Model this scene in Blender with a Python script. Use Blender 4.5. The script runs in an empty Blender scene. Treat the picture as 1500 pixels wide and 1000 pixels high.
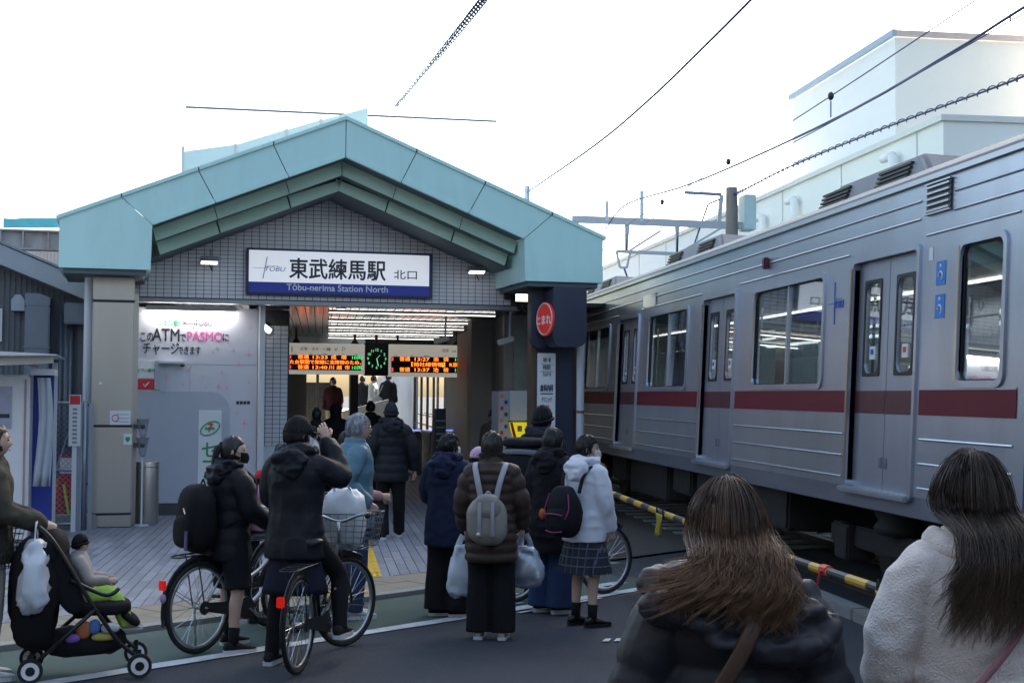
import bpy, bmesh, math, random
import numpy as np
from mathutils import Vector, Matrix, noise as mnoise
random.seed(7); np.random.seed(7)
SC = bpy.context.scene
COL = SC.collection
rad = math.radians

# ------------------------------------------------------------------ camera
FPX = 2059.0; YAW = rad(7.75); PIT = rad(2.17); ROL = rad(0.4); CAMH = 1.9
_F0 = np.array([math.sin(YAW), math.cos(YAW), 0]); _R0 = np.array([math.cos(YAW), -math.sin(YAW), 0]); _Z = np.array([0, 0, 1.0])
CF = _F0*math.cos(PIT)+_Z*math.sin(PIT); _U0 = _Z*math.cos(PIT)-_F0*math.sin(PIT)
CR = _R0*math.cos(ROL)+_U0*math.sin(ROL); CU = _U0*math.cos(ROL)-_R0*math.sin(ROL)
CC = np.array([0, 0, CAMH])
cam = bpy.data.cameras.new('camera'); camo = bpy.data.objects.new('camera', cam); COL.objects.link(camo)
m = Matrix.Identity(4)
for i in range(3):
    m[i][0] = CR[i]; m[i][1] = CU[i]; m[i][2] = -CF[i]; m[i][3] = CC[i]
camo.matrix_world = m
cam.sensor_width = 36; cam.lens = 36*FPX/1500; cam.clip_end = 3000; cam.clip_start = 0.05
SC.camera = camo

# ------------------------------------------------------------------ sky, sun, exposure
SUN_AZ = 52; SUN_EL = 30           # degrees; azimuth from +Y (into the picture) towards +X (right)
wd = bpy.data.worlds.new('World'); SC.world = wd; wd.use_nodes = True
nt = wd.node_tree; bg = nt.nodes['Background']
sk = nt.nodes.new('ShaderNodeTexSky'); sk.sky_type = 'NISHITA'; sk.sun_disc = False
sk.sun_elevation = rad(SUN_EL); sk.sun_rotation = rad(SUN_AZ); sk.altitude = 0
sk.air_density = 1.0; sk.dust_density = 4.0; sk.ozone_density = 1.0
tint = nt.nodes.new('ShaderNodeMix'); tint.data_type = 'RGBA'; tint.blend_type = 'MULTIPLY'; tint.inputs[0].default_value = 1.0; tint.inputs[7].default_value = (1.0, 1.0, .93, 1)
nt.links.new(sk.outputs[0], tint.inputs[6]); nt.links.new(tint.outputs[2], bg.inputs[0]); bg.inputs[1].default_value = 0.12
sl = bpy.data.lights.new('sun', 'SUN'); sl.energy = 3.2; sl.angle = rad(0.53); sl.color = (1.0, 0.95, 0.87)
so = bpy.data.objects.new('sun', sl); COL.objects.link(so)
sd = Vector((math.sin(rad(SUN_AZ))*math.cos(rad(SUN_EL)), math.cos(rad(SUN_AZ))*math.cos(rad(SUN_EL)), math.sin(rad(SUN_EL))))
so.rotation_euler = sd.to_track_quat('Z', 'Y').to_euler(); so.location = (10, 10, 30)
SC.view_settings.view_transform = 'Standard'; SC.view_settings.look = 'None'; SC.view_settings.gamma = 1
SC.view_settings.exposure = 2.2
SC.cycles.max_bounces = 6; SC.cycles.transparent_max_bounces = 12

# ------------------------------------------------------------------ pixel helpers (photo 1500x1000)
def ray(px, py): return CF+CR*(px-750)/FPX-CU*(py-500)/FPX
def gpt(px, py, z=0.0):
    d = ray(px, py); return CC+d*(z-CAMH)/d[2]
def ypt(px, py, Y):
    d = ray(px, py); return CC+d*Y/d[1]
def xpt(px, py, X):
    d = ray(px, py); return CC+d*X/d[0]
# facade frame: origin below the gable apex on the roof's front line, local x along the facade, local y into the building
FA = rad(7.5); FO = np.array([0.32, 20.0, 0])
FE = np.array([math.cos(FA), math.sin(FA), 0]); FN = np.array([-math.sin(FA), math.cos(FA), 0])
def fl(p): q = np.array(p)-FO; return np.array([q@FE, q@FN, q[2]])
def lpt(px, py, yl):
    """pixel -> facade-local point on the plane local y = yl"""
    d = ray(px, py); t = (np.dot(FO-CC, FN)+yl)/np.dot(d, FN); return fl(CC+d*t)
SK = math.tan(FA)                 # interior walls run parallel to the tracks: local x grows by SK per metre of depth

# ------------------------------------------------------------------ mesh helpers
class MB:
    def __init__(s): s.v = []; s.f = []; s.m = []; s.cm = 0
    def add(s, vs, fs):
        o = len(s.v); s.v += [tuple(float(c) for c in v) for v in vs]; s.f += [tuple(i+o for i in f) for f in fs]; s.m += [s.cm]*len(fs); return s
    def box(s, x0, x1, y0, y1, z0, z1):
        return s.add([(x0,y0,z0),(x1,y0,z0),(x1,y1,z0),(x0,y1,z0),(x0,y0,z1),(x1,y0,z1),(x1,y1,z1),(x0,y1,z1)],
                     [(0,3,2,1),(4,5,6,7),(0,1,5,4),(1,2,6,5),(2,3,7,6),(3,0,4,7)])
    def hexa(s, b, t):            # bottom 4 pts, top 4 pts (ccw from above)
        return s.add(list(b)+list(t), [(0,3,2,1),(4,5,6,7),(0,1,5,4),(1,2,6,5),(2,3,7,6),(3,0,4,7)])
    def prism(s, poly, a, b, ax='y'):
        """polygon of (u,w) extruded from a to b along ax; for 'y': (x,z); 'x': (y,z); 'z': (x,y)"""
        n = len(poly)
        mk = {'y': lambda u, w, t: (u, t, w), 'x': lambda u, w, t: (t, u, w), 'z': lambda u, w, t: (u, w, t)}[ax]
        vs = [mk(u, w, a) for u, w in poly]+[mk(u, w, b) for u, w in poly]
        fs = [tuple(range(n)), tuple(range(2*n-1, n-1, -1))]+[(i, i+n, (i+1) % n+n, (i+1) % n) for i in range(n)]
        return s.add(vs, fs)
    def bar(s, p, q, w, h=None):
        h = h or w; return s.tube([p, q], [w*.7071]*2, 4, twist=math.pi/4, ry=[h*.7071]*2)
    def tube(s, pts, rs, n=8, ry=None, cap=True, twist=0, closed=False, up=None):
        P = [Vector(p) for p in pts]; k = len(P)
        if not hasattr(rs, '__len__'): rs = [rs]*k
        ry = ry or rs
        T = []
        for i in range(k):
            if closed: t = P[(i+1) % k]-P[i-1]
            else: t = P[min(i+1, k-1)]-P[max(i-1, 0)]
            T.append(t.normalized() if t.length > 1e-9 else Vector((0,0,1)))
        u = Vector(up) if up else (Vector((0,0,1)) if abs(T[0].z) < .9 else Vector((0,1,0)))
        a = T[0].cross(u).normalized()
        vs = []; 
        for i in range(k):
            a = a-T[i]*a.dot(T[i]); a = a.normalized() if a.length > 1e-6 else T[i].orthogonal().normalized()
            b = T[i].cross(a)
            for j in range(n):
                g = twist+2*math.pi*j/n
                vs.append(P[i]+a*(rs[i]*math.cos(g))+b*(ry[i]*math.sin(g)))
        fs = []
        for i in range(k if closed else k-1):
            i2 = (i+1) % k
            for j in range(n): fs.append((i*n+j, i*n+(j+1) % n, i2*n+(j+1) % n, i2*n+j))
        if cap and not closed: fs += [tuple(range(n-1, -1, -1)), tuple((k-1)*n+j for j in range(n))]
        return s.add(vs, fs)
    def rings(s, rings, cap=True):
        n = len(rings[0]); k = len(rings); fs = []
        for i in range(k-1):
            for j in range(n): fs.append((i*n+j, i*n+(j+1) % n, (i+1)*n+(j+1) % n, (i+1)*n+j))
        if cap: fs += [tuple(range(n-1, -1, -1)), tuple((k-1)*n+j for j in range(n))]
        return s.add([p for r in rings for p in r], fs)
    def lathe(s, prof, c=(0,0,0), n=16, cap=True):
        return s.rings([[(c[0]+r*math.cos(2*math.pi*j/n), c[1]+r*math.sin(2*math.pi*j/n), c[2]+z) for j in range(n)] for r, z in prof], cap)
    def ell(s, c, r, n=12, p=2.0, rot=None):
        """(super)ellipsoid"""
        c = Vector(c); sg = lambda v, e: math.copysign(abs(v)**e, v); e = 2.0/p; h = max(6, n//2+2); rg = []
        for i in range(h+1):
            ph = -math.pi/2+math.pi*min(max(i/h, .012), .988)
            row = []
            for j in range(n):
                th = 2*math.pi*j/n
                q = Vector((r[0]*sg(math.cos(ph), e)*sg(math.cos(th), e), r[1]*sg(math.cos(ph), e)*sg(math.sin(th), e), r[2]*sg(math.sin(ph), e)))
                if rot is not None: q = rot @ q
                row.append(c+q)
            rg.append(row)
        return s.rings(rg)
    def disc(s, c, r, n=20, ax='y', th=.004):
        poly = [(r*math.cos(2*math.pi*j/n), r*math.sin(2*math.pi*j/n)) for j in range(n)]
        m = MB(); 
        if ax == 'y': m.prism([(c[0]+u, c[2]+w) for u, w in poly], c[1], c[1]+th, 'y')
        elif ax == 'x': m.prism([(c[1]+u, c[2]+w) for u, w in poly], c[0], c[0]+th, 'x')
        else: m.prism([(c[0]+u, c[1]+w) for u, w in poly], c[2], c[2]+th, 'z')
        return s.add(m.v, m.f)
    def xf(s, M):
        s.v = [tuple(M @ Vector(v)) for v in s.v]; return s
    def mesh(s, name, smooth=False, fixn=True):
        me = bpy.data.meshes.new(name); me.from_pydata(s.v, [], s.f)
        if fixn:
            bm = bmesh.new(); bm.from_mesh(me); bmesh.ops.recalc_face_normals(bm, faces=bm.faces); bm.to_mesh(me); bm.free()
        if any(s.m): me.polygons.foreach_set('material_index', s.m)
        if smooth: me.polygons.foreach_set('use_smooth', [True]*len(me.polygons))
        me.update(); return me
    def build(s, name, mat, parent=None, smooth=False, world=False, bevel=0, auto=None, fixn=True):
        if world and parent is not None:
            iv = wmat(parent).inverted(); s.v = [tuple(iv @ Vector(v)) for v in s.v]
        me = s.mesh(name, smooth or auto is not None, fixn)
        if bevel:
            bm = bmesh.new(); bm.from_mesh(me); bmesh.ops.bevel(bm, geom=bm.edges[:], offset=bevel, segments=2, affect='EDGES', clamp_overlap=True)
            bm.to_mesh(me); bm.free()
        if auto is not None: me.set_sharp_from_angle(angle=rad(auto))
        return link(name, me, mat, parent)
def wmat(o):
    M = o.matrix_basis.copy()
    while o.parent is not None: o = o.parent; M = o.matrix_basis @ M
    return M
def link(name, me, mat, parent=None):
    o = bpy.data.objects.new(name, me); COL.objects.link(o)
    if mat is not None:
        for mm in (mat if isinstance(mat, (list, tuple)) else [mat]):
            if len(me.materials) < (len(mat) if isinstance(mat, (list, tuple)) else 1): me.materials.append(mm)
    if parent is not None: o.parent = parent
    return o
def tag(o, label=None, cat=None, group=None, kind=None):
    if label: o['label'] = label
    if cat: o['category'] = cat
    if group: o['group'] = group
    if kind: o['kind'] = kind
    return o
def thing(name, label, cat, loc=(0,0,0), rz=0, group=None):
    o = bpy.data.objects.new(name, None); COL.objects.link(o); o.empty_display_size = .2
    o.location = loc; o.rotation_euler = (0, 0, rz)
    o.matrix_basis = Matrix.Translation(Vector(loc)) @ Matrix.Rotation(rz, 4, 'Z')
    return tag(o, label, cat, group)
def copy_tree(o, parent=None):
    c = o.copy(); COL.objects.link(c); c.parent = parent
    for ch in list(o.children): copy_tree(ch, c)
    return c
def cr_spline(pts, m):
    """Catmull-Rom resample of a list of tuples to m points"""
    P = np.array(pts, float); k = len(P); out = []
    for i in range(m):
        t = i*(k-1)/(m-1); a = min(int(t), k-2); u = t-a
        p0 = P[max(a-1, 0)]; p1 = P[a]; p2 = P[a+1]; p3 = P[min(a+2, k-1)]
        out.append(.5*((2*p1)+(-p0+p2)*u+(2*p0-5*p1+4*p2-p3)*u*u+(-p0+3*p1-3*p2+p3)*u**3))
    return np.array(out)

TMP = bpy.data.scenes.new('scratch')          # evaluates lettering and remeshed clothes without touching the main scene
def evaluated_mesh(o):
    TMP.collection.objects.link(o); vl = TMP.view_layers[0]; vl.update()
    me = bpy.data.meshes.new_from_object(o.evaluated_get(vl.depsgraph)); return me
# ------------------------------------------------------------------ materials
MATS = {}
def M(name, col, rough=.6, metal=0.0, var=.10, scale=6.0, bump=0.0, bscale=80.0, spec=.5, emis=None, es=1.0, trans=0, stretch=None, coat=0, dirt=0.0, dscale=1.5, dcol=(.05,.045,.04), alpha=None, subs=0, sheen=0):
    if name in MATS: return MATS[name]
    mt = bpy.data.materials.new(name); mt.use_nodes = True; n = mt.node_tree; b = n.nodes['Principled BSDF']
    b.inputs['Roughness'].default_value = rough; b.inputs['Metallic'].default_value = metal
    b.inputs['Specular IOR Level'].default_value = spec
    if coat: b.inputs['Coat Weight'].default_value = coat
    if sheen: b.inputs['Sheen Weight'].default_value = sheen; b.inputs['Sheen Roughness'].default_value = .5
    if trans: b.inputs['Transmission Weight'].default_value = trans
    if alpha is not None: b.inputs['Alpha'].default_value = alpha
    tc = n.nodes.new('ShaderNodeTexCoord'); src = tc.outputs['Object']
    if stretch:
        mp = n.nodes.new('ShaderNodeMapping'); mp.inputs['Scale'].default_value = stretch; n.links.new(src, mp.inputs[0]); src = mp.outputs[0]
    c = Vector(col[:3])
    if var:
        nz = n.nodes.new('ShaderNodeTexNoise'); nz.inputs['Scale'].default_value = scale; nz.inputs['Detail'].default_value = 6
        n.links.new(src, nz.inputs['Vector'])
        mx = n.nodes.new('ShaderNodeMix'); mx.data_type = 'RGBA'
        mx.inputs[6].default_value = (*(c*(1-var)), 1); mx.inputs[7].default_value = (*(c*(1+var)), 1)
        n.links.new(nz.outputs['Fac'], mx.inputs[0]); out = mx.outputs[2]
        if dirt:
            n2 = n.nodes.new('ShaderNodeTexNoise'); n2.inputs['Scale'].default_value = dscale; n2.inputs['Detail'].default_value = 8; n2.inputs['Roughness'].default_value = .65
            n.links.new(src, n2.inputs['Vector'])
            rp = n.nodes.new('ShaderNodeValToRGB'); rp.color_ramp.elements[0].position = .48; rp.color_ramp.elements[1].position = .75
            rp.color_ramp.elements[1].color = (dirt, dirt, dirt, 1)
            n.links.new(n2.outputs['Fac'], rp.inputs[0])
            m2 = n.nodes.new('ShaderNodeMix'); m2.data_type = 'RGBA'; m2.inputs[7].default_value = (*dcol, 1)
            n.links.new(out, m2.inputs[6]); n.links.new(rp.outputs[0], m2.inputs[0]); out = m2.outputs[2]
        n.links.new(out, b.inputs['Base Color'])
    else: b.inputs['Base Color'].default_value = (*c, 1)
    if bump:
        n3 = n.nodes.new('ShaderNodeTexNoise'); n3.inputs['Scale'].default_value = bscale; n3.inputs['Detail'].default_value = 5
        n.links.new(src, n3.inputs['Vector'])
        bp = n.nodes.new('ShaderNodeBump'); bp.inputs['Strength'].default_value = bump; bp.inputs['Distance'].default_value = .01
        n.links.new(n3.outputs['Fac'], bp.inputs['Height']); n.links.new(bp.outputs[0], b.inputs['Normal'])
    if emis: b.inputs['Emission Color'].default_value = (*emis, 1); b.inputs['Emission Strength'].default_value = es
    MATS[name] = mt; return mt
def glassmat(name, tint=(.8,.85,.85), mixw=.75, rough=.02):
    """thin pane: mostly transparent, partly mirror"""
    if name in MATS: return MATS[name]
    mt = bpy.data.materials.new(name); mt.use_nodes = True; n = mt.node_tree; n.nodes.remove(n.nodes['Principled BSDF'])
    t = n.nodes.new('ShaderNodeBsdfTransparent'); t.inputs[0].default_value = (*tint, 1)
    g = n.nodes.new('ShaderNodeBsdfGlossy'); g.inputs[1].default_value = rough; g.inputs[0].default_value = (.9,.95,1,1)
    fr = n.nodes.new('ShaderNodeFresnel'); ge = n.nodes.new('ShaderNodeNewGeometry'); io = n.nodes.new('ShaderNodeMath'); io.operation = 'MULTIPLY_ADD'; io.inputs[1].default_value = -.8333; io.inputs[2].default_value = 1.5
    n.links.new(ge.outputs['Backfacing'], io.inputs[0]); n.links.new(io.outputs[0], fr.inputs[0])
    ma = n.nodes.new('ShaderNodeMath'); ma.operation = 'MULTIPLY_ADD'; ma.inputs[1].default_value = 1.4; ma.inputs[2].default_value = 1-mixw; ma.use_clamp = True
    mx = n.nodes.new('ShaderNodeMixShader')
    n.links.new(fr.outputs[0], ma.inputs[0]); n.links.new(ma.outputs[0], mx.inputs[0]); n.links.new(t.outputs[0], mx.inputs[1]); n.links.new(g.outputs[0], mx.inputs[2])
    n.links.new(mx.outputs[0], n.nodes['Material Output'].inputs[0]); MATS[name] = mt; return mt

asphalt = M('asphalt', (.043,.049,.062), .88, var=.55, scale=70, bump=.8, bscale=160, dirt=.7, dscale=.55, dcol=(.027,.029,.034))
greenp = M('green_lane_paint', (.045,.085,.075), .8, var=.25, scale=2, bump=.4, bscale=200, dirt=.6, dscale=1.4, dcol=(.055,.06,.065))
whitep = M('road_white', (.62,.64,.66), .7, var=.12, scale=5, bump=.3, bscale=150, dirt=.7, dscale=3.5, dcol=(.16,.17,.18))
yellowp = M('tactile_yellow', (.62,.40,.035), .7, var=.15, scale=4, dirt=.4, dcol=(.25,.19,.08))
beigep = M('beige_paver', (.24,.215,.17), .85, var=.2, scale=6, bump=.3, dirt=.4, dcol=(.12,.11,.1))
pave = M('paving_grey', (.20,.215,.25), .75, var=.2, scale=2.5, bump=.25, bscale=120, dirt=.35, dcol=(.09,.09,.1))
grout = M('grout_dark', (.03,.03,.035), .9)
concrete = M('concrete', (.27,.27,.26), .85, var=.15, scale=4, bump=.3, bscale=60, dirt=.4, dcol=(.12,.11,.1))
ballast = M('ballast', (.07,.062,.055), .95, var=.5, scale=22, bump=1.0, bscale=30)
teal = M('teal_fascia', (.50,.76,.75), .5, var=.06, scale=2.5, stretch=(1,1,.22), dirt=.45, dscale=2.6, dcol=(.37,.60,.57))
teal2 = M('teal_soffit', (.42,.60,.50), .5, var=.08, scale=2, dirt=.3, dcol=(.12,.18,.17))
joint = M('joint_black', (.02,.022,.025), .6)
tilew = M('white_tile', (.72,.70,.76), .25, var=.10, scale=3, dirt=.25, dcol=(.5,.48,.48))
steel = M('brushed_steel', (.50,.47,.44), .34, .85, var=.10, scale=3, stretch=(1,1,.06), bump=.03, bscale=90, dirt=.25, dcol=(.25,.22,.2))
steel2 = M('bright_steel', (.6,.6,.6), .25, .95, var=.06, stretch=(8,8,.3))
navy = M('navy_paint', (.022,.028,.055), .45, var=.2, scale=3, bump=.05)
blackm = M('black_metal', (.018,.018,.02), .45, var=.2)
darkg = M('dark_grey', (.05,.052,.058), .5, var=.15)
whitem = M('white_metal', (.62,.64,.67), .4, var=.06, dirt=.25, dcol=(.35,.34,.32))
whitepl = M('white_plastic', (.72,.73,.75), .45, var=.04)
panelw = M('pale_panel', (.55,.55,.62), .4, var=.03)
panelg = M('grey_panel', (.42,.44,.51), .42, var=.04)
# ================================================================== ground
def sheet(name, poly, z, mat, label=None):
    mb = MB(); mb.add([(x, y, z) for x, y in poly], [tuple(range(len(poly)))]); o = mb.build(name, mat, fixn=False)
    me = o.data
    if me.polygons[0].normal.z < 0: me.flip_normals()
    return tag(o, kind='structure')
sheet('ground', [(-400,-200),(400,-200),(400,900),(-400,900)], -.012, asphalt)
KD = np.array([.770,.638]); KP = np.array([.41,13.04]); KN = np.array([-KD[1], KD[0]])   # kerb line direction / point / normal away from the road
def kp(t, n=0.0): p = KP+KD*t+KN*n; return (float(p[0]), float(p[1]))
# road surface, green cycle lane, white edge line
sheet('road', [kp(-16,0), kp(9,0), kp(9,-14), kp(-16,-14)], -.004, asphalt)
sheet('green_lane', [kp(-16,-.06), kp(3.1,-.06), kp(3.1,-1.22), kp(-16,-1.22)], 0.0, greenp)
def painted_line(name, a, b, w, n0, z=.004, seed=1):
    rng = random.Random(seed); N = 90; P = []
    for k in range(N+1): P.append((*kp(a+(b-a)*k/N, n0+w/2+rng.uniform(-.007,.006)), z))
    for k in range(N, -1, -1): P.append((*kp(a+(b-a)*k/N, n0-w/2+rng.uniform(-.006,.007)), z))
    mb = MB(); n = N+1
    for k in range(N): mb.add([P[k], P[k+1], P[2*n-2-k], P[2*n-1-k]], [(0,1,2,3)])
    o = mb.build(name, whitep, fixn=False)
    if o.data.polygons[0].normal.z < 0: o.data.flip_normals()
    return tag(o, kind='structure')
painted_line('road_line', -12, 3.4, .15, -1.3)
# short cycle-lane strokes and worn marks
for i, (a, b, w) in enumerate([((738,868),(757,871),.10),((738,881),(764,884),.10),((876,858),(912,853),.14),((760,898),(880,876),.05),((1040,874),(1062,872),.10),((872,858),(902,866),.08)]):
    p, q = gpt(*a)[:2], gpt(*b)[:2]; d = (q-p)/np.linalg.norm(q-p); nn = np.array([-d[1], d[0]])*w/2
    sheet('lane_mark', [tuple(p+nn), tuple(q+nn), tuple(q-nn), tuple(p-nn)], .008, whitep)
for i, (px, py, l) in enumerate([(882,940,.5)]):
    p = gpt(px, py)[:2]
    for k in range(3): sheet('lane_mark', [tuple(p+np.array([k*.09,0])), tuple(p+np.array([k*.09+.05,.0])), tuple(p+np.array([k*.09+.10,.12])), tuple(p+np.array([k*.09+.05,.12]))], .008, whitep)
# pavement slab with kerb
pv = thing('pavement', None, None, (0,0,0)); tag(pv, kind='structure')
PZ = .035
mb = MB(); mb.prism([kp(-18,.14), kp(3.4,.14), (3.15,60), (-14,60), (-14,kp(-18)[1])], -.05, PZ-.012, 'z'); mb.build('bedding', grout, pv)
for k in range(24):                                        # kerb stones
    t0 = -13+k*.70; mb = MB()
    mb.prism([kp(t0,0), kp(t0+.692,0), kp(t0+.692,.14), kp(t0,.14)], -.05, PZ+.004*random.random(), 'z'); mb.build('kerb_stone', concrete, pv)
for k in range(44):                                        # beige edge pavers
    for r in range(2):
        t0 = -13+k*.38+(.19 if r else 0); n0 = .148+r*.40; mb = MB()
        if t0 > 2.6: continue
        mb.prism([kp(t0,n0), kp(t0+.373,n0), kp(t0+.373,n0+.393), kp(t0,n0+.393)], -.02, PZ+random.uniform(-.002,.002), 'z'); mb.build('edge_paver', beigep, pv)
# long narrow paving tiles running towards the gates, cut by the oblique edge band
PAVES = [M('paving_grey_%d' % i, (.19+.03*i, .205+.03*i, .245+.034*i), .72, var=.2, scale=2.5, bump=.25, bscale=120, dirt=.35, dcol=(.09,.09,.1)) for i in range(3)]
def edgeY(x): return KP[1]+KN[1]*.955+(x-(KP[0]+KN[0]*.955))*KD[1]/KD[0]
rest = MB(); cnt = 0; PW = .108
xs = np.arange(-5.2, 3.1, PW)
for i, x in enumerate(xs):
    ya, yb = edgeY(x), edgeY(x+PW-.008); cuts = [None]; yy = math.ceil((max(ya, yb)+.15+(i % 2)*.6)/1.2)*1.2-(i % 2)*.6
    while yy < 40: cuts.append(yy); yy += 1.2 if yy < 24 else 8
    for j in range(len(cuts)-1):
        y0a = ya if cuts[j] is None else cuts[j]+.006; y0b = yb if cuts[j] is None else cuts[j]+.006; y1 = cuts[j+1]
        hide = (y0a > 20.3) or x < -3.4
        z = PZ+random.uniform(-.0012,.0012)
        b = [(x,y0a,-.02),(x+PW-.008,y0b,-.02),(x+PW-.008,y1,-.02),(x,y1,-.02)]; t = [(q[0],q[1],z) for q in b]
        if hide or cnt >= 300: rest.hexa(b, t)
        else: MB().hexa(b, t).build('paving_tile', PAVES[random.choice((0,0,1,1,2))], pv); cnt += 1
tag(rest.build('paving_tiles', PAVES[0], pv), kind='stuff')
# tactile blocks
def tactile(cx, cy, ang, bars):
    R = Matrix.Translation((cx, cy, 0)) @ Matrix.Rotation(ang, 4, 'Z')
    mb = MB(); mb.box(-.148,.148,-.148,.148,.0,PZ+.006)
    if bars:
        for k in range(4): mb.box(-.125+k*.07,-.095+k*.07,-.135,.135,PZ+.006,PZ+.011)
    else:
        for a in range(5):
            for c in range(5): mb.box(-.125+a*.055,-.105+a*.055,-.125+c*.055,-.105+c*.055,PZ+.006,PZ+.011)
    mb.xf(R).build('tactile_block', yellowp, pv)
for k in range(14):
    for c in range(1): tactile(.50+c*.3, 14.95+k*.3, 0, True)
ang = math.atan2(KD[1], KD[0])
for k in range(2): p = kp(-.12+k*.3, .34); tactile(p[0], p[1], ang, False)
for k in range(2): p = kp(1.75+k*.3, .62); tactile(p[0], p[1], ang, False)
tactile(.5, 14.62, 0, False)
# ---- track bed, rails
tb = thing('track_bed', None, None); tag(tb, kind='structure')
mb = MB(); mb.add([(3.25,15.9,.012),(14,25,.012),(14,140,.012),(3.25,140,.012)], [(0,1,2,3)]); mb.build('ballast', ballast, tb, fixn=False)
for c in (5.86, 9.75):
    for s in (-1, 1):
        x = c+s*.5335; mb = MB(); mb.box(x-.065,x+.065,-30,140,-.01,.02); mb.box(x-.012,x+.012,-30,140,.02,.075); mb.box(x-.033,x+.033,-30,140,.075,.10); mb.build('rail', M('rail_steel',(.16,.13,.11),.45,.7,dirt=.5,dcol=(.1,.05,.03)), tb)
for k in range(40):
    for c in (5.86, 9.75): MB().box(c-1.0,c+1.0,17+k*.62,17.2+k*.62,.0,.03).build('sleeper', concrete, tb)
for k in range(9): MB().box(4.52,4.68,2+k*1.6,3.57+k*1.6,-.02,.10).build('crossing_edge_block', concrete, tb, bevel=.012)
# ================================================================== station building
def text(body, size, mat, parent, loc, name='lettering', rot=None, align='LEFT', ext=.002, width=None, bold=0.0, shear=0, sx=1.0, world=False):
    """flat lettering in the parent's frame; default faces local -y (towards the street). loc is the baseline point."""
    cu = bpy.data.curves.new('txt', 'FONT'); cu.body = body; cu.size = size; cu.align_x = align; cu.extrude = ext; cu.shear = shear; cu.resolution_u = 3
    o = bpy.data.objects.new('txt', cu); me = evaluated_mesh(o); bpy.data.objects.remove(o); bpy.data.curves.remove(cu)
    if len(me.vertices) == 0: return None
    if width:
        xs = [v.co.x for v in me.vertices]; sx = width/(max(xs)-min(xs))
    R = rot if rot is not None else Matrix.Rotation(math.pi/2, 4, 'X')
    me.transform(Matrix.Translation(Vector(loc)) @ R @ Matrix.Diagonal((sx,1,1,1)))
    me.materials.clear()
    if bold:
        bm = bmesh.new(); bm.from_mesh(me); base = bm.verts[:]+bm.edges[:]+bm.faces[:]
        n = R.to_3x3() @ Vector((0,0,1)); r = R.to_3x3() @ Vector((1,0,0)); u = R.to_3x3() @ Vector((0,1,0))
        for k, (a, b) in enumerate(((1,0),(-1,0),(0,1),(0,-1))):
            d = bmesh.ops.duplicate(bm, geom=base); vs = [v for v in d['geom'] if isinstance(v, bmesh.types.BMVert)]
            bmesh.ops.translate(bm, vec=r*(a*bold)+u*(b*bold)+n*(.0004*(k+1)), verts=vs)
        bm.to_mesh(me); bm.free()
    return link(name, me, mat, parent)
stn = thing('station_building', 'teal gabled station entrance with white tiled wall above the open concourse', 'station', tuple(FO), FA)
Z0, SL = 5.84, .404                                 # apex height of the fascia, slope
ZT = lambda s: Z0-SL*abs(s)
ZB = lambda s: 5.25-SL*abs(s)
GAP = .012
def quadpanel(name, pts, y0, y1, mat, parent=stn, bev=0):
    return MB().prism(pts, y0, y1, 'y').build(name, mat, parent, bevel=bev)
JT = [0, 1.02, 2.04, 3.06]; JB = [0, .80, 1.80, 2.64]
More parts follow.
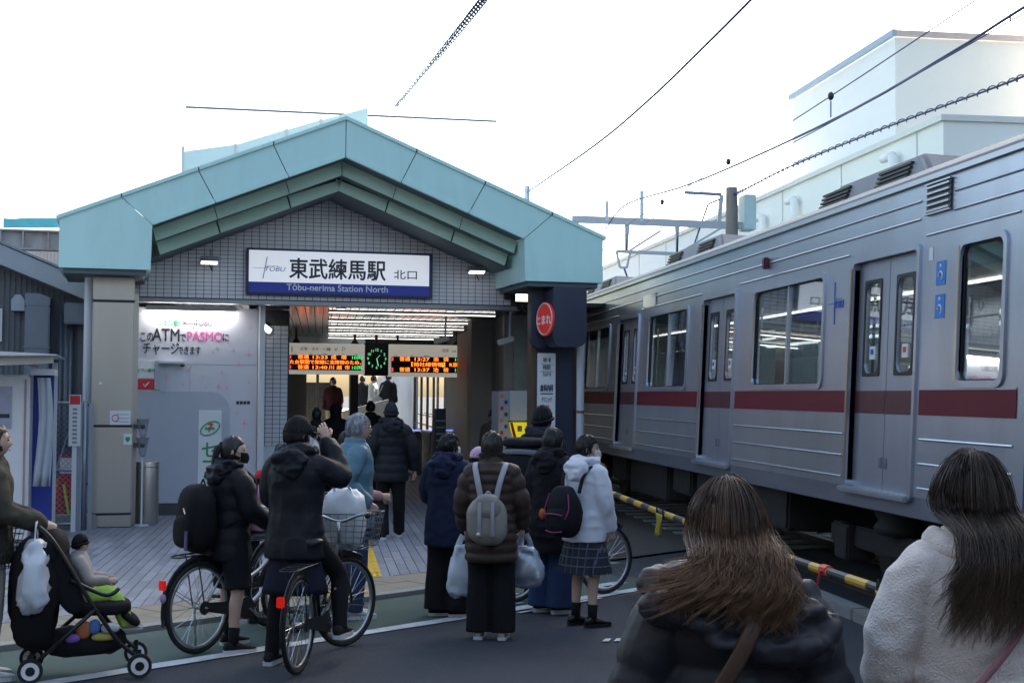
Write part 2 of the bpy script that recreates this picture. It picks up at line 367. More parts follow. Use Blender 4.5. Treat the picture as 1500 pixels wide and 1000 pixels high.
for sg in (-1, 1):
    for i in range(3):
        a0, a1, b0, b1 = JT[i]+GAP/2, JT[i+1]-GAP/2, JB[i]+GAP/2, JB[i+1]-GAP/2
        pts = [(sg*a0, ZT(a0)-.055), (sg*a1, ZT(a1)-.055), (sg*b1, ZB(b1)), (sg*b0, ZB(b0))]
        quadpanel('fascia_panel', pts, 0, .05, teal)
        # lower lip of the panel
        quadpanel('fascia_lip', [(sg*(b0+.02), ZB(b0)+.062), (sg*(b1+.03), ZB(b1)+.062), (sg*b1, ZB(b1)+.004), (sg*b0, ZB(b0)+.004)], -.012, -.001, teal)
        # two stepped soffit bands
        for st, (yo, zt, zb) in enumerate([(.36, 0, -.20), (.66, -.19, -.385)]):
            c0, c1 = b0-.05*st, b1-.06*st
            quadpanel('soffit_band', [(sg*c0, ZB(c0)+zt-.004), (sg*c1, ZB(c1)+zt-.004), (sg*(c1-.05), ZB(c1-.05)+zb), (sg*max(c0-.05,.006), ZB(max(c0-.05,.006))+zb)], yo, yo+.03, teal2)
    # dark backing / soffit planes behind the panels
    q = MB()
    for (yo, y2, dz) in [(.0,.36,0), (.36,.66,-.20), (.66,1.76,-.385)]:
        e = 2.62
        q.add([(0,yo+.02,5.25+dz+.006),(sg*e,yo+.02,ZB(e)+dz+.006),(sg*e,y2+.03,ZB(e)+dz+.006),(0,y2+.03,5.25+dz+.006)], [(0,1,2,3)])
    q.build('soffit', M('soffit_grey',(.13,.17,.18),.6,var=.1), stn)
    q = MB(); q.prism([(0,ZT(0)-.06),(sg*3.06,ZT(3.06)-.06),(sg*2.6,ZB(2.6)+.01),(0,5.26)], .052, .09, 'y'); q.build('fascia_backing', joint, stn)
    for (yo, zt, zb) in [(.395, .0, -.2), (.695, -.19, -.385)]:
        q = MB(); q.prism([(0,5.25+zt),(sg*2.6,ZB(2.6)+zt),(sg*2.56,ZB(2.56)+zb+.003),(0,5.25+zb+.003)], yo, yo+.02, 'y'); q.build('band_backing', joint, stn)
    # end block
    pts = [(sg*(3.06+GAP/2), ZT(3.06)-.055), (sg*3.86, ZT(3.86)-.055), (sg*3.86, 3.57), (sg*2.66, 3.57), (sg*(2.64+GAP/2), ZB(2.64))]
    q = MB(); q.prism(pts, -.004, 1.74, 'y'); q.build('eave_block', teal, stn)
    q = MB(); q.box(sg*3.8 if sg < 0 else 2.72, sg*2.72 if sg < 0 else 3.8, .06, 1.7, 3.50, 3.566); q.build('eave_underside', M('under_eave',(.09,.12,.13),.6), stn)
    # roof slope with cap trim
    q = MB()
    q.add([(0,-.03,Z0),(sg*3.9,-.03,ZT(3.9)),(sg*3.9,1.9,ZT(3.9)),(0,1.9,Z0),(0,-.03,Z0-.052),(sg*3.9,-.03,ZT(3.9)-.052),(sg*3.9,1.9,ZT(3.9)-.052),(0,1.9,Z0-.052)],
          [(0,1,2,3),(4,7,6,5),(0,4,5,1),(1,5,6,2),(2,6,7,3),(3,7,4,0)]); q.build('roof_cap', teal, stn)
    q = MB(); q.hexa([(0,1.95,Z0-.35),(sg*3.6,1.95,ZT(3.6)-.35),(sg*3.6+2.1,16,ZT(3.6)-.35),(2.1,16,Z0-.35)],
                     [(0,1.95,Z0-.2),(sg*3.6,1.95,ZT(3.6)-.2),(sg*3.6+2.1,16,ZT(3.6)-.2),(2.1,16,Z0-.2)]); q.build('roof', teal2, stn)
    for j in JT[1:]:
        MB().box(sg*j-.008, sg*j+.008, -.035, -.028, ZT(j)-.06, ZT(j)-.012).build('trim_clip', joint, stn)
# tiled gable wall at local y = 1.75
WY = 1.75; WB = 3.30
wallz = lambda s: 5.25-.385-SL*abs(s)
q = MB(); q.prism([(-2.95,WB),(3.0,WB),(3.0,wallz(2.66)),(2.66,wallz(2.66)),(0,wallz(0)),(-2.66,wallz(2.66)),(-2.95,wallz(2.66))], WY, WY+.16, 'y'); q.build('gable_wall', M('grout_black',(.05,.05,.055),.9), stn)
TW, TH = .1165, .0600; tcount = 0; more = MB(); tile_me = None
cand = []
for r in range(40):
    z = WB+.02+r*TH
    for c in range(-26, 26):
        x = c*TW+.01
        x1 = x+TW-.009; z1 = z+TH-.0065
        if x < -2.93 or x1 > 2.95: continue
        if z1 < min(wallz(x), wallz(x1)): cand.append((x, z, 0))
        elif z < max(wallz(x), wallz(x1))-.006: cand.append((x, z, 1))
def under_sign(x, z): return -1.28 < x+TW/2 < 1.36 and 3.42 < z+.03 < 4.06
tb_ = MB().box(0, TW-.009, -.008, 0, 0, TH-.0065); tile_me = tb_.mesh('tile'); tile_me.materials.append(tilew)
for (x, z, cutf) in cand:
    if not cutf and tcount < 300 and not under_sign(x, z):
        o = bpy.data.objects.new('wall_tile', tile_me); COL.objects.link(o); o.parent = stn; o.location = (x, WY+random.uniform(-.001,.001), z); o.rotation_euler = (random.uniform(-.006,.006), 0, random.uniform(-.006,.006)); tcount += 1
    elif not cutf: more.box(x, x+TW-.009, WY-.008+random.uniform(-.001,.001), WY, z, z+TH-.0065)
    else:
        zz = [min(z+TH-.0065, wallz(x)), min(z+TH-.0065, wallz(x+TW-.009))]
        more.hexa([(x,WY-.008,z),(x+TW-.009,WY-.008,z),(x+TW-.009,WY,z),(x,WY,z)], [(x,WY-.008,max(zz[0],z+.0005)),(x+TW-.009,WY-.008,max(zz[1],z+.0005)),(x+TW-.009,WY,max(zz[1],z+.0005)),(x,WY,max(zz[0],z+.0005))])
tag(more.build('wall_tiles', tilew, stn), kind='stuff')
MB().box(-2.97,3.02,WY-.03,WY+.2,WB-.06,WB).build('lintel_trim', M('trim_grey',(.30,.31,.34),.4,.3), stn)
# concourse ceiling: glossy slats running along the tracks
ceilm = M('ceiling_slat', (.075,.074,.075), .12, 0, spec=.22, var=.25, scale=1.2)
MB().box(-3.2,5.2,WY+.2,20,3.34,3.40).build('ceiling_backing', joint, stn)
for k in range(42):
    x = -2.95+k*.145
    y0, y1 = WY+.02, 18
    MB().hexa([(x,y0,3.262),(x+.133,y0,3.262),(x+.133+SK*(y1-y0),y1,3.262),(x+SK*(y1-y0),y1,3.262)], [(x,y0,3.28),(x+.133,y0,3.28),(x+.133+SK*(y1-y0),y1,3.28),(x+SK*(y1-y0),y1,3.28)]).build('ceiling_slat', ceilm, stn)
lampm = M('tube_light', (1,1,1), emis=(1,.97,.92), es=.85, var=0)
for k, (yl, xl, xr) in enumerate([(3.3,481,726),(6.0,481,697),(8.5,481,680),(11.2,481,664),(13.8,481,644)]):
    a = lpt(xl, 470, yl)[0]; b = lpt(xr, 470, yl)[0]
    o = thing('ceiling_tube_light', ('first','second','third','fourth','fifth')[k]+' thin strip light of the concourse ceiling counted from the street', 'light', tuple(FO+FE*a+FN*yl+np.array([0,0,3.22])), FA, 'strip lights in the concourse ceiling')
    MB().box(0,b-a,-.03,.03,.018,.042).build('housing', M('lamp_housing',(.5,.5,.5),.4), o); MB().box(.01,b-a-.01,-.009,.009,.004,.018).build('tube', lampm, o)
for px in (500, 660):
    p = lpt(px, 447, 2.6); o = thing('downlight', 'round ceiling downlight nearer the '+('cash machine panel' if px < 600 else 'navy pillar'), 'light', tuple(FO+FE*p[0]+FN*2.6+np.array([0,0,3.254])), FA)
    MB().lathe([(.085,.008),(.085,0),(.07,-.004)], n=20).build('rim', whitem, o); MB().lathe([(.065,-.005),(.0,-.006)], n=20, cap=False).build('lens', lampm, o)
# left stainless column with plinth and joints
cx0, cx1, cy0, cy1 = -3.42, -2.86, .42, 1.55
MB().box(cx0+.01,cx1-.01,cy0+.01,cy1,0,3.5).build('column_core', joint, stn)
for z0, z1 in [(.035,.215),(.225,1.425),(1.437,3.15),(3.165,3.5)]:
    MB().box(cx0,cx1,cy0,cy1+.02,z0,z1).build('column_panel', steel, stn, bevel=.012)
MB().box(cx1+.002,cx1+.06,cy0+.5,cy1,.03,3.3).build('column_return', steel, stn)
# right pillar
ry0 = .55; rx0 = float(lpt(788,560,ry0)[0]); rx1 = float(lpt(841,560,ry0)[0])
MB().box(rx0,rx1,ry0,ry0+.4,0,3.52).build('pillar', navy, stn, bevel=.01)
MB().box(rx1+.002,rx1+.07,ry0+.1,ry0+.35,0,3.45).build('pillar_edge', M('brown_trim',(.12,.085,.06),.5), stn)
MB().box(rx0-.07,rx0-.002,ry0+.1,ry0+.35,0,3.45).build('pillar_edge', M('brown_trim',(.12,.085,.06),.5), stn)
# interior walls (parallel to the tracks) and back portal
def wall_run(name, x0, y0, y1, z0, z1, th, mat):
    return MB().hexa([(x0,y0,z0),(x0+th,y0,z0),(x0+th+SK*(y1-y0),y1,z0),(x0+SK*(y1-y0),y1,z0)], [(x0,y0,z1),(x0+th,y0,z1),(x0+th+SK*(y1-y0),y1,z1),(x0+SK*(y1-y0),y1,z1)]).build(name, mat, stn)
inner = M('inner_wall', (.22,.21,.20), .6, var=.12, dirt=.3)
wall_run('right_wall', 3.25, 3.4, 15, .0, 3.26, .15, inner)
wall_run('left_wall', -1.05, 3.4, 14.5, .0, 3.26, .12, inner)
wall_run('left_wall', -3.0, 2.46, 9, .0, 3.3, .12, inner)
# ------------------------------------------------------------------ back portal of the concourse
PYL = 14.6
def lx(px, yl, py=560): return float(lpt(px, py, yl)[0])
def lz(px, py, yl): return float(lpt(px, py, yl)[2])
dark_in = M('concourse_dark', (.07,.068,.066), .55, var=.15)
MB().box(lx(404,PYL), lx(449,PYL), PYL, PYL+.2, .03, 3.26).build('portal_wall', inner, stn)
MB().box(lx(449,PYL), lx(690,PYL), PYL, PYL+.25, 2.42, 3.26).build('portal_header', dark_in, stn)
MB().box(lx(512,PYL+.4), lx(524,PYL+.4), PYL+.3, PYL+.5, .03, 2.45).build('portal_post', blackm, stn)
MB().box(lx(672,PYL), lx(700,PYL), PYL, PYL+.2, .03, 3.26).build('portal_wall', inner, stn)
MB().box(lx(690,5.0), lx(738,5.0), 5.0, 5.3, .03, 3.255).build('counter_wall', M('beige_grey_wall',(.27,.255,.235),.5,var=.08), stn)
for i, px in enumerate((606, 616, 625, 634, 640)):
    yl = PYL+.3+i*.15
    MB().box(lx(px,yl), lx(px,yl)+.06, yl, yl+.06, .035, 2.5).build('steel_mullion', steel2, stn)
# ticket gates: low cabinets in a row
for i, (px, yl) in enumerate([(612,12.4),(636,12.4),(664,12.4)]):
    x = lx(px, yl, 650); g_ = thing('ticket_gate', ('grey ticket gate cabinet by the steel mullions','middle grey ticket gate cabinet with lit reader','grey ticket gate cabinet beside the beige counter wall')[i], 'ticket gate', tuple(FO+FE*x+FN*yl+np.array([0,0,.035])), FA, 'ticket gates')
    MB().box(-.10,.10,0,1.5,0,1.0).build('cabinet', M('gate_grey',(.2,.2,.2),.35,.5), g_, bevel=.03)
    MB().box(-.085,.085,.05,.45,1.004,1.03).build('reader', M('reader_blue',(.05,.1,.4),.3,emis=(.2,.3,1.0),es=.25), g_)
    MB().box(-.08,.08,-.006,-.002,.2,.8).build('front_panel', M('gate_front',(.28,.26,.2),.5,dirt=.5), g_)
tk = thing('leaflet_rack', 'tall dark leaflet rack standing beside the gates', 'rack', tuple(FO+FE*lx(642,5.6,640)+FN*5.6+np.array([0,0,.035])), FA)
MB().hexa([(-.16,0,0),(.16,0,0),(.16,.3,0),(-.16,.3,0)], [(-.02,.1,1.6),(.16,.1,1.6),(.16,.3,1.6),(-.02,.3,1.6)]).build('body', navy, tk)
for k in range(9): MB().box(-.03,.14,-.03+.01*k,.02+.01*k,.4+k*.12,.43+k*.12).build('shelf', M('shelf_grey',(.3,.3,.3),.5), tk)
# raised platform beyond with ramp, pale parapet, brick wall, canopy
plf = thing('platform', None, None, tuple(FO), FA); tag(plf, kind='structure')
whiteramp = M('pale_concrete', (.55,.54,.50), .8, var=.1, bump=.2)
def skq(y, *xs): return [(x+SK*y, y) for x in xs]
rx = [-2.0, 2.3]
MB().hexa([(rx[0]+SK*15.2,15.2,.0),(rx[1]+SK*15.2,15.2,.0),(rx[1]+SK*20,20,.0),(rx[0]+SK*20,20,.0)], [(rx[0]+SK*15.2,15.2,.04),(rx[1]+SK*15.2,15.2,.04),(rx[1]+SK*20,20,.75),(rx[0]+SK*20,20,.75)]).build('ramp', whiteramp, plf)
MB().hexa([(-3+SK*20,20,0),(2.6+SK*20,20,0),(2.6+SK*90,90,0),(-3+SK*90,90,0)], [(-3+SK*20,20,.75),(2.6+SK*20,20,.75),(2.6+SK*90,90,.75),(-3+SK*90,90,.75)]).build('deck', whiteramp, plf)
bw = thing('brick_wall', 'grey brick wall beyond the ticket gates', 'wall', tuple(FO+FE*(lx(447,19,600))+FN*19), FA)
MB().box(0,.75,0,.15,0,2.2).build('core', grout, bw)
brm = M('grey_brick',(.2,.19,.18),.8,var=.2)
bme = MB().box(0,.115,-.01,0,0,.055).mesh('brick'); bme.materials.append(brm)
for r in range(30):
    for c in range(6):
        o = bpy.data.objects.new('brick', bme); COL.objects.link(o); o.parent = bw; o.location = (.002+c*.125-(.06 if (r % 2 and c) else 0), random.uniform(-.003,0), .35+r*.062)
pw = thing('white_parapet', 'sunlit pale parapet of the platform ramp', 'wall', tuple(FO+FE*(lx(480,20,600))+FN*19.2), FA)
MB().hexa([(-.3,0,0),(1.6,0,0),(1.6,.12,0),(-.3,.12,0)], [(-.1,0,1.3),(1.6,0,1.75),(1.6,.12,1.75),(-.1,.12,1.3)]).build('panel', whitepl, pw)
cn = thing('platform_canopy', 'long dark canopy roof over the platform behind the gates', 'canopy', tuple(FO+FN*24), FA)
MB().hexa([(-3,0,3.3),(3.2,0,3.3),(3.2+SK*60,60,3.3),(-3+SK*60,60,3.3)], [(-3,0,3.42),(3.2,0,3.42),(3.2+SK*60,60,3.42),(-3+SK*60,60,3.42)]).build('roof', darkg, cn)
for k in range(6):
    MB().box(1.5+SK*(3+k*9),1.65+SK*(3+k*9),3+k*9,3.15+k*9,.75,3.3).build('post', whitem, cn)
    MB().box(-.8+SK*(3+k*9),.8+SK*(3+k*9),2+k*9,2.08+k*9,3.2,3.26).build('lamp', lampm, cn)
for k in range(8):
    y = 20.2+k*3.0; p = thing('advert_panel', ('first','second','third','fourth','fifth','sixth','seventh','eighth')[k]+' pale poster panel along the platform screen, counted from the gates', 'panel', tuple(FO+FE*(2.45+SK*y)+FN*y), FA, 'panels along the platform')
    MB().box(0,.06,0,2.7,.75,2.6).build('board', panelw if k % 2 else whitem, p); MB().box(-.02,0,0,.08,.75,2.75).build('post', steel2, p)
# ------------------------------------------------------------------ departure boards and clock
amber = M('led_amber',(1,.25,.03),emis=(1,.17,.02),es=.85,var=0); redled = M('led_red',(1,.05,.05),emis=(1,.04,.08),es=.9,var=0); grnled = M('led_green',(.1,.8,.2),emis=(.05,.55,.12),es=.5,var=0)
bframe = M('board_cream',(.42,.40,.35),.5,var=.05,emis=(.9,.86,.76),es=.07); ledblack = M('led_black',(.008,.008,.008),.35)
inkd = M('ink_dark',(.03,.03,.035),.6,var=0)
BY = 11.6
def lpx(px, py): p = lpt(px, py, BY); return p[0], p[2]
def board(label, x0, x1, zt, zb, rows, num, head, right):
    g_ = thing('departure_board', label, 'display board', tuple(FO+FE*x0+FN*BY), FA, 'departure boards'); w = x1-x0
    MB().box(0,w,0,.28,zb,zt).build('case', bframe, g_, bevel=.012)
    dz1, dz0 = zt-.385*(zt-zb)+.005, zb+.13*(zt-zb)
    MB().box(.05,w-.07,-.010,-.002,dz0,dz1).build('screen', ledblack, g_)
    rh = (dz1-dz0)/3
    for r, cells in enumerate(rows):
        zz = dz1-rh*(r+1)+.03
        for (tx, fx, mt, wd_) in cells: text(tx, rh*.88, mt, g_, (.05+(w-.12)*fx, -.013, zz), 'led_text', width=(w-.12)*wd_ if wd_ else None)
    text(num, .17, inkd, g_, (.06 if not right else w-.16, -.003, zt-.20), 'platform_number', bold=.002)
    for (tx, fx, sz) in head: text(tx, sz, inkd, g_, (w*fx, -.003, zt-.155), 'heading')
    for fx in (.06,.28,.44,.70,.87): text({.06:'のりば',.28:'種別',.44:'発車時刻',.70:'行先',.87:'両数'}[fx], .030, inkd, g_, (w*fx, -.003, dz1+.012), 'heading')
    for fx in (.12,.88):
        MB().hexa([(w*fx-.09,.06,zt),(w*fx+.09,.06,zt),(w*fx+.09,.2,zt),(w*fx-.09,.2,zt)], [(w*fx-.03,.09,zt+.1),(w*fx+.03,.09,zt+.1),(w*fx+.03,.16,zt+.1),(w*fx-.03,.16,zt+.1)]).build('bracket', blackm, g_)
        MB().box(w*fx-.025,w*fx+.025,.1,.15,zt+.1,3.262).build('hanger', blackm, g_)
    return g_
(xa, za), (xb, zb_) = lpx(421,502), lpx(534,548); zb_ = lpx(480,548)[1]
A = amber; G = grnled; Rr = redled
board('departure board numbered 1 nearer the cash machine panel, arrow in its heading', xa, xb, za, zb_,
      [[('1',.0,Rr,0),('普通',.11,A,.15),('13:33',.30,A,.20),('成',.57,A,.07),('増',.71,A,.07),('10両',.85,G,.14)],
       [('た台駅間で架線に支障物のため、',.0,A,.985)],
       [('1',.0,Rr,0),('普通',.11,A,.15),('13:40',.30,A,.20),('川',.54,A,.07),('越',.65,A,.07),('市',.76,A,.07),('10両',.85,G,.14)]], '1', [('成増・志木・川越',.16,.085),('方面',.50,.05),('↙',.60,.13),('▷',.70,.11)], False)
(xa2, za2), (xb2, _) = lpx(570,504), lpx(684,552); zb2 = lpx(630,552)[1]
board('departure board numbered 2 nearer the beige counter wall', xa2, xb2, za2, zb2,
      [[('2',.0,Rr,0),('普通',.11,A,.14),('13:27',.30,A,.20),('池',.57,A,.07),('袋',.71,A,.07),('10両',.86,G,.13)],
       [('【他社線情報】',.22,A,.46),('J',.70,G,0),('R京浜',.79,A,.19)],
       [('2',.0,Rr,0),('普通',.11,A,.14),('13:37',.30,A,.20),('池',.57,A,.07),('袋',.71,A,.07),('10両',.86,G,.13)]], '2', [('池袋',.67,.085),('方面',.80,.05)], True)
ck = thing('station_clock', 'square black clock with green numerals between the two departure boards', 'clock', tuple(FO+FE*(xb+.01)+FN*(BY+.02)), FA)
cw = xa2-xb-.02; ccx = cw/2; ccz = (za+zb_)/2+.02
MB().box(0,cw,0,.2,zb_-.02,za+.03).build('case', M('clock_black',(.008,.010,.010),.4), ck)
MB().box(cw/2-.03,cw/2+.03,.05,.12,za+.03,3.262).build('hanger', blackm, ck)
gl = M('clock_green',(.3,.8,.5),emis=(.10,.42,.22),es=.5,var=0)
for hnum in range(1, 13):
    a = math.pi/2-hnum*math.pi/6; text(str(hnum), .085, gl, ck, (ccx+.2*math.cos(a), -.004, ccz+.2*math.sin(a)-.03), 'numeral', align='CENTER')
for ang_, ln in ((rad(90-43),.11),(rad(90-168),.17)):
    MB().bar((ccx,-.012,ccz), (ccx+ln*math.cos(ang_),-.012,ccz+ln*math.sin(ang_)), .016, .006).build('hand', gl, ck)
# small lit lamps on the left
for i, (px, py, yl) in enumerate([(389,480,3.2),(419,541,10.4)]):
    p = lpt(px, py, yl); o = thing('wall_lamp', ('square wall lamp glowing beside the tiled return wall','small round lamp glowing under the departure board numbered 1')[i], 'lamp', tuple(FO+FE*p[0]+FN*yl+np.array([0,0,p[2]])), FA)
    if i == 0:
        Rm = Matrix.Rotation(rad(38),4,'Y')
        MB().box(-.12,.12,.0,.1,-.055,.055).xf(Rm).build('housing', M('lamp_housing',(.5,.5,.5),.4), o, bevel=.02); MB().box(-.1,.1,-.02,-.002,-.035,.035).xf(Rm).build('diffuser', M('lamp_glow',(1,1,1),emis=(1,.98,.93),es=3.0,var=0), o)
        MB().box(-.3,.0,.03,.07,-.02,.02).build('arm', blackm, o)
    else:
        MB().ell((0,0,0),(.045,.045,.045),12).build('globe', M('lamp_glow',(1,1,1),emis=(1,.98,.93),es=3.0,var=0), o, smooth=True); MB().tube([(0,.02,0),(-.12,.05,0),(-.12,.05,.2)],.012,6).build('arm', blackm, o)
# ------------------------------------------------------------------ ATM wall panel
AY = 2.3
atm = thing('atm_panel', 'pale lilac cash machine panel wall with pink stars and tube light', 'panel', tuple(FO+FN*AY), FA)
axl, axr = -2.86, lx(376, AY, 600); azt = 3.2
MB().box(axl,axr,.012,.16,.035,azt).build('backing', M('panel_core',(.35,.36,.4),.5), atm)
zj = lz(300,534,AY); xj = lx(278,AY,560)
for (a, b, c, d) in [(axl,axr,zj+.004,azt),(axl,xj-.003,lz(260,575,AY)+.0,zj-.004),(xj+.003,axr,.22,zj-.004)]:
    MB().box(a,b,0,.01,c,d).build('panel_sheet', panelw, atm)
# grey rounded inset
gx1 = lx(336,AY,650); gzt = lz(260,573,AY); r_ = .30; poly = [(axl,.22),(gx1,.22),(gx1,gzt-r_)]+[(gx1-r_+r_*math.cos(t*math.pi/12), gzt-r_+r_*math.sin(t*math.pi/12)) for t in range(1,7)]+[(axl,gzt)]
MB().prism(poly, -.006, -.001, 'y').build('inset_sheet', panelg, atm)
MB().box(axl,axr,-.004,.012,.035,.215).build('skirting', darkg, atm)
grn = M('brand_green',(.02,.30,.10),.5,var=0); redm = M('brand_red',(.60,.03,.04),.5,var=0); pink = M('pink_print',(.70,.14,.40),.5,var=0); orange = M('brand_orange',(.8,.25,.03),.5,var=0); pinks = M('pale_pink',(.72,.33,.38),.5,var=0)
def at(px, py): p = lpt(px, py, AY); return float(p[0]), float(p[2])
def atxt(s, px, py, h, mt, wpx=None, bold=0, name='lettering', y=-.003):
    x, z = at(px, py); k = 22.3/2059
    return text(s, h*k*1.33, mt, atm, (x, y, z), name, width=wpx*k if wpx else None, bold=bold)
atxt('この', 204, 499, 12, inkd, 17, .002); atxt('ATM', 223, 499, 19, inkd, 37, .003)
atxt('で', 263, 499, 10, inkd, 8, .001); atxt('PASMO', 273, 499, 14, pink, 49, .004); atxt('に', 325, 499, 10, inkd, 8, .002)
atxt('チャージ', 208, 517, 14, inkd, 49, .003); atxt('できます', 260, 518, 10, inkd, 31, .0015)
atxt('セブン銀行', 240, 476, 7, grn, 22, .001); atxt('×', 266, 477, 9, inkd, 6); atxt('TOBU', 285, 477, 9, inkd, 24, 0); 
x, z = at(234,473); MB().bar((x-.05,-.004,z-.02),(x+.02,-.004,z+.06),.02,.004).build('logo_stroke', orange, atm); MB().bar((x-.01,-.004,z-.04),(x+.05,-.004,z+.04),.02,.004).build('logo_stroke', grn, atm)
x, z = at(279,474); MB().bar((x-.06,-.004,z),(x+.12,-.004,z),.006,.004).build('logo_stroke', inkd, atm); MB().bar((x+.045,-.005,z-.08),(x+.075,-.005,z+.08),.006,.004).build('logo_stroke', inkd, atm)
def star(px, py, r):
    x, z = at(px, py); r *= 22.3/2059; pts = []
    for k in range(16):
        a = k*math.pi/8; q = r*(1 if k % 4 == 0 else (.2 if k % 2 == 0 else .3)); q = r*1.0 if k % 4 == 0 else r*.16
        pts.append((x+q*math.cos(a)*(.72 if k in (0,8) else 1), z+q*math.sin(a)))
    MB().prism(pts, -.0045, -.0015, 'y').build('pink_star', pinks, atm)
rs = random.Random(3)
for (px, py, r) in [(365,519,10),(244,553,8),(350,534,7),(312,516,4),(318,510,5),(342,514,6),(275,540,5),(296,552,4),(325,545,6),(268,563,5),(301,567,4),(332,567,5),(320,566,8),(365,560,5),(347,605,6),(358,620,9),(352,640,6),(366,480,5),(345,660,5),(362,655,6),(235,462,4),(355,690,6)]: star(px, py, r)
# white plate with green vertical lettering and logo
x0, z1 = at(291,601); x1, _ = at(325,601)
MB().box(x0,x1,-.03,-.007,.45,z1).build('logo_plate', whitepl, atm, bevel=.006)
xm = (x0+x1)/2
for i, ch in enumerate('セブン銀行'): text(ch, .27, grn, atm, (xm, -.033, lz(300,668,AY)-i*.25), 'lettering', align='CENTER', bold=.004)
zc = lz(307,627,AY)
pts = [(xm+.155*math.cos(t*math.pi/12)*math.cos(.5)-.09*math.sin(t*math.pi/12)*math.sin(.5), -.034, zc+.155*math.cos(t*math.pi/12)*math.sin(.5)+.09*math.sin(t*math.pi/12)*math.cos(.5)) for t in range(24)]
MB().tube(pts, .011, 6, closed=True).build('logo_ring', grn, atm)
text('7', .19, orange, atm, (xm, -.036, zc-.05), 'logo_seven', align='CENTER', bold=.006); text('7', .10, redm, atm, (xm+.005, -.040, zc+.0), 'logo_seven', align='CENTER', bold=.006)
text('BANK', .055, grn, atm, (xm, -.044, zc-.02), 'lettering', align='CENTER', bold=.003)
# small plates at the left edge of the panel
x0, z1 = at(200,528); x1, z0 = at(226,554); MB().box(x0,x1,-.022,-.002,z0,z1).build('bank_plate', whitepl, atm); text('セブン銀行', .055, grn, atm, (x0+.0, -.026, z0+.1), 'lettering', bold=.001)
x0, z1 = at(200,555); x1, z0 = at(226,570); MB().box(x0,x1,-.022,-.002,z0,z1).build('red_plate', redm, atm)
x, z = at(213,564); MB().tube([(x-.03,-.026,z+.02),(x-.01,-.026,z-.025),(x+.05,-.026,z+.045)],.008,6).build('mark', whitepl, atm)
x0, z1 = at(227,528); x1, z0 = at(234,570); MB().box(x0,x1,-.05,-.002,z0,z1).build('side_box', panelg, atm)
x0, z1 = at(232,529); x1, z0 = at(270,533); MB().box(x0,x1,-.16,-.002,z0,z1).build('camera_arm', whitem, atm); x, z = at(267,535); MB().ell((x,-.14,z),(.035,.035,.03),12).build('camera_dome', blackm, atm, smooth=True)
# little train pictogram strip on the panel
x0, z1 = at(346,585); x1, z0 = at(366,592)
for k in range(4): MB().box(x0+k*.055,x0+k*.055+.045,-.005,-.002,z0,z0+.05).build('pictogram', inkd, atm)
# tube light over the panel
x0, z1 = at(214,452); x1, z0 = at(345,461)
fx = thing('fluorescent_batten', 'bright fluorescent batten above the cash machine panel', 'light', tuple(FO+FN*AY), FA)
MB().box(x0,x1,-.16,-.03,z1-.03,z1+.05).build('housing', whitem, fx); MB().box(x0+.02,x1-.02,-.15,-.05,z0-.01,z1-.032).build('tube', M('atm_tube',(1,1,1),emis=(1,.96,.88),es=5.0,var=0), fx)
# tiled return wall right of the panel
tr = MB(); 
xr0 = axr+.10
MB().box(axr+.01,axr+.09,.0+AY-.25,AY+.9,.03,3.25).build('return_post', whitem, stn)
MB().box(xr0,xr0+.5,AY+1.0,AY+1.12,.03,3.25).build('return_wall', MATS['grout_black'], stn)
for r in range(40):
    for c in range(4):
        if .1+r*.0725 < 3.2: tr.box(xr0+.005+c*.12,xr0+.115+c*.12,AY+.99,AY+1.0,.1+r*.0725,.165+r*.0725)
tag(tr.build('return_tiles', tilew, stn), kind='stuff')
MB().box(axr+.1,axr+.4,AY+.3,AY+.95,.03,1.05).build('white_step_block', whitem, stn)
MB().box(lx(737,3.35), lx(800,3.35), 3.3, 3.4, .03, 3.255).build('side_wall', M('beige_grey_wall',(.27,.255,.235)), stn)
MB().box(lx(752,3.28), lx(768,3.28), 3.27, 3.295, 1.9, 3.0).build('poster_glass', M('poster_green',(.22,.27,.24),.3,var=.3,scale=6), stn)
# ------------------------------------------------------------------ main sign
SY = 1.62
def sg_(px, py): p = lpt(px, py, SY); return float(p[0]), float(p[2])
sx0 = sg_(361,400)[0]; sx1 = sg_(634,400)[0]; sz1 = sg_(500,367)[1]; sz0 = sg_(500,434)[1]; sw = sx1-sx0; sh = sz1-sz0
sgn = thing('station_sign', 'white and blue station name sign on the tiled gable', 'sign', tuple(FO+FE*sx0+FN*SY+np.array([0,0,sz0])), FA)
blue = M('sign_blue', (.020,.040,.42), .4, var=.05); blue2 = M('sign_frame_blue',(.012,.018,.11),.4)
signw = M('sign_white',(.80,.80,.83),.35,var=.04,scale=3,emis=(.9,.92,1.0),es=.10)  # faint glow added to brighten the sign's white face
MB().box(0,sw,0,.13,0,sh).build('frame', blue2, sgn, bevel=.012)
MB().box(.035,sw-.06,-.008,-.001,.19,sh-.035).build('white_face', signw, sgn)
MB().box(.035,sw-.06,-.0085,-.001,.035,.188).build('blue_face', blue, sgn)
ink = M('sign_ink',(.022,.022,.05),.5,var=0)
text('東武練馬駅', .33, ink, sgn, (.63,-.011,.285), 'lettering', width=1.47, bold=.006)
text('北口', .155, ink, sgn, (2.24,-.011,.30), 'lettering', width=.36, bold=.001)
text('Tōbu-nerima Station North', .135, M('sign_letter_white',(.8,.8,.82),.4,var=0), sgn, (.60,-.011,.075), 'lettering', width=1.55, bold=.002)
lg = M('logo_blue',(.05,.12,.42),.4,var=0)
MB().bar((.09,-.011,.40),(.33,-.011,.40),.012,.004).build('logo_line', lg, sgn)
MB().bar((.245,-.012,.24),(.305,-.012,.57),.012,.004).build('logo_line', lg, sgn)
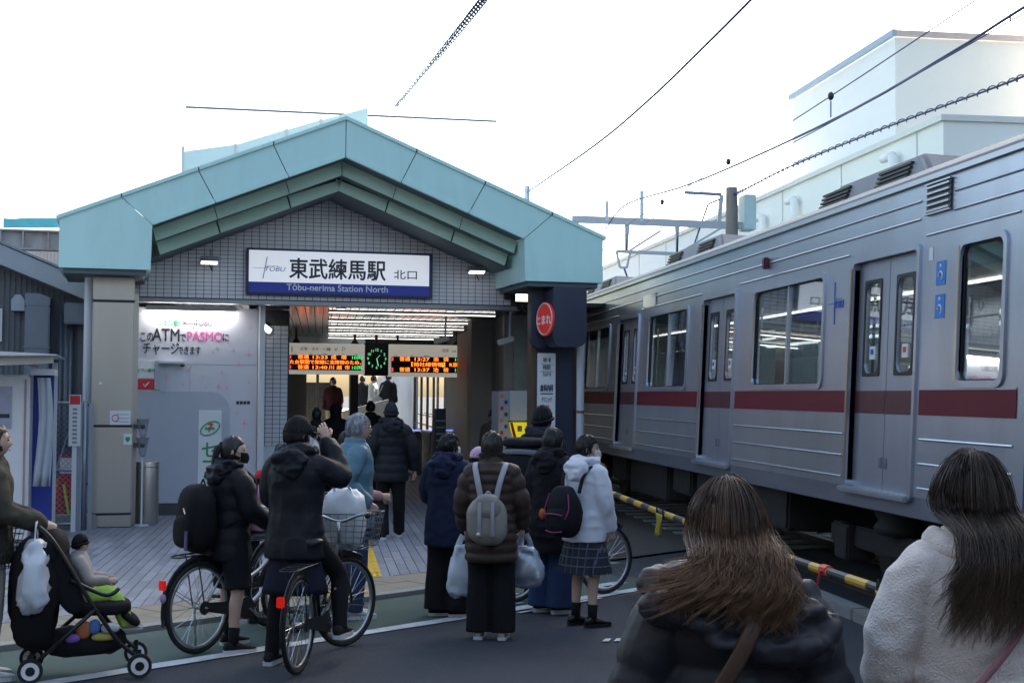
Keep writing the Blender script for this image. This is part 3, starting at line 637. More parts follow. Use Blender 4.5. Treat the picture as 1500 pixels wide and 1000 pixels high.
MB().bar((.30,-.011,.435),(.47,-.011,.435),.008,.004).build('logo_line', lg, sgn)
text('TOBU', .10, lg, sgn, (.255,-.013,.355), 'lettering', shear=.25, width=.31)
# floodlights on the gable
for i, (px, py) in enumerate([(306,383),(696,397)]):
    x, z = sg_(px, py); o = thing('floodlight', ('small floodlight on the tiled wall left of the station sign','small floodlight on the tiled wall right of the station sign')[i], 'floodlight', tuple(FO+FE*x+FN*1.6+np.array([0,0,z])), FA, 'gable floodlights')
    MB().box(-.14,.14,-.16,.0,-.045,.03).xf(Matrix.Rotation(rad(-14),4,'X')).build('housing', M('flood_grey',(.35,.36,.4),.3,.6), o, bevel=.015)
    MB().box(-.12,.12,-.14,-.02,-.055,-.048).xf(Matrix.Rotation(rad(-14),4,'X')).build('lens', M('flood_lens',(.8,.8,.85),.1,emis=(1,1,1),es=.6,var=0), o)
    MB().tube([(.05,.13,-.05),(.05,-.02,-.15),(.0,-.05,-.05)],.008,6).build('bracket', blackm, o); MB().tube([(.02,.13,.2),(.03,.05,.12),(0,-.05,.03)],.006,6).build('cable', blackm, o)
o = thing('junction_box', 'small grey junction box on the tiled wall near the right eave', 'box', tuple(FO+FE*sg_(745,433)[0]+FN*1.73+np.array([0,0,sg_(745,433)[1]])), FA)
MB().box(-.05,.05,-.08,0,-.06,.06).build('case', darkg, o, bevel=.008); MB().tube([(.04,-.04,-.05),(.2,-.04,-.12),(.3,-.04,-.25)],.01,6).build('cable', blackm, o)
# ------------------------------------------------------------------ round-cornered stop light box on the right pillar
PX0 = 3.25; RY = .12
def rp(px, py, yl=RY): p = lpt(px, py, yl); return float(p[0]), float(p[2])
sb = thing('stop_light_box', 'dark round cornered warning light box with red disc on the navy pillar', 'sign', tuple(FO), FA)
def rounded(x0, x1, z0, z1, r, rt=.05):
    out = []
    for cx_, cz_, a0, rr in [(x1-rt,z1-rt,0,rt),(x0+rt,z1-rt,90,rt),(x0+r,z0+r,180,r),(x1-r,z0+r,270,r)]:
        for t in range(0, 91, 15): out.append((cx_+rr*math.cos(rad(a0+t)), cz_+rr*math.sin(rad(a0+t))))
    return out
bx0, bz1 = rp(805,430); bx1, bz0 = rp(853,509); ex0, ez0 = rp(778,509,.40)
MB().prism(rounded(bx0,bx1,bz0,3.49,.14), RY-.2, .40, 'y').build('case', navy, sb)
MB().prism(rounded(ex0,bx0+.1,ez0,3.49,.14), .41, .54, 'y').build('back_plate', navy, sb)
dz = rp(803,468,.25)[1]; dx = bx0-.07
DM = Matrix.Translation((dx,.13,dz)) @ Matrix.Rotation(rad(-78),4,'Z')
DR = .25
MB().disc((0,0,0),DR,32,'y',.03).xf(DM).build('red_disc', M('stop_red',(.55,.02,.02),.4,emis=(1,.05,.03),es=.03), sb)
MB().tube([(.93*DR*math.cos(t*math.pi/16),-.004,.93*DR*math.sin(t*math.pi/16)) for t in range(32)],.012,6,closed=True).xf(DM).build('disc_ring', M('pale_red',(.7,.5,.45),.4), sb)
text('とまれ', .155, M('sign_letter_white',(.8,.8,.82),.4,var=0), sb, DM @ Vector((-.02,-.01,-.07)), 'lettering', align='CENTER', bold=.004, rot=Matrix.Rotation(rad(-78),4,'Z') @ Matrix.Rotation(math.pi/2,4,'X'))
cv = thing('pillar_camera', 'small dark security camera below the stop light box', 'camera', tuple(FO+FE*rp(839,497)[0]+FN*.02+np.array([0,0,rp(839,497)[1]])), FA)
MB().tube([(0,.1,0),(0,-.08,-.02)],[.035,.04],12).build('body', M('cam_beige',(.3,.27,.2),.4), cv); MB().tube([(0,.1,0),(-.1,.12,-.02),(-.14,.3,-.1)],.012,6).build('bracket', blackm, cv)
# clinic notice on the pillar
cl = thing('clinic_sign', 'tall white clinic notice board on the navy pillar', 'sign', tuple(FO), FA)
cx0_, cz1_ = rp(788,517,.5); cx1_, _ = rp(814,517,.5); cz0_ = 1.30
MB().box(cx0_,cx1_,.50,.545,cz0_,cz1_).build('board', whitepl, cl, bevel=.004)
cm = (cx0_+cx1_)/2
for s, py, wd_, b in [('内科一般',530,.12,0),('呼吸器科',541,.12,0),('アレルギー科',551,.13,0),('倉科内科',572,.20,.003),('クリニック',588,.16,.001),('診療時間',600,.07,0),('9:00-12:00',607,.14,0),('3:00-6:00',613,.14,0)]:
    text(s, .085 if b < .002 else .11, M('clinic_ink',(.03,.03,.09),.5,var=0), cl, (cm, .497, rp(800,py,.5)[1]), 'lettering', align='CENTER', width=wd_, bold=b)
for py in (533.5, 544, 577): MB().box(cx0_+.04,cx1_-.04,.4965,.499,rp(800,py,.5)[1]-.003,rp(800,py,.5)[1]+(.014 if py > 570 else .002)).build('rule', M('clinic_ink',(.03,.03,.09)), cl)
# drain pipes
def pipe(label, px, yl, z0, z1, r, bands):
    x = rp(px, 560, yl)[0]; o = thing('drain_pipe', label, 'pipe', tuple(FO+FE*x+FN*yl), FA, 'eave drain pipes')
    MB().tube([(0,0,z0),(0,0,z1)], r, 14).build('pipe', M('pipe_pale',(.50,.53,.58),.4,var=.08,dirt=.3,dcol=(.3,.28,.26)), o, auto=40)
    for z in bands: MB().tube([(0,0,z-.02),(0,0,z+.02)], r+.008, 14).build('pipe_band', M('rust',(.22,.10,.05),.7,dirt=.4), o, auto=40); MB().box(-.02,.02,0,.3,z-.012,z+.012).build('band_stay', M('rust',(.22,.10,.05)), o)
pipe('white drain pipe beside the stainless column', 128, .75, 0, 3.52, .062, (.62,1.72))
pipe('grey drain pipe between the navy pillar and the train', 850, .45, 0, 3.55, .06, (1.65,2.9))
# white cabinet with a yellow warning banner
cb = thing('white_cabinet', 'white equipment cabinet beside the navy pillar', 'cabinet', tuple(FO), FA)
kx0, kz1 = rp(747,572,2.6); kx1 = rp(790,572,2.6)[0]
MB().box(kx0,kx1,2.6,3.1,.03,kz1).build('case', whitem, cb, bevel=.01)
kx2 = rp(731,572,2.6)[0]
MB().box(kx2,kx0-.006,2.62,3.08,.03,kz1-.01).build('side_rack', panelg, cb)
for i in range(14):
    z = kz1-.12-i*.10; c_ = [orange, blue, redm, darkg][i % 4]
    MB().box(kx2+.03+(i % 2)*.07,kx2+.08+(i % 2)*.07,2.612,2.618,z,z+.06).build('ticket_slot', c_, cb)
yb = thing('yellow_banner', 'yellow shield shaped warning banner with red characters on the white cabinet', 'banner', tuple(FO), FA)
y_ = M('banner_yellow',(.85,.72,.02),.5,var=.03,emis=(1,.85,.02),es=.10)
by0 = 2.3; (p0, q1), (p1, _) = rp(746,618,by0), rp(786,618,by0); q0 = rp(766,650,by0)[1]; bw_ = p1-p0
MB().prism([(p0,q1),(p1,q1),(p1-.02,q1-.1),(p1-.10,q0+.03),(p0+.10,q0+.03),(p0+.02,q1-.1)], by0, by0+.015, 'y').build('cloth', y_, yb)
MB().box(p0-.02,p1+.02,by0-.01,by0+.02,q1,q1+.02).build('rail', blackm, yb); MB().bar((p0+.1,by0+.02,q1),(p0+.1,2.62,q1+.01),.02).build('stay', blackm, yb); MB().bar((p1-.1,by0+.02,q1),(p1-.1,2.62,q1+.01),.02).build('stay', blackm, yb)
for sgn_ in (0, 1):
    a, b = (p0+.01, p0+.09) if not sgn_ else (p1-.01, p1-.09)
    MB().prism([(a,q1-.005),(a+(.045 if not sgn_ else -.045),q1-.005),(b+(.05 if not sgn_ else -.05),q0+.04),(b,q0+.04)], by0-.004, by0-.001, 'y').build('red_stripe', redm, yb)
    MB().box(p0+bw_*(.30+.30*sgn_),p0+bw_*(.30+.30*sgn_)+.075,by0-.005,by0-.001,q1-.15,q1-.06).build('red_square', redm, yb)
    text('注意'[sgn_], .065, whitepl, yb, (p0+bw_*(.30+.30*sgn_)+.005,by0-.008,q1-.13), 'lettering')
# inside CCTV cameras
for i, (px, py, yl) in enumerate([(648,497,4.0),(742,498,2.6)]):
    p = lpt(px, py, yl); o = thing('ceiling_camera', ('white bullet camera hanging under the concourse ceiling','white bullet camera on the bracket by the right wall')[i], 'camera', tuple(FO+FE*p[0]+FN*yl+np.array([0,0,p[2]])), FA)
    MB().box(-.16,.12,-.05,.05,-.05,.04).xf(Matrix.Rotation(rad(-16),4,'Y')).build('body', whitem, o, bevel=.015); MB().tube([(.05,0,.03),(.06,0,3.262-p[2])],.018,8).build('stem', whitem, o)
# stainless bin, bent white rail, cup dispensers, column stickers
b = gpt(213,772); bn = thing('steel_bin', 'round stainless bin beside the column', 'bin', (b[0], b[1]+.16, PZ))
MB().lathe([(.155,0),(.16,.02),(.16,.86),(.155,.88),(.12,.885)], n=28).build('body', steel, bn, auto=40); MB().lathe([(.163,.80),(.163,.82)], n=28).build('band', steel2, bn, auto=40)
rl = thing('guard_rail', 'white bent tube guard rail in front of the cash machine panel', 'rail', (0,0,0)); a = gpt(264,757); e_ = gpt(225,765)
MB().tube(cr_spline([(a[0],a[1],PZ-.02),(a[0],a[1],.62),(a[0]-.03,a[1],.75),(a[0]-.14,a[1],.82),(a[0]-.5,a[1],.83),(a[0]-.62,a[1],.8),(a[0]-.66,a[1],.7),(a[0]-.66,a[1],PZ-.02)],30), .032, 10).build('tube', whitepl, rl, smooth=True)
dp = lpt(208,640,.36); ds = thing('umbrella_bag_holder', 'clear stacked funnels fixed beside the stainless column', 'holder', tuple(FO+FE*(-2.72)+FN*.62), FA)
for zz in (1.42, 1.16): MB().rings([[(r*math.cos(2*math.pi*j/12), r*math.sin(2*math.pi*j/12), zz+h_) for j in range(12)] for r, h_ in ((.03,-.16),(.05,-.1),(.085,.1),(.095,.105))]).build('funnel', M('clear_plastic',(.6,.63,.7),.15,var=.1,trans=.5), ds, smooth=True); MB().box(-.13,-.02,-.02,.02,zz-.03,zz+.03).build('clamp', darkg, ds); MB().ell((0,-.06,zz),(.035,.02,.035),8).build('label', darkg, ds)
MB().box(-.012,.012,-.012,.012,PZ,1.3).build('stem', whitem, ds); MB().lathe([(.1,PZ),(.1,PZ+.02)],n=14).build('foot', whitem, ds)
for (px0, py0, px1, py1, c) in [(161,601,191,622,whitepl),(181,635,193,651,whitepl)]:
    p, q = lpt(px0, py0, .4), lpt(px1, py1, .4)
    MB().box(p[0],q[0],.405,.416,q[2],p[2]).build('notice_sticker', c, stn)
    for k in range(3): MB().box(p[0]+.09,q[0]-.02,.402,.4045,p[2]-.05-k*.05-.008,p[2]-.05-k*.05).build('notice_line', M('print_grey',(.3,.3,.3),.6), stn) if px0 < 170 else None
p = lpt(169,612,.4); MB().tube([(p[0]+.045*math.cos(t*math.pi/8),.402,p[2]+.045*math.sin(t*math.pi/8)) for t in range(16)],.006,5,closed=True).build('notice_mark', redm, stn)
p = lpt(187,643,.4); MB().prism([(p[0]-.03,p[2]+.03),(p[0]+.03,p[2]+.03),(p[0]+.03,p[2]-.01),(p[0],p[2]-.045),(p[0]-.03,p[2]-.01)],.401,.4045,'y').build('notice_mark', grn, stn)
p = lpt(147,561,.4); MB().disc((p[0],.41,p[2]),.022,14,'y',.006).build('round_cap', whitepl, stn)
# ================================================================== things left of the station
LY = 2.9
def lp(px, py, yl=LY): p = lpt(px, py, yl); return float(p[0]), float(p[2])
lb = thing('corrugated_building', 'grey corrugated shed with sloping roof edge left of the station', 'building', tuple(FO), FA)
corr = M('corrugated_grey',(.11,.125,.15),.55,.2,var=.12,dirt=.3,dcol=(.07,.075,.09))
x_r = lp(117,500)[0]; q = MB(); n = 150; xl_ = x_r-6.0; ptz = lambda x: 3.38+(x_r-x)*.40
for k in range(n):                       # trapezoid ribs
    a = xl_+(x_r-xl_)*k/n; b = xl_+(x_r-xl_)*(k+1)/n; d = .018 if k % 2 else 0
    q.box(a, b, LY-d, LY+.1, 0, ptz(b)-.02)
q.build('wall', corr, lb)
MB().box(x_r-.03,x_r+.06,LY-.03,LY+6,0,3.36).build('corner_wall', corr, lb)
q = MB(); q.prism([(xl_,ptz(xl_)+.32),(x_r+.12,3.38-.03+.22),(x_r+.12,3.38-.10),(xl_,ptz(xl_)-.02)], LY-.5, LY+4, 'y'); q.build('roof_edge', M('roof_edge_grey',(.30,.33,.38),.5,var=.05), lb)
q = MB(); q.prism([(xl_,ptz(xl_)+.36),(x_r+.13,3.38+.235),(x_r+.13,3.38+.20),(xl_,ptz(xl_)+.325)], LY-.53, LY+4, 'y'); q.build('roof_trim', M('roof_trim',(.2,.22,.26),.5), lb)
# duct elbow, vent hood, window, conduits
du = MB(); a = lp(38,520); b = lp(66,520); zt = lp(50,432)[1]
path = [(a[0]+.28,LY-.22,1.0),(a[0]+.28,LY-.22,zt-.35),(a[0]+.25,LY-.22,zt-.2),(a[0]+.1,LY-.12,zt-.1),(a[0]-.1,LY+.1,zt-.1)]
MB().box(a[0],b[0]+.08,LY-.42,LY-.03,.9,zt-.18).build('duct', M('duct_grey',(.16,.19,.24),.45,.4,var=.08), lb, bevel=.02)
MB().prism([(a[0],zt-.185),(a[0],zt),(a[0]+.2,zt),(a[0]+.36,zt-.06),(b[0]+.08,zt-.185)], LY-.41, LY-.03, 'y').build('duct_elbow', MATS['duct_grey'], lb)
for zz in (1.6,2.1,2.55): MB().box(a[0]-.012,b[0]+.092,LY-.432,LY-.022,zz,zz+.03).build('duct_flange', MATS['duct_grey'], lb)
h0, hz0 = lp(18,456); h1, hz1 = lp(38,433)
MB().prism([(h0,hz0),(h1,hz0),(h1,hz1-.08),(h1-.06,hz1),(h0+.06,hz1),(h0,hz1-.08)], LY-.24, LY-.02, 'y').build('vent_hood', M('hood_grey',(.32,.36,.42),.4,.3), lb)
w0, wz0 = lp(-20,500); w1, wz1 = lp(4,452)
MB().box(w0,w1,LY-.06,LY-.02,wz0,wz1).build('window_frame', whitem, lb); MB().box(w0,w1-.04,LY-.068,LY-.061,wz0+.04,wz1-.04).build('window_pane', M('dark_glass',(.05,.06,.08),.08), lb)
for px, r in ((96,.05),(103,.035),(88,.04)):
    x = lp(px,560)[0]; MB().tube([(x,LY-.1,0),(x,LY-.1,3.1)], r, 10).build('conduit', M('duct_grey',(.16,.19,.24)), lb, smooth=True)
x0 = lp(95,470)[0]; x1 = lp(128,470)[0]; z0 = lp(100,476)[1]; z1 = lp(100,445)[1]
MB().box(x0,x1,LY-.35,LY-.02,z0,z1).build('junction_duct', MATS['duct_grey'], lb, bevel=.02)
# white canopy with photo booth
cp = thing('white_canopy', 'white flat canopy over the photo booth', 'canopy', tuple(FO), FA)
CY = -2.2
c0 = lpt(84,520,CY); zc1 = lpt(40,506,CY)[2]; zc0 = lpt(40,526,CY)[2]
MB().hexa([(c0[0]-3,CY,zc0-.02),(c0[0],CY,zc0+.05),(c0[0],CY+2.2,zc0+.05),(c0[0]-3,CY+2.2,zc0-.02)], [(c0[0]-3,CY,zc1+.03),(c0[0],CY,zc1-.10),(c0[0],CY+2.2,zc1-.1),(c0[0]-3,CY+2.2,zc1+.03)]).build('roof_slab', whitem, cp, bevel=.015)
MB().hexa([(c0[0]-3,CY+.1,zc0-.22),(c0[0]-.05,CY+.1,zc0-.04),(c0[0]-.05,CY+.16,zc0-.04),(c0[0]-3,CY+.16,zc0-.22)],[(c0[0]-3,CY+.1,zc0-.03),(c0[0]-.05,CY+.1,zc0+.04),(c0[0]-.05,CY+.16,zc0+.04),(c0[0]-3,CY+.16,zc0-.03)]).build('beam', M('beam_cream',(.45,.43,.38),.5), cp)
for dx in (-.15,-2.8): MB().box(c0[0]+dx,c0[0]+dx+.07,CY+1.9,CY+1.97,0,zc0).build('post', whitem, cp)
for k in range(7): MB().box(c0[0]-2.9+k*.42,c0[0]-2.86+k*.42,CY+.2,CY+2.1,zc0-.06,zc0-.025).build('rib', M('beam_cream',(.45,.43,.38)), cp)
bt = thing('photo_booth', 'white photo booth with blue interior and pale hanging curtain', 'booth', tuple(FO), FA)
BYb = -1.4; bx = lambda px: float(lpt(px, 620, BYb)[0]); bz = lambda py: float(lpt(40, py, BYb)[2])
MB().box(bx(-160),bx(43),BYb,BYb+1.0,.05,bz(549)).build('cabin', whitepl, bt, bevel=.02)
MB().box(bx(45),bx(76),BYb+.35,BYb+.4,.05,bz(549)).build('blue_back', M('booth_blue',(.02,.04,.30),.5), bt)
MB().box(bx(43),bx(78),BYb+.02,BYb+1.0,bz(549),bz(540)).build('top_rail', whitepl, bt)
MB().box(bx(-30),bx(17),BYb-.012,BYb-.002,bz(628),bz(566)).build('screen_frame', panelg, bt); MB().box(bx(-28),bx(15),BYb-.018,BYb-.013,bz(624),bz(570)).build('picture', M('booth_picture',(.38,.40,.52),.3,var=.35,scale=5), bt)
MB().box(bx(-20),bx(14),BYb-.021,BYb-.0185,bz(612),bz(606)).build('picture_caption', inkd, bt)
MB().box(bx(35),bx(38),BYb-.015,BYb-.002,.3,bz(555)).build('trim', M('rust_pale',(.4,.28,.25),.6), bt)
rg = []; 
for i in range(9):
    z = bz(553)-(bz(553)-bz(712))*i/8; row = []
    for j in range(13): u = j/12; row.append((bx(53)+ (bx(72)-bx(53)+.05*i/8)*u+.03*math.sin(i*.5), BYb+.0+.03*math.sin(u*14+i*.3)*(.4+i/8), z))
    rg.append(row)
cu = MB(); cu.add([p for r in rg for p in r], [(i*13+j, i*13+j+1, (i+1)*13+j+1, (i+1)*13+j) for i in range(8) for j in range(12)]); o = cu.build('curtain', M('curtain_pale',(.42,.46,.52),.7,var=.08), bt, smooth=True, fixn=False)
sm = o.modifiers.new('s','SOLIDIFY'); sm.thickness = .01
# chain-link gate
fg = thing('chain_link_gate', 'grey chain link gate between the booth and the drain pipe', 'gate', tuple(FO), FA)
GY = .15; gx = lambda px: float(lpt(px, 650, GY)[0]); gz = lambda py: float(lpt(100, py, GY)[2])
galv = M('galvanised',(.30,.34,.40),.4,.6,var=.1)
X0, X1, ZA, ZB2 = gx(60), gx(124), .12, gz(590)
for x in (X0, X1): MB().tube([(x,GY,0),(x,GY,ZB2+.03)],.03,8).build('post', galv, fg, smooth=True)
MB().box(X1-.10,X1-.03,GY-.02,GY+.02,0,ZB2).build('stile', galv, fg); MB().box(X1+.05,X1+.11,GY-.03,GY+.03,0,ZB2).build('stile', galv, fg)
for z in (ZA, gz(688), ZB2): MB().tube([(X0,GY,z),(X1,GY,z)],.02,8).build('rail', galv, fg, smooth=True)
MB().tube([(X0+.2,GY-.01,gz(688)),(X1-.12,GY-.01,ZB2-.1)],.01,6).build('brace', galv, fg)
wm = MB(); s_ = .075; k0 = int((ZA-ZB2)/s_)-2
for k in range(k0, int((X1-X0)/s_)+2):
    for sg in (1, -1):
        pts = []
        xa = X0+k*s_
        p = [(xa, ZA), (xa+(ZB2-ZA), ZB2)] if sg > 0 else [(xa+(ZB2-ZA), ZA), (xa, ZB2)]
        (ax_, az_), (bx_, bz_) = p; L_ = bx_-ax_
        t0, t1 = 0, 1
        f_ = lambda t: (ax_+(bx_-ax_)*t, az_+(bz_-az_)*t)
        ts = sorted([(X0-ax_)/L_, (X1-ax_)/L_]); t0 = max(0, ts[0]); t1 = min(1, ts[1])
        if t1-t0 > .02: (u0, v0), (u1, v1) = f_(t0), f_(t1); wm.tube([(u0,GY+.004*sg,v0),(u1,GY+.004*sg,v1)],.0028,4,cap=False)
tag(wm.build('mesh_wire', galv, fg, fixn=False), kind='stuff')
ps = thing('post_sign', 'slim white post sign with red heading by the gate', 'sign', tuple(FO+FE*gx(110)+FN*(-.1)), FA)
zs = [float(lpt(110, py, -.1)[2]) for py in (578,765,653,592)]
MB().box(-.03,.03,0,.03,0,zs[0]-.02).build('post', whitepl, ps); MB().box(-.075,.075,-.02,-.001,zs[2],zs[0]).build('board', whitepl, ps); MB().box(-.065,.065,-.025,-.021,zs[3],zs[0]-.01).build('red_heading', redm, ps)
for k in range(9): MB().box(-.03,.03,-.024,-.021,zs[3]-.05-k*.055-.03,zs[3]-.05-k*.055).build('print_line', M('print_grey',(.3,.3,.3)), ps)
cnp = lpt(86,755,.8); cn_ = thing('traffic_cone', 'red traffic cone with lime stripes behind the chain link gate', 'cone', tuple(FO+FE*cnp[0]+FN*.8), FA)
conem = M('cone_red',(.45,.03,.03),.5,var=.1); MB().box(-.2,.2,-.2,.2,0,.04).build('base', conem, cn_, bevel=.01); MB().lathe([(.15,.04),(.035,.68),(.03,.70)],n=18).build('cone', conem, cn_, auto=40)
lime = M('lime',(.55,.65,.03),.4,var=.05)
for sg in (-1,1): MB().bar((sg*.155,-.12,.08),(sg*.06,-.075,.62),.035,.008).build('reflective_strip', lime, cn_)
o = thing('red_sign_board', 'small red and white board behind the chain link gate', 'sign', tuple(FO+FE*lpt(97,700,1.0)[0]+FN*1.0), FA)
MB().box(-.1,.1,0,.02,.3,1.0).build('board', redm, o); MB().box(-.09,.09,-.005,-.001,.75,.97).build('white_field', whitepl, o); MB().box(-.02,.02,.021,.05,0,1.0).build('post', galv, o)
mb = thing('low_block', 'low concrete block at the foot of the gate', 'block', tuple(FO+FE*gx(110)+FN*.28), FA); MB().box(-.25,.3,0,.3,0,.22).build('body', concrete, mb, bevel=.02)
# rusty beam, cyan tarp, pale corrugated wall farther back
RYb = 10.0; rb_ = lambda px, py: lpt(px, py, RYb)
bmn = thing('rusty_beam', 'grey steel beam with rust streaks behind the shed roof', 'beam', tuple(FO), FA)
rusty = M('rusty_paint',(.34,.34,.37),.6,var=.12,dirt=.8,dscale=2.2,dcol=(.22,.08,.03),stretch=(1,1,.25))
p0, p1 = rb_(-60,336), rb_(150,340); z0 = rb_(40,364)[2]
q = MB(); q.box(p0[0],p1[0],RYb,RYb+.05,z0,p0[2]); q.box(p0[0],p1[0],RYb-.15,RYb+.2,p0[2],p0[2]+.03); q.box(p0[0],p1[0],RYb-.15,RYb+.2,z0-.03,z0); q.build('girder', rusty, bmn)
for px in (0,33,70,100): x = rb_(px,350)[0]; MB().box(x,x+.03,RYb-.13,RYb,z0,p0[2]).build('stiffener', rusty, bmn)
for px in (-40,120): x = rb_(px,350)[0]; MB().box(x,x+.2,RYb+.06,RYb+.26,0,z0-.03).build('leg', rusty, bmn)
tp = thing('cyan_tarp', 'bright cyan tarp strip lying on the rusty beam', 'tarp', tuple(FO), FA)
q = MB(); a, b = rb_(5,334), rb_(92,334); zt = [rb_(5+i*9,320+(1 if i in (1,2) else 0))[2] for i in range(11)]
poly = [(a[0],a[2]+.012)]+[(b[0],b[2]+.012)]+[(a[0]+(b[0]-a[0])*(10-i)/10, zt[10-i]) for i in range(11)]
q.prism(poly, RYb-.05, RYb+.1, 'y'); q.build('sheet', M('cyan_sheet',(.12,.50,.58),.5,var=.15), tp)
pc = thing('pale_corrugated_wall', 'pale pink corrugated wall below the rusty beam', 'wall', tuple(FO), FA)
a, b = lpt(-40,400,11)[0], lpt(120,400,11)[0]; q = MB()
for k in range(60): x = a+(b-a)*k/60; q.box(x,x+(b-a)/60,11-(.03 if k % 2 else 0),11.1,0,lpt(50,362,11)[2])
q.build('sheet', M('pale_pink_sheet',(.70,.62,.62),.6,var=.05), pc)
# pale glazed screen and slim railing rising behind the roof ridge
gs = thing('glass_screen', 'pale translucent screen panels rising behind the left roof slope', 'screen', tuple(FO), FA)
SYY = 14.0; g_ = lambda px, py: lpt(px, py, SYY)
tops = [(268,222),(345,212),(420,190),(470,176),(540,158)]
for i in range(4):
    (xa, _, za), (xb, _, zb3) = g_(*tops[i]), g_(*tops[i+1])
    MB().hexa([(xa+.02,SYY,3.0),(xb-.02,SYY,3.0),(xb-.02,SYY+.03,3.0),(xa+.02,SYY+.03,3.0)], [(xa+.02,SYY,za),(xb-.02,SYY,zb3),(xb-.02,SYY+.03,zb3),(xa+.02,SYY+.03,za)]).build('pane', M('milky_pane',(.66,.78,.82),.3,var=.04), gs)
    MB().box(xa-.03,xa+.03,SYY-.02,SYY+.05,0,za+(.12 if i == 0 else .02)).build('mullion', whitem, gs)
gr_ = thing('overhead_rail', 'thin steel rail on slender pale masts high behind the roof', 'rail', (0,0,0))
a, b = ypt(272,157,40), ypt(727,178,40)
MB().tube([a, b], .03, 6).build('rail', M('violet_grey',(.16,.14,.20),.5), gr_)
for t in (.02,.98):
    p = a+(b-a)*t; MB().tube([(p[0],p[1]+.05,0),(p[0],p[1]+.05,p[2])], .010, 6).build('mast', M('mast_white',(.85,.85,.82),.5), gr_)
# ================================================================== train
TC = 5.86; CANT = rad(2.6)
tside = M('train_stainless', (.49,.525,.61), .33, .8, var=.09, scale=1.5, stretch=(1,.8,.3), dirt=.45, dscale=1.3, dcol=(.30,.28,.27))
tside2 = M('train_lower', (.27,.295,.36), .4, .75, var=.12, scale=1.5, stretch=(1,.3,2), dirt=.5, dscale=1.0, dcol=(.12,.11,.11))
tbead = M('train_bead', (.50,.52,.57), .36, .85, var=.05)
maroon = M('maroon_band', (.13,.006,.018), .5, var=.1, spec=.3, dirt=.3, dcol=(.08,.01,.015)); maroon_d = M('maroon_door', (.085,.018,.03), .4, var=.1)
tgask = M('window_gasket', (.015,.015,.017), .5); troof = M('train_roof', (.26,.26,.27), .6, .2, var=.12, dirt=.4)
tframe = M('door_edge_glint', (.62,.55,.47), .28, .9, var=.05, dirt=.3, dcol=(.35,.25,.18))  # beige-bright edge tone painted in for light the steel reflects
tglass = glassmat('train_glass', (.80,.85,.85), .89); under = M('under_dark', (.022,.021,.021), .7, var=.3, scale=4)
tinner = M('train_inner', (.38,.37,.34), .6); tseat = M('seat_moquette', (.16,.04,.05), .8)
def rrect(y0, y1, z0, z1, r, k=5):
    out = []
    for cy, cz, a0 in [(y1-r,z1-r,0),(y0+r,z1-r,90),(y0+r,z0+r,180),(y1-r,z0+r,270)]:
        for t in range(k+1): a = rad(a0+90*t/k); out.append((cy+r*math.cos(a), cz+r*math.sin(a)))
    return out
def ring_frame(y0, y1, z0, z1, wo, r, x0, x1, ro=None, sq=False):
    """frame between a rounded opening and an outer outline, thickness x0..x1"""
    a = rrect(y0, y1, z0, z1, r); b = rrect(y0-wo, y1+wo, z0-wo, z1+wo, (ro if ro is not None else r+wo) if not sq else .004); n = len(a); mb = MB()
    vs = [(x0,*p) for p in a]+[(x0,*p) for p in b]+[(x1,*p) for p in a]+[(x1,*p) for p in b]; fs = []
    for i in range(n):
        j = (i+1) % n; fs += [(i,j,n+j,n+i),(2*n+i,3*n+i,3*n+j,2*n+j),(i,2*n+i,2*n+j,j),(n+i,n+j,3*n+j,3*n+i)]
    return mb.add(vs, fs)
DOORS = [(10.34,11.66),(15.17,16.49),(20.0,21.32),(24.83,26.15)]
WINS = [(8.95,9.60,1),(12.40,14.46,2),(17.24,19.30,2),(22.06,24.12,2),(26.85,27.5,1)]
YA, YE = 8.60, 28.35; XS = -1.40
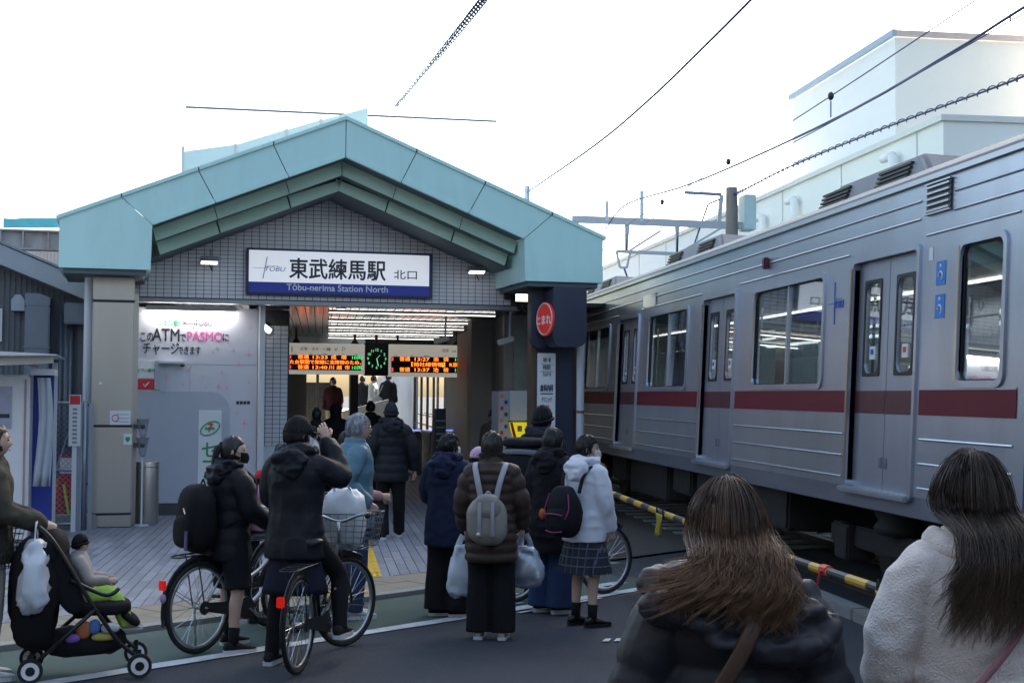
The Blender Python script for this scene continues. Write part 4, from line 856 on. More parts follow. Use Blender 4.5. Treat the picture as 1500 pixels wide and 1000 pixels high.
def make_car(label, detail=True):
    t = thing('train_car', label, 'train', (TC, 0, .06), 0, 'cars of the passing train')
    t.rotation_euler = (0, CANT, 0); t.matrix_basis = Matrix.Translation((TC,0,.06)) @ Matrix.Rotation(CANT,4,'Y')
    zs, zd0, zd1, zw0, zw1, zr = .86, 1.02, 2.93, 1.90, 2.88, 3.44
    xi = XS+.05
    for sgn in (-1, 1):
        q = MB(); q2 = MB(); cuts = sorted([(a, b, 'd') for a, b in DOORS]+[(a, b, 'w') for a, b, _ in WINS]); y = YA
        X0, X1 = (XS, xi) if sgn < 0 else (-xi, -XS)
        for a, b, k in cuts:
            q.box(X0,X1,y,a,zd0,zr); 
            if k == 'd': q.box(X0,X1,a,b,zd1,zr)
            else: q.box(X0,X1,a,b,zd0,zw0); q.box(X0,X1,a,b,zw1,zr)
            y = b
        q.box(X0,X1,y,YE,zd0,zr); q.build('side_panel', tside, t)
        MB().box(X0+(.004 if sgn < 0 else 0),X1-(0 if sgn < 0 else .004),YA,YE,zs,zd0-.001).build('sill', tside2, t)
    for y in (YA, YE-.06): MB().box(-1.34,1.34,y+.001,y+.059,zs,3.5).build('end_wall', tside2, t)
    MB().box(-1.34,1.34,YA+.07,YE-.07,.95,1.05).build('floor', tinner, t)
    MB().box(-1.34,1.34,YA+.07,YE-.07,3.02,3.06).build('inner_ceiling', whitem, t)
    for xx in (-.45,.45): MB().box(xx-.06,xx+.06,YA+.4,YE-.4,2.985,3.015).build('saloon_lamp', M('saloon_light',(1,1,1),emis=(1,.97,.9),es=.9,var=0), t)
    # roof
    prof = [(-1.405,3.43),(-1.425,3.46),(-1.42,3.5),(-1.33,3.56),(-1.15,3.65),(-.8,3.73),(-.4,3.77),(0,3.78),(.4,3.77),(.8,3.73),(1.15,3.65),(1.33,3.56),(1.42,3.5),(1.405,3.43)]
    MB().prism(prof, YA-.02, YE+.02, 'y').build('roof', troof, t, auto=30)
    MB().box(-1.432,-1.40,YA,YE,3.435,3.475).build('gutter', tbead, t)
    for i, (y0, y1) in enumerate([(10.6,13.6),(16.6,19.8),(23.0,26.0)]):
        ac = MB(); ac.hexa([(-1.18,y0,3.5),(1.18,y0,3.5),(1.18,y1,3.5),(-1.18,y1,3.5)], [(-1.08,y0+.5,3.84),(1.08,y0+.5,3.84),(1.08,y1-.5,3.84),(-1.08,y1-.5,3.84)]); o = ac.build('air_conditioner', troof, t, bevel=.04)
        for g0 in (y0+.5, y1-1.1):
            for k in range(4): MB().box(-1.165+.012*k,-1.10+.012*k,g0+.1,g0+.8,3.64+.04*k,3.66+.04*k).build('grille_slat', tgask, o)
    # beads, band, windows, doors on the street side
    segs = []; y = YA+.12
    for a, b in DOORS: segs.append((y, a-.10)); y = b+.10
    segs.append((y, YE-.12))
    for (a, b) in segs:
        for z in (1.09,1.275,1.46): MB().tube([(XS-.002,a+.03,z),(XS-.002,b-.03,z)],.011,6).build('side_bead', tbead, t)
        MB().box(XS-.006,XS-.001,a,b,1.645,1.835).build('maroon_band', maroon, t)
        MB().box(XS-.008,XS-.001,a,b,1.838,1.85).build('band_edge', tbead, t)
    for z in (3.02,3.16,3.30):
        for (a, b) in ((YA+.05,9.78),(10.3,YE-.05)) if z > 3.1 else segs: MB().tube([(XS-.002,a+.03,z),(XS-.002,b-.03,z)],.010,6).build('side_bead', tbead, t)
    for a, b, k in WINS:
        o = ring_frame(a, b, zw0, zw1, .05, .07, XS-.018, XS+.045, .10).build('window_frame', tside, t, auto=30)
        ring_frame(a+.012, b-.012, zw0+.012, zw1-.012, .013, .06, XS+.012, XS+.04, .075).build('gasket', tgask, o)
        MB().box(XS+.022,XS+.027,a-.01,b+.01,zw0-.01,zw1+.01).build('pane', tglass, o)
        if k == 2: MB().box(XS+.005,XS+.04,(a+b)/2-.022,(a+b)/2+.022,zw0,zw1).build('mullion', tside, o)
        MB().box(XS-.022,XS-.016,b+.006,b+.04,zw0,zw1).build('glint_edge', tframe, o)
        MB().box(XS+.03,XS+.05,a,b,zw1-.16,zw1-.01).build('rolled_blind', M('blind_grey',(.25,.27,.27),.6), o)
        MB().box(1.345,1.352,a,b,zw0,zw1).build('far_pane', tglass, o)
    for di, (a, b) in enumerate(DOORS):
        ring_frame(a, b, zd0, zd1, .045, .05, XS-.022, XS+.05, .06).build('door_frame', tside, t, auto=30)
        MB().box(XS-.035,XS-.0235,b+.002,b+.042,zd0+.05,zd1-.04).build('door_edge', tframe, t, bevel=.005)
        MB().box(XS-.07,XS-.024,a-.02,b+.06,zd0-.05,zd0-.005).build('door_step', tbead, t, bevel=.008)
        for s in (0, 1):
            m_ = (a+b)/2; y0, y1 = (a, m_-.006) if s == 0 else (m_+.006, b); wy0, wy1 = y0+.17, y1-.17; wz0, wz1 = 1.98, 2.75
            q = MB(); xA, xB = XS+.045, XS+.08
            q.box(xA,xB,y0,wy0,zd0,zd1); q.box(xA,xB,wy1,y1,zd0,zd1); q.box(xA,xB,wy0,wy1,zd0,wz0); q.box(xA,xB,wy0,wy1,wz1,zd1)
            leaf = q.build('door_leaf', tside2 if False else M('train_door',(.42,.45,.53),.36,.75,var=.08,stretch=(1,1,.2),dirt=.3,dcol=(.2,.19,.19)), t)
            ring_frame(wy0+.004, wy1-.004, wz0+.004, wz1-.004, .028, .08, xA-.008, xA-.001, .02).build('window_rim', tgask, leaf, auto=30)
            ring_frame(wy0+.004, wy1-.004, wz0+.004, wz1-.004, .006, .08, xA-.001, xB, sq=True).build('corner_fill', leaf.data.materials[0], leaf)
            MB().box(xA+.012,xA+.017,wy0,wy1,wz0,wz1).build('pane', tglass, leaf)
            MB().box(xA-.004,xA-.001,y0+.004,y1-.004,1.645,1.835).build('band', maroon_d, leaf)
            MB().box(xA-.008,xA-.001,(y1-.07) if s == 0 else (y0+.02),(y1-.02) if s == 0 else (y0+.07),1.2,1.29).build('door_pull', tside2, leaf)
            ys = (wy0+wy1)/2
            MB().box(xA+.004,xA+.010,ys-.055,ys+.055,2.10,2.21).build('sticker', whitepl, leaf); MB().box(xA+.0005,xA+.0035,ys-.03,ys+.03,2.14,2.185).build('sticker_mark', M('sticker_red',(.6,.08,.05),.5) if s == 0 else blue, leaf)
            MB().box(1.30,1.345,y0,y1,zd0,1.9).build('far_leaf', tinner, t); MB().box(1.32,1.327,y0,y1,1.9,2.75).build('far_pane', tglass, t); MB().box(1.30,1.345,y0,y1,2.75,3.0).build('far_leaf', tinner, t)
        MB().tube([(XS+.25,a-.15,1.05),(XS+.25,a-.15,3.0)],.015,6).build('grab_pole', steel2, t); MB().tube([(XS+.25,b+.15,1.05),(XS+.25,b+.15,3.0)],.015,6).build('grab_pole', steel2, t)
    for a, b, k in WINS:
        for sgn in (-1, 1):
            MB().box(min(sgn*1.3,sgn*.85),max(sgn*1.3,sgn*.85),a-.2,b+.2,1.35,1.48).build('seat', tseat, t); MB().box(min(sgn*1.32,sgn*1.2),max(sgn*1.32,sgn*1.2),a-.2,b+.2,1.5,1.88).build('seat_back', tseat, t)
    for y in (-.75, .75):
        MB().tube([(y,YA+.3,2.72),(y,YE-.3,2.72)],.014,6).build('strap_rail', steel2, t)
        for k in range(40):
            yy = YA+.6+k*.47; MB().tube([(y+.0,yy+.04*math.cos(a_*math.pi/4),2.56+.045*math.sin(a_*math.pi/4)) for a_ in range(8)],.007,5,closed=True).build('hand_strap', whitepl, t) if k < 24 else None
    # side fittings
    q = MB().box(XS-.012,XS-.001,9.80,10.22,3.17,3.41); o = q.build('louvre', M('louvre_dark',(.03,.03,.035),.5), t)
    for k in range(5): MB().box(XS-.03,XS-.013,9.81,10.21,3.19+k*.045,3.205+k*.045).build('louvre_slat', tbead, o)
    for zz in (3.17,3.40): MB().box(XS-.03,XS-.013,9.79,10.23,zz,zz+.012).build('louvre_rim', tbead, o)
    MB().box(XS-.06,XS-.003,14.05,14.13,3.10,3.22).build('side_lamp', M('lamp_maroon',(.1,.02,.03),.3), t, bevel=.01)
    MB().box(XS-.012,XS-.003,19.0,19.75,3.03,3.21).build('destination_box', M('dest_glass',(.28,.32,.36),.1), t)
    bl = M('sticker_blue',(.02,.20,.62),.4,var=0)
    for (z0, z1) in ((2.62,2.80),(2.37,2.55)):
        o = MB().box(XS-.004,XS-.001,9.86,10.02,z0,z1).build('blue_sticker', bl, t); MB().tube([(XS-.006,9.94+.035*math.cos(a_*math.pi/5),z0+.065+.035*math.sin(a_*math.pi/5)) for a_ in range(8)],.007,5).build('pictogram', whitepl, o); MB().ell((XS-.006,9.945,z1-.035),(.004,.015,.015),8).build('pictogram', whitepl, o)
    MB().box(XS-.004,XS-.001,10.09,10.16,2.82,2.92).build('white_sticker', whitepl, t)
    lgm = M('train_logo_blue',(.05,.12,.5),.4,var=0); yy, zz = 12.08, 2.62
    for p, r in (((yy+.2,zz),(yy-.02,zz)),((yy+.05,zz+.19),(yy+.03,zz-.19)),((yy+.05,zz+.035),(yy-.13,zz+.035))): MB().bar((XS-.003,p[0],p[1]),(XS-.003,r[0],r[1]),.010,.004).build('logo_line', lgm, t)
    text('TOBU', .09, lgm, t, (XS-.004, yy+.06, zz-.045), 'lettering', rot=Matrix.Rotation(-math.pi/2,4,'Z') @ Matrix.Rotation(math.pi/2,4,'X'), bold=.001)
    # under-floor gear and bogies
    for (y0, y1, z0) in [(13.9,15.2,.42),(15.5,17.4,.36),(17.7,18.6,.5),(18.9,21.2,.34),(21.5,22.6,.45)]: MB().box(-1.15,1.0,y0,y1,z0,.84).build('equipment_box', under, t, bevel=.03)
    MB().box(-1.2,1.2,YA+.2,YE-.2,.82,.86).build('underframe', under, t)
    for yb_ in (11.5, 25.4):
        bg_ = MB(); bg_.box(-1.02,-.86,yb_-1.5,yb_+1.5,.42,.62); bg_.box(.86,1.02,yb_-1.5,yb_+1.5,.42,.62); bg_.box(-.9,.9,yb_-.25,yb_+.25,.45,.7); bgo = bg_.build('bogie', under, t, bevel=.02)
        for s in (-1, 1):
            for dy in (-1.05, 1.05): MB().tube([(s*.56,yb_+dy,.46),(s*.49,yb_+dy,.46)],[.41,.43],24).build('wheel', M('wheel_steel',(.08,.07,.065),.5,.5), bgo); MB().box(s*.95-.14,s*.95+.14,yb_+dy-.16,yb_+dy+.16,.30,.62).build('axle_box', under, bgo, bevel=.02)
            MB().lathe([(.22,.62),(.24,.68),(.2,.74),(.24,.8),(.22,.84)],(s*.95,yb_,0),14).build('air_spring', under, bgo, smooth=True)
    return t
car = make_car('stainless commuter car with maroon band passing beside the station roof')
c2 = copy_tree(car); c2.location = (TC, 20.3, .06); c2['label'] = 'stainless car coupled behind, mostly hidden by the station eave and pillar'
c3 = copy_tree(car); c3.location = (TC, -20.3, .06); c3['label'] = 'stainless car coupled beyond the narrow end window car, towards the barrier rest'
# ================================================================== background on the far side of the tracks
offw = M('offwhite_render', (.90,.89,.85), .7, var=.03, dirt=.08, dcol=(.6,.6,.57)); paleb = M('pale_blue_edge',(.36,.45,.55),.5)
def bld(label, X, ya, yb, depth, zt, mat=offw, name='white_building'):
    o = thing(name, label, 'building', (X, ya, 0)); MB().box(0,depth,0,yb-ya,0,zt).build('wall', mat, o); return o
# low white building beside the tracks with vent pipes
B = bld('low white trackside building with vent pipes on its wall', 12, 25.9, 60, 10, 7.3)
MB().box(-.08,10.1,-.08,34.2,7.302,7.42).build('parapet_cap', M('cap_pale',(.74,.73,.70),.6), B)
for k, (px, py0, py1) in enumerate([(1310,228,258),(1165,292,318),(1118,318,345)]):
    p = xpt(px, py0, 11.85); q = xpt(px, py1, 11.85); y = p[1]-25.9
    MB().tube([(-.18,y,q[2]-.5),(-.18,y,p[2])], .1, 10).build('vent_pipe', offw, B, smooth=True); MB().tube([(-.18,y,p[2]),(-.18,y+.55,p[2]+.01)], .09, 10).build('vent_elbow', offw, B, smooth=True)
for k in range(7): MB().box(-.02,-.003,1.2+k*4.2,1.22+k*4.2,0,7.3).build('panel_joint', M('joint_pale',(.6,.6,.58),.7), B)
for k in range(5):
    y = 3.0+k*5.5; w = MB().box(-.03,-.004,y,y+1.6,4.2,5.4).build('window_frame', M('alu',(.5,.5,.5),.4,.5), B); MB().box(-.036,-.031,y+.06,y+1.54,4.26,5.34).build('window_pane', M('dark_glass',(.05,.06,.08),.08), w)
A_ = bld('taller white building with blue roof edge behind the low one', 16, 37.6, 46.3, 6.0, 12.0)
zA = xpt(1305,57,16)[2]; A_.children[0].scale = (1,1,zA/12.0)
for (a, b) in (((-.12,-.12,zA),(-.12,8.8,zA)),): MB().box(-.14,-.02,-.14,8.8,zA-.02,zA+.16).build('roof_edge', paleb, A_); MB().box(-.02,6,-.14,-.02,zA-.02,zA+.14).build('roof_edge', M('rose_edge',(.62,.52,.50),.5), A_)
Cc = bld('pale block with grid windows rising behind the train roof', 15, 23.0, 27.0, 8, xpt(1490,95,15)[2])
for f_ in range(3):
    for k in range(3): w = MB().box(.5+k*1.3,1.4+k*1.3,-.03,-.004,4.6+f_*1.5,5.6+f_*1.5).build('window_frame', M('alu',(.5,.5,.5)), Cc); MB().box(.55+k*1.3,1.35+k*1.3,-.036,-.031,4.65+f_*1.5,5.55+f_*1.5).build('window_pane', M('pale_glass',(.55,.58,.6)), w)
# unseen tower added outside the frame to the right that keeps the street in shade
T = thing('shade_tower', 'unseen pale tower with balconies beyond the tracks, added to shade the street', 'building', (20.6, 3.0, 0))
MB().box(0,14,0,33,0,30).build('wall', M('tower_render',(.42,.40,.37),.8,var=.06), T)
for f_ in range(9):
    MB().box(-1.1,0,.3,32.7,3.0+f_*3.0,3.12+f_*3.0).build('balcony_slab', concrete, T)
    MB().box(-1.1,-1.0,.3,32.7,3.13+f_*3.0,4.15+f_*3.0).build('balcony_front', M('tower_rail',(.5,.5,.48),.6), T)
    for k in range(7): MB().box(-.02,-.003,1+k*4.5,3.6+k*4.5,3.2+f_*3.0,5.3+f_*3.0).build('balcony_window', M('dark_glass',(.05,.06,.08)), T)
# buildings of the street behind the camera (seen in reflections)
for i, (x, y, w, d, h, c, lab) in enumerate([(-16,-18,9,12,9,(.30,.28,.25),'brown rendered shop house across the street from the station'),(-5,-20,8,10,11,(.36,.35,.34),'grey shop house across the street from the station'),(-17,-2,8,12,10,(.33,.30,.28),'tan corner house across the street beside the shop houses')]):
    o = thing('shop_house', lab, 'building', (x, y, 0)); MB().box(0,w,0,d,0,h).build('wall', M('shop_%d' % i, c, .8, var=.1), o)
    for f_ in range(3):
        for k in range(3): MB().box(.8+k*2.4,2.4+k*2.4,d+.002,d+.03,1.0+f_*3,2.6+f_*3).build('window', M('dark_glass',(.05,.06,.08)), o); MB().box(w+.002,w+.03,.8+k*3,2.6+k*3,1.0+f_*3,2.6+f_*3).build('window', M('dark_glass',(.05,.06,.08)), o)
# ------------------------------------------------------------------ overhead line: mast, gantry, wires
mast = M('mast_concrete',(.20,.18,.175),.8,var=.1); gal2 = M('gantry_steel',(.42,.44,.50),.5,.4,var=.06); wirem = M('wire_dark',(.035,.05,.16),.5,var=0)
GYY = 30.0; gp = lambda px, py, Y=GYY: ypt(px, py, Y)
p = gp(1072,275); ms = thing('catenary_mast', 'round concrete catenary mast behind the train roof', 'mast', (p[0], GYY, 0)); MB().tube([(0,0,0),(0,0,p[2])],[.18,.13],14).build('pole', mast, ms, auto=40)
p2 = gp(840,318); ms2 = thing('catenary_mast', 'slim steel mast hidden behind the station eave carrying the gantry', 'mast', (p2[0], GYY, 0)); MB().box(-.1,.1,-.1,.1,0,p2[2]-.11).build('pole', gal2, ms2)
gn = thing('catenary_gantry', 'pale steel truss gantry spanning the tracks', 'gantry', (0,0,0))
a, b = gp(838,321), gp(1090,331); lo0, lo1 = gp(903,368), gp(992,372)
MB().bar(a, b, .05, .16).build('top_chord', gal2, gn); MB().bar(lo0, lo1, .07, .07).build('bottom_chord', gal2, gn)
for s, e in [((917,323),(917,368)),((921,323),(918,368)),((994,327),(991,371)),((990,327),(992,371)),((968,338),(921,368)),((1060,332),(996,370)),((992,371),(1010,384)),((903,368),(908,392)),((923,370),(918,392)),((908,392),(918,392))]:
    MB().bar(gp(*s), gp(*e), .045, .045).build('brace', gal2, gn)
MB().bar(gp(1057,286), gp(1053,326), .08, .08).build('upright', gal2, gn); MB().bar(gp(1003,282), gp(1056,285), .09, .06).build('arm', M('arm_blue',(.16,.2,.34),.5), gn)
MB().tube([gp(1010,378), gp(1037,300), gp(1042,297), gp(1060,290)], .018, 6).build('cable', wirem, gn)
MB().tube([gp(914,392), gp(921,412)], .02, 6).build('dropper', wirem, gn)
for px, py in ((889,295),(940,280)):
    MB().bar(gp(px,py), gp(px,323 if px < 900 else 325), .07, .07).build('insulator_post', M('insulator_pale',(.55,.57,.68),.4), gn)
tx = thing('transformer_box', 'pale teal equipment box fixed beside the concrete mast', 'box', (0,0,0)); a, b = gp(1087,286), gp(1104,338)
MB().box(a[0],b[0],GYY-.2,GYY+.3,b[2],a[2]).build('case', M('pale_teal',(.45,.58,.62),.4), tx, bevel=.02); MB().bar(gp(1072,330)+np.array([0,.05,0]), gp(1090,330)+np.array([0,.05,0]), .06).build('bracket', gal2, tx)
def wire(label, pts, X, r, beads=(), name='overhead_wire', spiral=False, m=24):
    r = r*.7
    P = [xpt(px, py, X) for px, py in pts]; P = cr_spline(P, m); o = thing(name, label, 'wire', (0,0,0), 0, 'overhead wires')
    MB().tube(P, r, 6).build('wire', wirem, o, smooth=True)
    for px, py in beads: c = xpt(px, py, X); MB().ell(c, (.035,.05,.05), 10).build('insulator', M('insulator_dark',(.02,.02,.05),.4), o, smooth=True)
    if spiral:
        sp = []; N = spiral; L = 0
        for k in range(N*8):
            t = k/(N*8-1)*(m-1); i = min(int(t), m-2); u = t-i; c = P[i]*(1-u)+P[i+1]*u; a_ = k*math.pi/4; sp.append((c[0]+.035*math.cos(a_), c[1], c[2]+.035*math.sin(a_)))
        MB().tube(sp, .009, 4).build('spiral_wrap', wirem, o)
    return o
wire('thick contact wire above the near track', [(1640,-70),(1500,11),(1396,76),(1220,176),(1016,268),(918,299),(887,336)], 5.86, .020)
wire('thin contact wire just under the thick one', [(1640,-50),(1500,20),(1396,79),(1220,178),(1080,252),(960,318),(880,368)], 5.80, .009)
wire('messenger wire with round insulators above the near track', [(1560,-85),(1430,0),(1217,141),(1067,237),(970,296),(905,338)], 5.86, .010, [(1217,141),(1067,237),(970,296)])
wire('black feeder wire swooping above the right roof slope', [(1180,-82),(1100,0),(1030,70),(950,147),(870,214),(772,282)], 3.3, .016)
o = thing('feeder_post', 'short insulator post on the roof slope holding the feeder wire', 'post', (0,0,0)); c = xpt(772,282,3.3); MB().tube([(c[0],c[1],3.9),(c[0],c[1],c[2]+.1)], .05, 8).build('post', M('insulator_pale',(.55,.57,.68)), o)
wire('spiral bound cable rising above the gable', [(740,-40),(708,0),(640,85),(580,157)], 1.5, .014, spiral=60, name='bound_cable')
wire('spiral bound cable hung along the tracks to the concrete mast', [(1600,62),(1500,112),(1300,186),(1160,243),(1085,281),(1068,288)], 9.0, .022, spiral=70, name='bound_cable')
for (px, y0, y1) in ((1217,148,172),(1480,20,32)):
    o = thing('dropper', 'thin dropper joining the two wires above the '+('train door' if px > 1300 else 'train roof'), 'wire', (0,0,0)); MB().tube([xpt(px,y0,5.86), xpt(px,y1,5.86)], .008, 5).build('rod', wirem, o)
# ------------------------------------------------------------------ crossing gate arm with cloth flags
ga = thing('crossing_gate_arm', 'yellow and black crossing barrier pole lowered beside the tracks', 'barrier', (3.2, 7.0, 0))
yel = M('gate_yellow',(.55,.33,.03),.5,var=.15,dirt=.3); blk = M('gate_black',(.02,.02,.022),.5)
A0 = np.array([3.2,16.0,.83]); A1 = np.array([3.2,6.3,.81]); N = 30
for k in range(N):
    p, q = A0+(A1-A0)*k/N, A0+(A1-A0)*(k+1)/N; sag = lambda t: -.03*math.sin(math.pi*t)
    p = p+np.array([0,0,sag(k/N)]); q = q+np.array([0,0,sag((k+1)/N)])
    MB().tube([p, q], .030, 10).build('pole_band', yel if k % 2 == 0 else blk, ga, world=True, smooth=False)
mpost = thing('gate_machine', 'rusty barrier post behind the waiting group', 'post', (3.2,16.2,0)); MB().box(-.12,.12,-.1,.25,0,1.1).build('case', M('gate_brown',(.12,.08,.06),.7), mpost, bevel=.02); MB().box(-.05,.05,-.205,-.101,.78,.9).build('clamp', blk, mpost)
mp2 = thing('gate_rest', 'yellow forked rest post holding the tip of the barrier pole', 'post', (3.2,6.2,0)); MB().tube([(0,0,0),(0,0,.75)],.04,10).build('post', yel, mp2); MB().tube([(0,-.07,.88),(0,-.05,.74),(0,.05,.74),(0,.07,.88)],.018,8).build('fork', yel, mp2)
clothy = M('flag_yellow',(.52,.42,.05),.8,var=.2,dirt=.35,dcol=(.2,.16,.05))
def flag(Y, w, h, lab, txt=None, rag=False):
    z = .80; o = thing('warning_flag', lab, 'flag', (3.165, Y, z)); n_, m_ = 9, 8; vs = []
    for i in range(m_):
        for j in range(n_):
            u = j/(n_-1); v = i/(m_-1); vs.append((-.01+.02*math.sin(u*9+v*3)*(.3+v), -w*(u-.5)*(1-.25*v*(1 if rag else .2))-.12*v*(0 if rag else 1), -h*v*(1-.25*abs(u-.5)*(1 if rag else 0))))
    q = MB(); q.add(vs, [(i*n_+j,i*n_+j+1,(i+1)*n_+j+1,(i+1)*n_+j) for i in range(m_-1) for j in range(n_-1)]); q.build('cloth', clothy, o, smooth=True, fixn=False).modifiers.new('s','SOLIDIFY').thickness = .004
    if txt: text(txt, h*.42, redm, o, (-.045, w*.32, -h*.55), 'lettering', rot=Matrix.Rotation(-math.pi/2,4,'Z') @ Matrix.Rotation(math.pi/2,4,'X'), bold=.002)
    for s in (-1,1): MB().tube([(-.002,s*w*.45+.012*math.cos(a_*math.pi/4),.02+.045*math.sin(a_*math.pi/4)) for a_ in range(8)],.006,5,closed=True).build('tie', M('tie_black',(.02,.02,.02)), o)
flag(7.55,.34,.20,'yellow flag with red characters hanging from the barrier beside the fleece jacket','注意')
flag(12.9,.26,.22,'ragged yellow flag tied to the barrier beside the white hoodie girl',None,True)
flag(11.2,.12,.10,'small yellow rag tied on the barrier beyond the dark puffer coat',None,True)
tp_ = thing('red_tie', 'red ribbon tied round the barrier pole', 'ribbon', (3.2,8.62,.80)); MB().tube([(0,-.04,0),(0,.06,0)],.036,10).build('wrap', redm, tp_); MB().tube(cr_spline([(-.04,.0,0),(-.05,.03,-.1),(-.04,.02,-.2),(-.06,.06,-.36)],10),.008,5).build('tail', redm, tp_)
# ================================================================== people
_HT = np.random.RandomState(11).uniform(-1,1,4096)
def vnoise(p):
    """smooth value noise, vectorised; p (n,3) -> about -1..1"""
    i = np.floor(p).astype(np.int64); f = p-i; f = f*f*(3-2*f); out = 0
    for dx in (0,1):
        for dy in (0,1):
            for dz in (0,1):
                h = ((i[:,0]+dx)*73856093 ^ (i[:,1]+dy)*19349663 ^ (i[:,2]+dz)*83492791) & 4095
                out = out+_HT[h]*(f[:,0] if dx else 1-f[:,0])*(f[:,1] if dy else 1-f[:,1])*(f[:,2] if dz else 1-f[:,2])
    return out*1.1
def fold(me, amp, sc, seed=0, ax=(1,1,1)):
    """cloth-like displacement along normals"""
    n = len(me.vertices); co = np.empty(n*3); me.vertices.foreach_get('co', co); no = np.empty(n*3); me.vertex_normals.foreach_get('vector', no)
    co = co.reshape(-1,3); no = no.reshape(-1,3); p = co*np.array(ax)*sc*1.3+np.array([seed*13.7, seed*5.1, seed*9.3])
    d = (1-np.abs(vnoise(p))*2.2)*.6+vnoise(p*2.3+7)*.4
    co += no*(d*amp)[:,None]; me.vertices.foreach_set('co', co.ravel()); me.update()
def remesh(mb, voxel, smooth=2):
    me = mb.mesh('tmp'); o = bpy.data.objects.new('tmp', me)
    r = o.modifiers.new('r','REMESH'); r.mode = 'VOXEL'; r.voxel_size = voxel; r.use_smooth_shade = True
    if smooth: s = o.modifiers.new('s','SMOOTH'); s.factor = .5; s.iterations = smooth
    out = evaluated_mesh(o); bpy.data.objects.remove(o); bpy.data.meshes.remove(me)
    out.polygons.foreach_set('use_smooth', [True]*len(out.polygons)); out.materials.clear(); return out
SKIN = M('skin', (.50,.31,.23), .5, var=.06, scale=20, subs=.1); SKIN2 = M('skin_pale', (.56,.37,.29), .5, var=.05, scale=20)
BLK = M('cloth_black', (.011,.012,.016), .8, spec=.2, var=.25, scale=8, bump=.25, bscale=160); 
def headmesh(mb, c, R, s=1.0):
    """head with brow, nose, lips, chin; c = centre, face towards local +y"""
    nu, nv = 32, 24; rg = []
    def gs(x, m, w): return math.exp(-((x-m)/w)**2)
    for i in range(nv+1):
        ph = -math.pi/2+math.pi*min(max(i/nv,.01),.99); row = []
        for j in range(nu):
            th = 2*math.pi*j/nu; x = math.cos(ph)*math.cos(th); y = math.cos(ph)*math.sin(th); z = math.sin(ph)
            X, Y, Z = .074*x, .094*y, .115*z
            if Z < 0:
                k = -Z/.115; X *= 1-.26*k*k; 
                if Y < 0: Y *= 1-.30*k
                else: Y *= 1+.02*k
            if y > .3:
                f = max(0, (y-.3)/.7); cx_ = gs(X,0,.016)
                Y += f*(.026*cx_*gs(Z,-.020,.018)+.010*gs(X,0,.011)*gs(Z,.006,.022)+.006*gs(Z,.030,.014)*gs(X,0,.045)-.010*gs(Z,.010,.012)*(gs(X,.030,.014)+gs(X,-.030,.014))+.009*cx_*gs(Z,-.056,.010)+.013*gs(X,0,.024)*gs(Z,-.094,.018)-.004*cx_*gs(Z,-.072,.007))
            row.append(Vector(c)+R @ Vector((X*s,Y*s,Z*s)))
        rg.append(row)
    mb.rings(rg)
    for sg in (-1,1):
        e = MB().ell((0,0,0),(.010,.020,.032),10); M4 = Matrix.Translation(Vector(c)+R @ Vector((sg*.076*s,-.008*s,-.004*s))) @ R.to_4x4() @ Matrix.Rotation(sg*.25,4,'Z')
        e.v = [tuple(M4 @ (Vector(v)*s)) for v in e.v]; mb.add(e.v, e.f)
def handmesh(mb, w, d, up, side, curl=.5, s=1.0):
    """palm + 5 fingers. w wrist, d direction towards the fingers, up = back of the hand normal, side=+1/-1 gives the thumb's side"""
    d = Vector(d).normalized(); up = (Vector(up)-d*Vector(up).dot(d)).normalized(); lat = d.cross(up)*side; w = Vector(w)
    P = lambda a, b, c: w+(d*a+lat*b+up*c)*s
    rg = []
    for a, hw, ht in ((-.03,.026,.020),(.0,.028,.019),(.03,.036,.017),(.06,.041,.015),(.085,.040,.013),(.095,.036,.010)):
        rg.append([P(a, hw*math.cos(t*math.pi/5), ht*math.sin(t*math.pi/5)) for t in range(10)])
    mb.rings(rg)
    for k, (b, ln, r) in enumerate(((.028,.070,.0082),(.010,.078,.0086),(-.009,.072,.0082),(-.027,.056,.0072))):
        pts = [P(.078,b,0)]; a_ = .0; pos = Vector((.078,b,0)); seg = (ln*.42,ln*.33,ln*.28); ang = -.15
        for q in range(3):
            ang -= curl*(.55+.12*k); pos = pos+Vector((math.cos(ang)*seg[q],0,math.sin(ang)*seg[q])); pts.append(P(pos.x,pos.y,pos.z))
        mb.tube(pts, [r*s,r*1.02*s,r*.93*s,r*.72*s], 7)
    mb.tube([P(.015,.026,-.002),P(.04,.048,-.010),P(.062,.055,-.018-.014*curl),P(.083,.050,-.026-.022*curl)], [.012*s,.0105*s,.0095*s,.007*s], 7)
def strands(mb, roots, fn, m=12, r=.002, taper=.25, sides=3):
    """fn(root,k) -> list of m points"""
    for k, rt in enumerate(roots):
        P = fn(rt, k)
        if P is None: continue
        P = np.array(P); n = len(P); T = np.gradient(P, axis=0); T /= np.linalg.norm(T, axis=1)[:,None]+1e-9
        a = np.cross(T, np.array([.3,.5,.8])); a /= np.linalg.norm(a, axis=1)[:,None]+1e-9; b = np.cross(T, a)
        rr = r*(1-(1-taper)*(np.linspace(0,1,n)**2)); vs = []
        for i in range(n):
            for j in range(sides): g = 2*math.pi*j/sides; vs.append(P[i]+a[i]*rr[i]*math.cos(g)+b[i]*rr[i]*math.sin(g))
        o = len(mb.v); mb.v += [tuple(v) for v in vs]
        fs = [(o+i*sides+j, o+i*sides+(j+1) % sides, o+(i+1)*sides+(j+1) % sides, o+(i+1)*sides+j) for i in range(n-1) for j in range(sides)]
        mb.f += fs; mb.m += [0]*len(fs)
